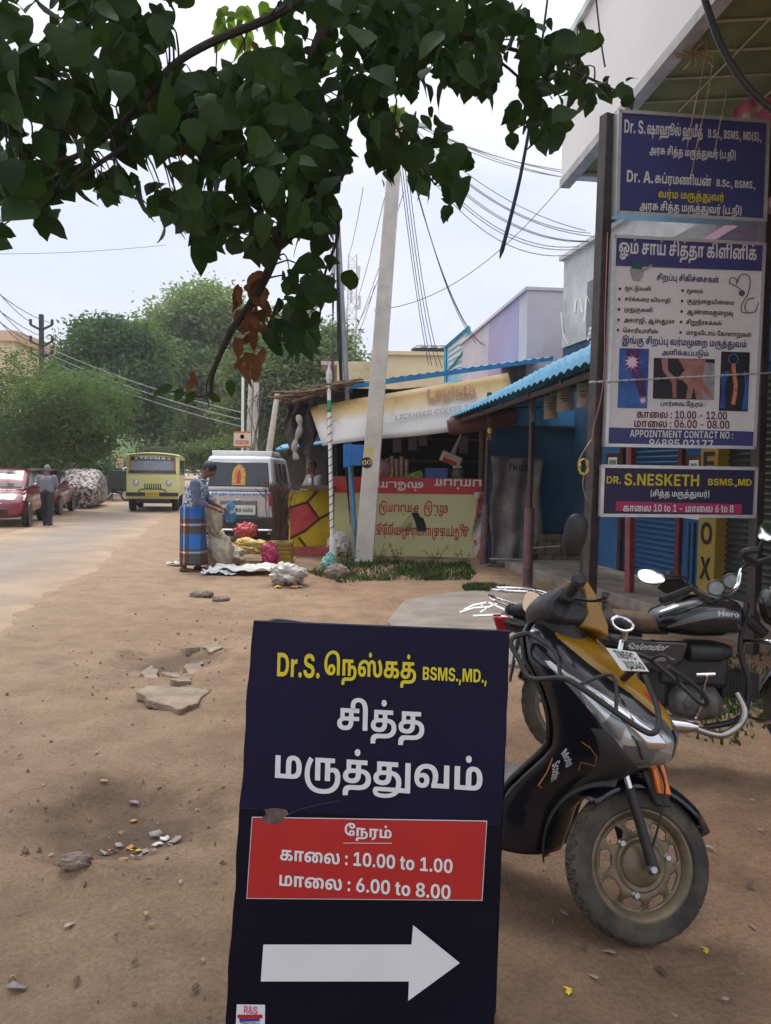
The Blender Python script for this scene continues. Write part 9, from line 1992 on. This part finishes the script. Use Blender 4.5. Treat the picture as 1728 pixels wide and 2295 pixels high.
# ================================================================== PEOPLE
SKIN = M('brown_skin',(.15,.072,.043),.6,var=.12,scale=9); HAIR = M('black_hair',(.012,.010,.010),.6,var=.3,scale=60); HAIRG = M('grey_hair',(.16,.15,.15),.7,var=.4,scale=60)
def blob(name,mat,caps,parent,vox=.011,ells=(),sm=3):
    mb = MB()
    for q in caps: mb.cap(q[0],q[1],q[2],q[3],10)
    for c,r in ells: mb.ell(c,r,14,9)
    o = mb.build(name,mat,parent,angle=0)
    q = o.modifiers.new('remesh','REMESH'); q.mode = 'VOXEL'; q.voxel_size = vox; q.use_smooth_shade = True
    q = o.modifiers.new('smooth','SMOOTH'); q.iterations = sm; q.factor = .5
    return o
V3 = Vector
def arm(sh,el,wr,dirv,curl):
    sh,el,wr = V3(sh),V3(el),V3(wr); d = V3(dirv).normalized(); side = d.cross(V3((0,0,1))).normalized() if abs(d.z) < .9 else V3((0,1,0)); dn = V3(curl).normalized()
    out = [(sh,.052,el,.040),(el,.040,wr,.026),(wr,.026,wr + d * .07,.034)]
    for k in range(4):
        b = wr + d * .075 + side * (.022 * (k - 1.5)); L_ = (.036,.042,.039,.030)[k]; m_ = b + (d + dn * .5).normalized() * L_; out += [(b,.0105,m_,.0095),(m_,.0095,m_ + (d * .5 + dn).normalized() * L_ * .8,.008)]
    b = wr + d * .03 + side * .030; out += [(b,.012,b + (d * .7 + side * .6).normalized() * .045,.010)]
    return out
def person(label,loc,rz,h,hip,chest,neck,head,face,arms,feet,hairmat,knees=None):
    p = thing('person',label,'person',loc,(0,0,rz)); p.scale = (h,) * 3
    hip,chest,neck,head,face = [V3(q) for q in (hip,chest,neck,head,face)]; face.normalize(); up = V3((0,0,1)); up = (up - face * up.dot(face)).normalized(); sd = up.cross(face)
    caps = [(hip + V3((0,.06,0)),.10,chest + V3((0,.06,-.05)),.11),(hip - V3((0,.06,0)),.10,chest - V3((0,.06,.05)),.11),(chest + V3((0,.13,.06)),.06,chest + V3((0,-.13,.06)),.06),(neck,.055,head - up * .07,.05)]
    caps += [(head - up * .075 + face * .045,.030,head - up * .02 + face * .05,.045),(head + face * .085 + up * .015,.010,head + face * .105 - up * .02,.014),(head + face * .088 - up * .055 + sd * .018,.009,head + face * .088 - up * .055 - sd * .018,.009)]
    for s in (-1,1): caps += [(head + sd * s * .074 - up * .015,.014,head + sd * s * .076 + up * .02,.016),(head + face * .07 + sd * s * .03 + up * .025,.012,head + face * .07 + sd * s * .035 + up * .025,.012)]
    for a in arms: caps += arm(*a)
    for i,f in enumerate(feet):
        f = V3(f); kn = V3(knees[i]) if knees else V3((f.x + .03,f.y,.48)); s = 1 if f.y > 0 else -1
        caps += [(hip + V3((0,.085 * s,-.02)),.085,kn,.058),(kn,.056,f + V3((-.02,0,.08)),.036),(f + V3((-.05,0,.035)),.034,f + V3((.12,.01 * s,.022)),.026),(f + V3((.10,.02 * s,.02)),.022,f + V3((.17,.012 * s,.015)),.014)]
    blob('body',SKIN,caps,p,.0095,[(head,(.092,.078,.112))])
    mb = MB()
    def hr(v):
        q = V3((v.x,v.y,v.z)); return q
    mb.ell(head - face * .018 + up * .030,(.096,.086,.104),18,11); hb_ = mb.build('hair',hairmat,p)
    return p
SHIRT = M('blue_print_shirt',(.07,.10,.20),.8,col2=(.50,.53,.60),scale=34,lo=.47,hi=.53,detail=2); DENIM = M('denim_sleeve',(.06,.075,.13),.85,col2=(.11,.13,.20),scale=9)
lm_arms = [((.07,-.185,1.30),(.10,-.235,1.05),(.33,-.17,.94),(.9,.12,-.45),(.2,.3,-1)),((.07,.185,1.30),(.14,.225,1.06),(.35,.10,.96),(.9,-.2,-.4),(.2,-.3,-1))]
man = person('person in a blue printed shirt and checked wrap looking down into a sack',G(431,1280),R(2),1.0,(0,0,.93),(.06,0,1.23),(.12,0,1.365),(.21,0,1.505),(.75,-.12,-.65),lm_arms,[(-.07,-.085,0),(.08,.08,0)],HAIR,[(-.02,-.07,.5),(.05,.07,.5)])
man.scale = (1.14,1.14,1.0)
blob('shirt',SHIRT,[(V3((0,.065,.98)),.118,V3((.065,.065,1.23)),.13),(V3((0,-.065,.98)),.118,V3((.065,-.065,1.23)),.13),(V3((.075,.14,1.29)),.075,V3((.075,-.14,1.29)),.075),(V3((-.02,.0,.90)),.125,V3((0,0,1.1)),.12)],man,.012)
for a in lm_arms: blob('sleeve',DENIM,[(a[0],.072,a[1],.058),(a[1],.058,V3(a[1]).lerp(V3(a[2]),.42),.052)],man,.011)
mb = MB(); mb.tube([(.11 + .072 * math.cos(a),.075 * math.sin(a),1.365 - .02 * math.cos(a)) for a in [2 * math.pi * k / 16 for k in range(16)]],.02,6,closed=True); mb.build('collar',SHIRT,man)
LUN = M('checked_wrap',(.05,.03,.025),.8); n = LUN.node_tree; b = n.nodes['Principled BSDF']
for q in [q for q in n.nodes if q.type not in ('BSDF_PRINCIPLED','OUTPUT_MATERIAL')]: n.nodes.remove(q)
tc = N('ShaderNodeTexCoord'); sx = N('ShaderNodeSeparateXYZ'); L(tc.outputs['Object'],sx.inputs[0])
def bands(src,stops):
    r_ = N('ShaderNodeValToRGB'); r_.color_ramp.interpolation = 'CONSTANT'; e_ = r_.color_ramp.elements
    e_[0].position = 0; e_[0].color = (*stops[0][1],1); e_[1].position = stops[1][0]; e_[1].color = (*stops[1][1],1)
    for p_,c_ in stops[2:]: q = e_.new(p_); q.color = (*c_,1)
    L(src,r_.inputs[0]); return r_.outputs[0]
bB,bN,bW = (.035,.13,.40),(.10,.062,.058),(.32,.33,.42)
zc = bands(sx.outputs['Z'],[(0,bN),(.20,bN),(.285,bW),(.31,bN),(.345,bB),(.57,bN),(.685,bW),(.715,bN),(.79,bB)])
mm = n.nodes.new('ShaderNodeMath'); mm.operation = 'ADD'; L(sx.outputs['X'],mm.inputs[0]); mm.inputs[1].default_value = .5
xc = bands(mm.outputs[0],[(0,(.8,.55,.42)),(.415,(3.2,2.6,1.6)),(.44,(.8,.55,.42)),(.50,(.75,1.1,1.25)),(.63,(.7,.5,.4))])
L(mixc(zc,xc,None,'MULTIPLY',1.0),b.inputs['Base Color'])
mb = MB()
def lung(u,v):
    a = 2 * math.pi * u; z = .11 + .86 * v; rx = .172 - .02 * v + .012 * math.sin(a * 7 + v * 2) * (1 - v); ry = .205 - .03 * v + .010 * math.sin(a * 5) * (1 - v)
    return (.0 + rx * math.cos(a) * 1.0 + .015 * (1 - v),ry * math.sin(a),z)
mb.grid(64,24,lung,wu=True); mb.build('wrap',LUN,man,angle=0,solid=.006)
GSH = M('grey_shirt',(.15,.16,.185),.85,var=.15,scale=9); TRO = M('dark_trousers',(.022,.022,.026),.85,var=.2)
wa = [((0,-.19,1.32),(.05,-.24,1.05),(.22,-.12,1.0),(.9,.4,.1),(0,0,-1)),((0,.19,1.32),(.05,.24,1.05),(.22,.12,1.0),(.9,-.4,.1),(0,0,-1))]
wk = person('person with grey hair in a grey shirt walking away beside the red hatchback',G(106,1178),R(96),.95,(0,0,.93),(.0,0,1.24),(.02,0,1.38),(.05,0,1.53),(1,0,-.25),wa,[(-.06,-.09,0),(.10,.09,0)],HAIRG)
blob('shirt',GSH,[(V3((0,.07,.95)),.12,V3((0,.07,1.24)),.13),(V3((0,-.07,.95)),.12,V3((0,-.07,1.24)),.13),(V3((0,.15,1.30)),.075,V3((0,-.15,1.30)),.075)] + [(a[0],.075,V3(a[0]).lerp(V3(a[1]),.75),.068) for a in wa],wk,.013)
blob('trousers',TRO,[(V3((0,.05,.93)),.125,V3((0,-.05,.93)),.125),(V3((0,.085,.9)),.105,V3((.11,.09,.48)),.082),(V3((.11,.09,.48)),.082,V3((.09,.09,.07)),.062),(V3((0,-.085,.9)),.105,V3((-.02,-.09,.48)),.082),(V3((-.02,-.09,.48)),.082,V3((-.08,-.09,.07)),.062)],wk,.013)
for f in ((-.06,-.09),(.10,.09)): blob('shoe',BLACK,[(V3((f[0] - .06,f[1],.04)),.045,V3((f[0] + .14,f[1],.035)),.04)],wk,.012)
STRP = M('pale_striped_shirt',(.20,.18,.17),.85,col2=(.32,.29,.28),scale=24)
ka = [((0,-.19,1.32),(.10,-.23,1.08),(.30,-.12,1.06),(.9,.2,0),(0,0,-1)),((0,.19,1.32),(.10,.23,1.08),(.30,.14,1.06),(.9,-.1,0),(0,0,-1))]
sk_ = P(705,1050,14.35)
kp = person('person in a pale striped shirt minding the tea stall behind the counter',(sk_.x,14.35,0.06),R(215),1.0,(0,0,.93),(.0,0,1.24),(.03,0,1.38),(.07,0,1.53),(1,.1,-.2),ka,[(-.02,-.09,0),(.02,.09,0)],HAIR)
blob('shirt',STRP,[(V3((0,.07,.90)),.125,V3((0,.07,1.24)),.13),(V3((0,-.07,.90)),.125,V3((0,-.07,1.24)),.13),(V3((0,.15,1.30)),.077,V3((0,-.15,1.30)),.077)] + [(a[0],.078,a[1],.068) for a in ka],kp,.013)
blob('trousers',TRO,[(V3((0,.05,.9)),.125,V3((0,-.05,.9)),.125)] + [(V3((0,y,.88)),.10,V3((.02,y,.10)),.07) for y in (-.085,.085)],kp,.014)
# ================================================================== SACKS, LITTER, STONES, GRASS
CRS = M('cream_sacking',(.40,.34,.25),.9,col2=(.52,.46,.36),scale=4,bump=.3,bscale=60); WHS = M('white_sacking',(.50,.49,.45),.8,col2=(.62,.61,.57),scale=4,bump=.2,bscale=40)
YLS = M('yellow_sacking',(.56,.36,.06),.6,col2=(.62,.50,.22),scale=4); RDS = M('red_plastic',(.40,.03,.05),.45,col2=(.5,.10,.09),scale=8); MGS = M('magenta_plastic',(.38,.03,.10),.5); CLB = M('clear_bag',(.42,.39,.36),.35,col2=(.58,.55,.52),scale=9)
def gat(px,py): q = G(px,py); q.z = gz(q.x,q.y); return q
def sack(mat,px,py,r,label,seed,amp=.3,fr=1.9,name='sack',cat='sack',dz=0,flat=0):
    c = gat(px,py); c.y += r[1] * .6; c.z += r[2] * .9 + dz; return crumple(name,mat,c,r,label,cat,seed,amp,fr,flat=flat)
sack(CRS,484,1275,(.22,.19,.30),'upright cream sack slumped beside the man in the checked wrap',11)
sk = sack(CRS,476,1276,(.135,.11,.30),'open mouthed cream sack held up by the man, drooping',12,.3,dz=.52)
sack(CRS,500,1270,(.30,.2,.16),'low crumpled cream sack at the bottom of the heap',13,.4)
sack(YLS,560,1262,(.31,.2,.13),'crumpled yellow sack lying on top of the heap',14,.38,dz=.14)
sack(RDS,548,1250,(.19,.16,.13),'red plastic bag knotted behind the yellow sack',15,.35,dz=.35)
sack(MGS,603,1272,(.13,.12,.20),'magenta plastic bag standing by the yellow crate',16,.3)
sack(CLB,642,1316,(.22,.17,.15),'clear plastic bag of rubbish on the earth by the grass',17,.35,name='rubbish_bag',cat='bag')
sack(WHS,757,1248,(.20,.16,.22),'white plastic bag against the flag post base',18,.35,name='plastic_bag',cat='bag')
sack(BLACK,598,1225,(.16,.12,.13),'black bundle tied behind the van near its tail lamp',20,.3,name='bundle',cat='bundle',dz=.62)
sack(M('teal_net',(.12,.42,.34),.7,col2=(.3,.5,.45),scale=20),738,1283,(.10,.08,.14),'pale green net scrap beside the reddish rock',19,.4,name='net',cat='net')
BPK = M('blue_packet_film',(.03,.20,.42),.3,col2=(.45,.5,.5),scale=14,lo=.52,hi=.58)
c = gat(508,1276); crumple('snack_packet',BPK,c + Vector((.05,.0,.86)),(.08,.05,.16),'blue plastic packet in the hand of the man in the wrap','packet',21,.25)
def cloth(px,py,w,l,rz,mat,label,seed,h=.09):
    c = gat(px,py); mb = MB(); q = np.random.default_rng(seed); ox = q.random() * 30
    def f(u,v):
        x = (u - .5) * w * (1 + .2 * float(vnoise(v * 3 + ox,1,seed))); y = (v - .5) * l * (1 + .3 * float(vnoise(u * 3 + ox,2,seed)))
        n1 = 1 - 2.5 * abs(float(vnoise(u * 3.2 + ox + v,v * 3,seed))); n2 = 1 - 2.5 * abs(float(vnoise(u * 7 + v * 3,v * 7 + ox,seed + 1)))
        X_ = c.x + x * math.cos(rz) - y * math.sin(rz); Y_ = c.y + x * math.sin(rz) + y * math.cos(rz)
        return (X_,Y_,gz(X_,Y_) + .012 + h * max(0,n1) * .6 + h * .3 * max(0,n2))
    mb.grid(34,26,f); return tag(mb.build('sheet',mat,angle=60,solid=.004),label,'sheet')
cloth(545,1285,.95,.55,-.05,WHS,'white woven sheet spread in folds before the heap',31,.14)
cloth(490,1288,.45,.35,.2,M('bluish_sheet',(.42,.47,.52),.6,var=.1),'bluish plastic sheet spread at the feet of the man',32,.08)
cloth(395,1268,.30,.2,.1,WHS,'small white sheet lying behind the heels of the man',33,.06)
LIT = [M('litter_white',(.55,.54,.52),.6),M('litter_yellow',(.60,.46,.03),.6),M('litter_blue',(.10,.12,.30),.5),M('litter_orange',(.45,.20,.05),.6),M('litter_grey',(.25,.22,.22),.6)]
def scrap(px,py,s,mat,name,label,cat,grp,seed):
    c = gat(px,py); q = np.random.default_rng(seed); a0 = q.random() * 6; mb = MB()
    k = 7; pts = [(s * (.5 + .5 * q.random()) * math.cos(a0 + 2 * math.pi * i / k),s * .7 * (.5 + .5 * q.random()) * math.sin(a0 + 2 * math.pi * i / k),.006 + s * .45 * q.random()) for i in range(k)]
    mb.add([(c.x,c.y,c.z + s * .18 + .004)] + [(c.x + x,c.y + y,gz(c.x + x,c.y + y) + z) for x,y,z in pts],[(0,1 + i,1 + (i + 1) % k) for i in range(k)])
    return tag(mb.build(name,mat,angle=20,solid=.0015),label,cat,grp)
rg = np.random.default_rng(77)
for k in range(16): scrap(612 + 60 * rg.random(),1305 + 18 * rg.random(),.06 + .03 * rg.random(),LIT[k % 5],'wrapper','scrap of wrapper spilled in front of the clear rubbish bag','litter','wrappers spilled from the rubbish bag',100 + k)
DRY = [M('dry_leaf',(.26,.16,.09),.85,col2=(.40,.27,.16),scale=20),M('grey_leaf',(.30,.24,.20),.9,var=.2),M('dark_dead_leaf',(.10,.06,.04),.9)]
hole_pts = [(300,1800,3),(290,1850,3),(330,1868,1),(282,1900,3),(355,1845,0),(370,1835,0),(390,1846,4),(268,1845,4),(252,1858,3),(220,1925,0),(305,1925,4),(340,1905,4),(300,1775,4),(350,1825,4),(330,1880,4),(240,1870,4)]
for i,(x,y,m_) in enumerate(hole_pts):
    if m_ == 1: scrap(303,1862,.028,LIT[1],'paper_scrap','bright yellow scrap in the middle of the dirty hollow','litter',None,150)
    else: scrap(x,y,.022 + .016 * rg.random(),LIT[m_],'paper_scrap','faded scrap lying in the dirty hollow left of the navy board','litter','scraps in the hollow',200 + i)
for k in range(56):
    x,y = (rg.random() * 520,1330 + 950 * rg.random() ** 1.0) if k < 34 else ((1150 + 560 * rg.random(),1700 + 560 * rg.random()) if k < 58 else (380 + 120 * rg.random(),1450 + 160 * rg.random()))
    c = gat(x,y); mb = MB(); a = rg.random() * 6.3; s = .022 + .022 * rg.random()
    leaf_geo(mb,c + Vector((0,0,.012)),Vector((math.cos(a),math.sin(a),.04)),Vector((rg.normal() * .12,rg.normal() * .12,1)),s,s * .5,.18 * rg.normal(),k)
    tag(mb.build('dry_leaf',DRY[k % 3],angle=0,solid=.001),'small dry leaf lying on the bare earth','leaf','dry leaves on the earth')
for x,y,w_ in ((1583,2130,'right of the scooter front wheel'),(1275,2237,'at the bottom edge right of the navy board')):
    c = gat(x,y); mb = MB()
    for k in range(5): leaf_geo(mb,c + Vector((0,0,.012)),Vector((math.cos(k * 1.1),math.sin(k * 1.1),.3 * (k % 3))),Vector((.2,.1,1)),.012 + .004 * (k % 3),.012,.5,k)
    tag(mb.build('fallen_flower',LIT[1],angle=0),'small yellow flower fallen ' + w_,'flower')
scrap(38,2205,.035,LIT[4],'paper_scrap','pale crushed scrap near the bottom left corner','litter',None,301)
# broken asphalt slabs
ASPH = M('broken_asphalt',(.20,.15,.11),.95,col2=(.34,.265,.195),scale=5,bump=.6,bscale=50)
def slab(pts,th,label,tilt=(0,0),up=.02):
    q = [G(*p) for p in pts]; cx_ = sum(p.x for p in q) / len(q); cy2 = sum(p.y for p in q) / len(q); mb = MB()
    P3 = []
    for i in range(len(q)):
        a,b2 = q[i],q[(i + 1) % len(q)]
        for k in range(4): t = k / 4; p = a.lerp(b2,t); P3.append((p.x - cx_ + .012 * rg.normal(),p.y - cy2 + .012 * rg.normal()))
    mb.prism(P3,th,z0=-th + up); o = mb.build('asphalt_slab',ASPH,bevel=.008); o.location = (cx_,cy2,gz(cx_,cy2) + .012); o.rotation_euler = (R(tilt[0]),R(tilt[1]),0); return tag(o,label,'slab')
slab([(310,1560),(330,1552),(455,1550),(470,1556),(440,1585),(400,1602),(350,1590),(325,1580)],.05,'largest flat slab of broken asphalt left of the navy board',(-1,3),.018)
slab([(315,1502),(345,1490),(362,1512),(330,1516)],.05,'small asphalt chunk at the left end of the broken patch',(8,-6),.014)
slab([(360,1505),(400,1498),(410,1512),(385,1520)],.05,'tilted asphalt chunk in the middle of the broken patch',(-10,8),.014)
slab([(410,1490),(450,1478),(455,1492),(425,1502)],.05,'asphalt chunk at the right end of the broken patch',(6,10),.014)
slab([(405,1446),(440,1440),(450,1452),(420,1462)],.07,'dark edged asphalt chunk farthest along the broken patch',(-12,-6),.014)
slab([(458,1452),(490,1446),(498,1458),(468,1464)],.06,'asphalt chunk beside the farthest dark chunk',(6,-8),.014)
slab([(385,1535),(425,1522),(430,1534),(395,1544)],.05,'thin asphalt chunk just behind the largest slab',(-8,4),.014)
ROCK = M('rock',(.16,.12,.10),.95,col2=(.26,.20,.16),scale=9,bump=.6,bscale=40)
for (x,y,r,lb_,sd) in ((168,1965,(.06,.04,.03),'brown stone below the dirty hollow',41),(755,1295,(.17,.13,.13),'reddish rock beside the grass in front of the concrete pole',42),(452,1338,(.14,.10,.05),'dark stone on the earth below the man in the wrap',43),(495,1345,(.10,.08,.04),'pale stone right of the dark stone on the earth',44),(1205,1240,(.2,.14,.1),'rubble lump by the low brick wall',45)):
    c = gat(x,y); crumple('stone',ROCK,c + Vector((0,0,r[2] * .5)),r,lb_,'stone',sd,.16,2.5)
mb = MB()
for k in range(3200):
    y = 1.6 + 9 * rg.random() ** 1.6; x = -4.2 + 6.2 * rg.random()
    if k < 260: x = HOLE2.x + rg.normal() * .35; y = HOLE2.y + rg.normal() * .9
    elif k < 420: x = HOLE.x + rg.normal() * .28; y = HOLE.y + rg.normal() * .30
    s = (.0025 + .011 * rg.random() ** 4) * (1.25 if k < 420 else .8); a,b2 = rg.random(3),rg.random() * 3; z = gz(x,y)
    T = TR((x,y,z + s * .2),(b2,b2 * 2,b2 * 3),(s * (.7 + a[0]),s * (.7 + a[1]),s * (.35 + a[2] * .4)))
    mb.add([(1,0,0),(-1,0,0),(0,1,0),(0,-1,0),(0,0,1),(0,0,-1)],[(0,2,4),(2,1,4),(1,3,4),(3,0,4),(2,0,5),(1,2,5),(3,1,5),(0,3,5)],T=T)
tag(mb.build('gravel',M('earth_clod',(.17,.115,.075),.95,col2=(.33,.235,.16),scale=20),angle=20),'loose grit and small stones strewn over the bare earth','gravel',None,'stuff')
# grass and weeds
GRS = leafmat('grass_blade',(.022,.045,.013),(.065,.095,.03),3,.3,.6)
def grass(spots,label,nb_,hh):
    mb = MB()
    for (poly) in spots:
        q = [G(*p) for p in poly]; xs = [p.x for p in q]; ys = [p.y for p in q]; k = 0; pl_ = [(p.x,p.y) for p in q]
        while k < nb_:
            x = min(xs) + (max(xs) - min(xs)) * rg.random(); y = min(ys) + (max(ys) - min(ys)) * rg.random()
            if not inpoly(x,y,pl_) or float(vnoise(x * 3,y * 3,8)) + .42 < rg.random() * .8: k += .2; continue
            z = gz(x,y); a = rg.random() * 6.3; h = hh * (.4 + .9 * rg.random()); w = .006 + .006 * rg.random(); e = Vector((math.cos(a),math.sin(a),0)); d = Vector((rg.normal() * .4,rg.normal() * .4,1)).normalized(); b2 = Vector((x,y,z - .01)); m_ = b2 + d * h * .6
            t = b2 + d * h + Vector((d.x,d.y,-.3)) * h * .5
            mb.add([b2 - e * w,b2 + e * w,m_ + e * w * .8,m_ - e * w * .8,t],[(0,1,2,3),(3,2,4)]); k += 1
    return tag(mb.build('grass',GRS,angle=0),label,'grass',None,'stuff')
grass([[(690,1285),(760,1262),(860,1258),(1040,1262),(1066,1285),(1050,1302),(900,1300),(760,1306)]],'ragged short green grass growing before the lime counter',5200,.11)
grass([[(1035,1318),(1090,1312),(1140,1322),(1100,1332),(1045,1330)],[(1210,1500),(1300,1480),(1728,1470),(1780,1600),(1650,1680),(1480,1640),(1300,1600)]],'low green weeds on the earth under the motorcycle',2300,.08)
WEED = leafmat('weed_leaf',(.022,.052,.018),(.06,.11,.035),6,.3)
for i,(x,y,h,n_,lb_) in enumerate(((775,1290,.42,60,'bushy green weed at the foot of the concrete pole'),(845,1268,.38,22,'leggy weed in front of the lime counter nearest the pole'),(893,1266,.34,16,'leggy weed before the middle of the lime counter'),(975,1266,.34,16,'leggy weed right of the tear in the lime counter'),(1042,1270,.26,14,'small weed at the right end of the lime counter'),(655,1262,.2,16,'small weed by the yellow crate'))):
    c = gat(x,y); t = thing('weed',lb_,'plant',c); mb = MB(); ml = MB()
    for k in range(3 + n_ // 14):
        q = Vector((rg.normal() * .12,rg.normal() * .08,h * (.6 + .5 * rg.random()))); mb.tube([(0,0,-.02),q * .5,q],.004,4)
        for j in range(n_ // (3 + n_ // 14) + 1): b2 = q * (.25 + .75 * rg.random()); a = rg.random() * 6.3; leaf_geo(ml,b2,Vector((math.cos(a),math.sin(a),.2)),Vector((0,0,1)),.07,.042,.4,j)
    mb.build('stem',GRS,t); ml.build('leaf',WEED,t,angle=0)
# yellow crate with a bundle of broom sticks
yc = thing('bottle_crate','yellow ribbed crate holding a bundle of brooms behind the heap','crate',gat(628,1262))
mb = MB()
for k in range(5): mb.box((-.20,-.16,.002 + .07 * k),(.20,.16,.055 + .07 * k))
mb.box((-.19,-.15,.05),(.19,.15,.34)); mb.build('crate_body',M('dirty_yellow_plastic',(.26,.17,.02),.6,var=.25),yc,bevel=.004)
c = Vector(yc.location); mb = MB()
for k in range(150):
    b2 = c + Vector((rg.normal() * .06,rg.normal() * .05,.36)); mb.tube([b2,b2 + Vector((rg.normal() * .05,rg.normal() * .04,.5)),b2 + Vector((rg.normal() * .14 - .02,rg.normal() * .08,.82 + .14 * rg.random()))],.005,3)
tag(mb.build('broom_bundle',M('broom_straw',(.085,.045,.03),.9,var=.4,scale=40)),'bundle of brown broom sticks standing in the yellow crate','brooms')
# ================================================================== HAZE
AIR = bpy.data.materials.new('haze_air'); AIR.use_nodes = True; n = AIR.node_tree
for q in list(n.nodes):
    if q.type != 'OUTPUT_MATERIAL': n.nodes.remove(q)
pv = n.nodes.new('ShaderNodeVolumePrincipled'); pv.inputs['Color'].default_value = (.90,.92,.97,1); pv.inputs['Density'].default_value = .0010; pv.inputs['Anisotropy'].default_value = .2
n.links.new(pv.outputs[0],n.nodes['Material Output'].inputs['Volume'])
mb = MB(); mb.box((-440,-80,-1.5),(450,850,40)); hz_ = mb.build('haze',AIR,smooth=False); hz_['kind'] = 'stuff'
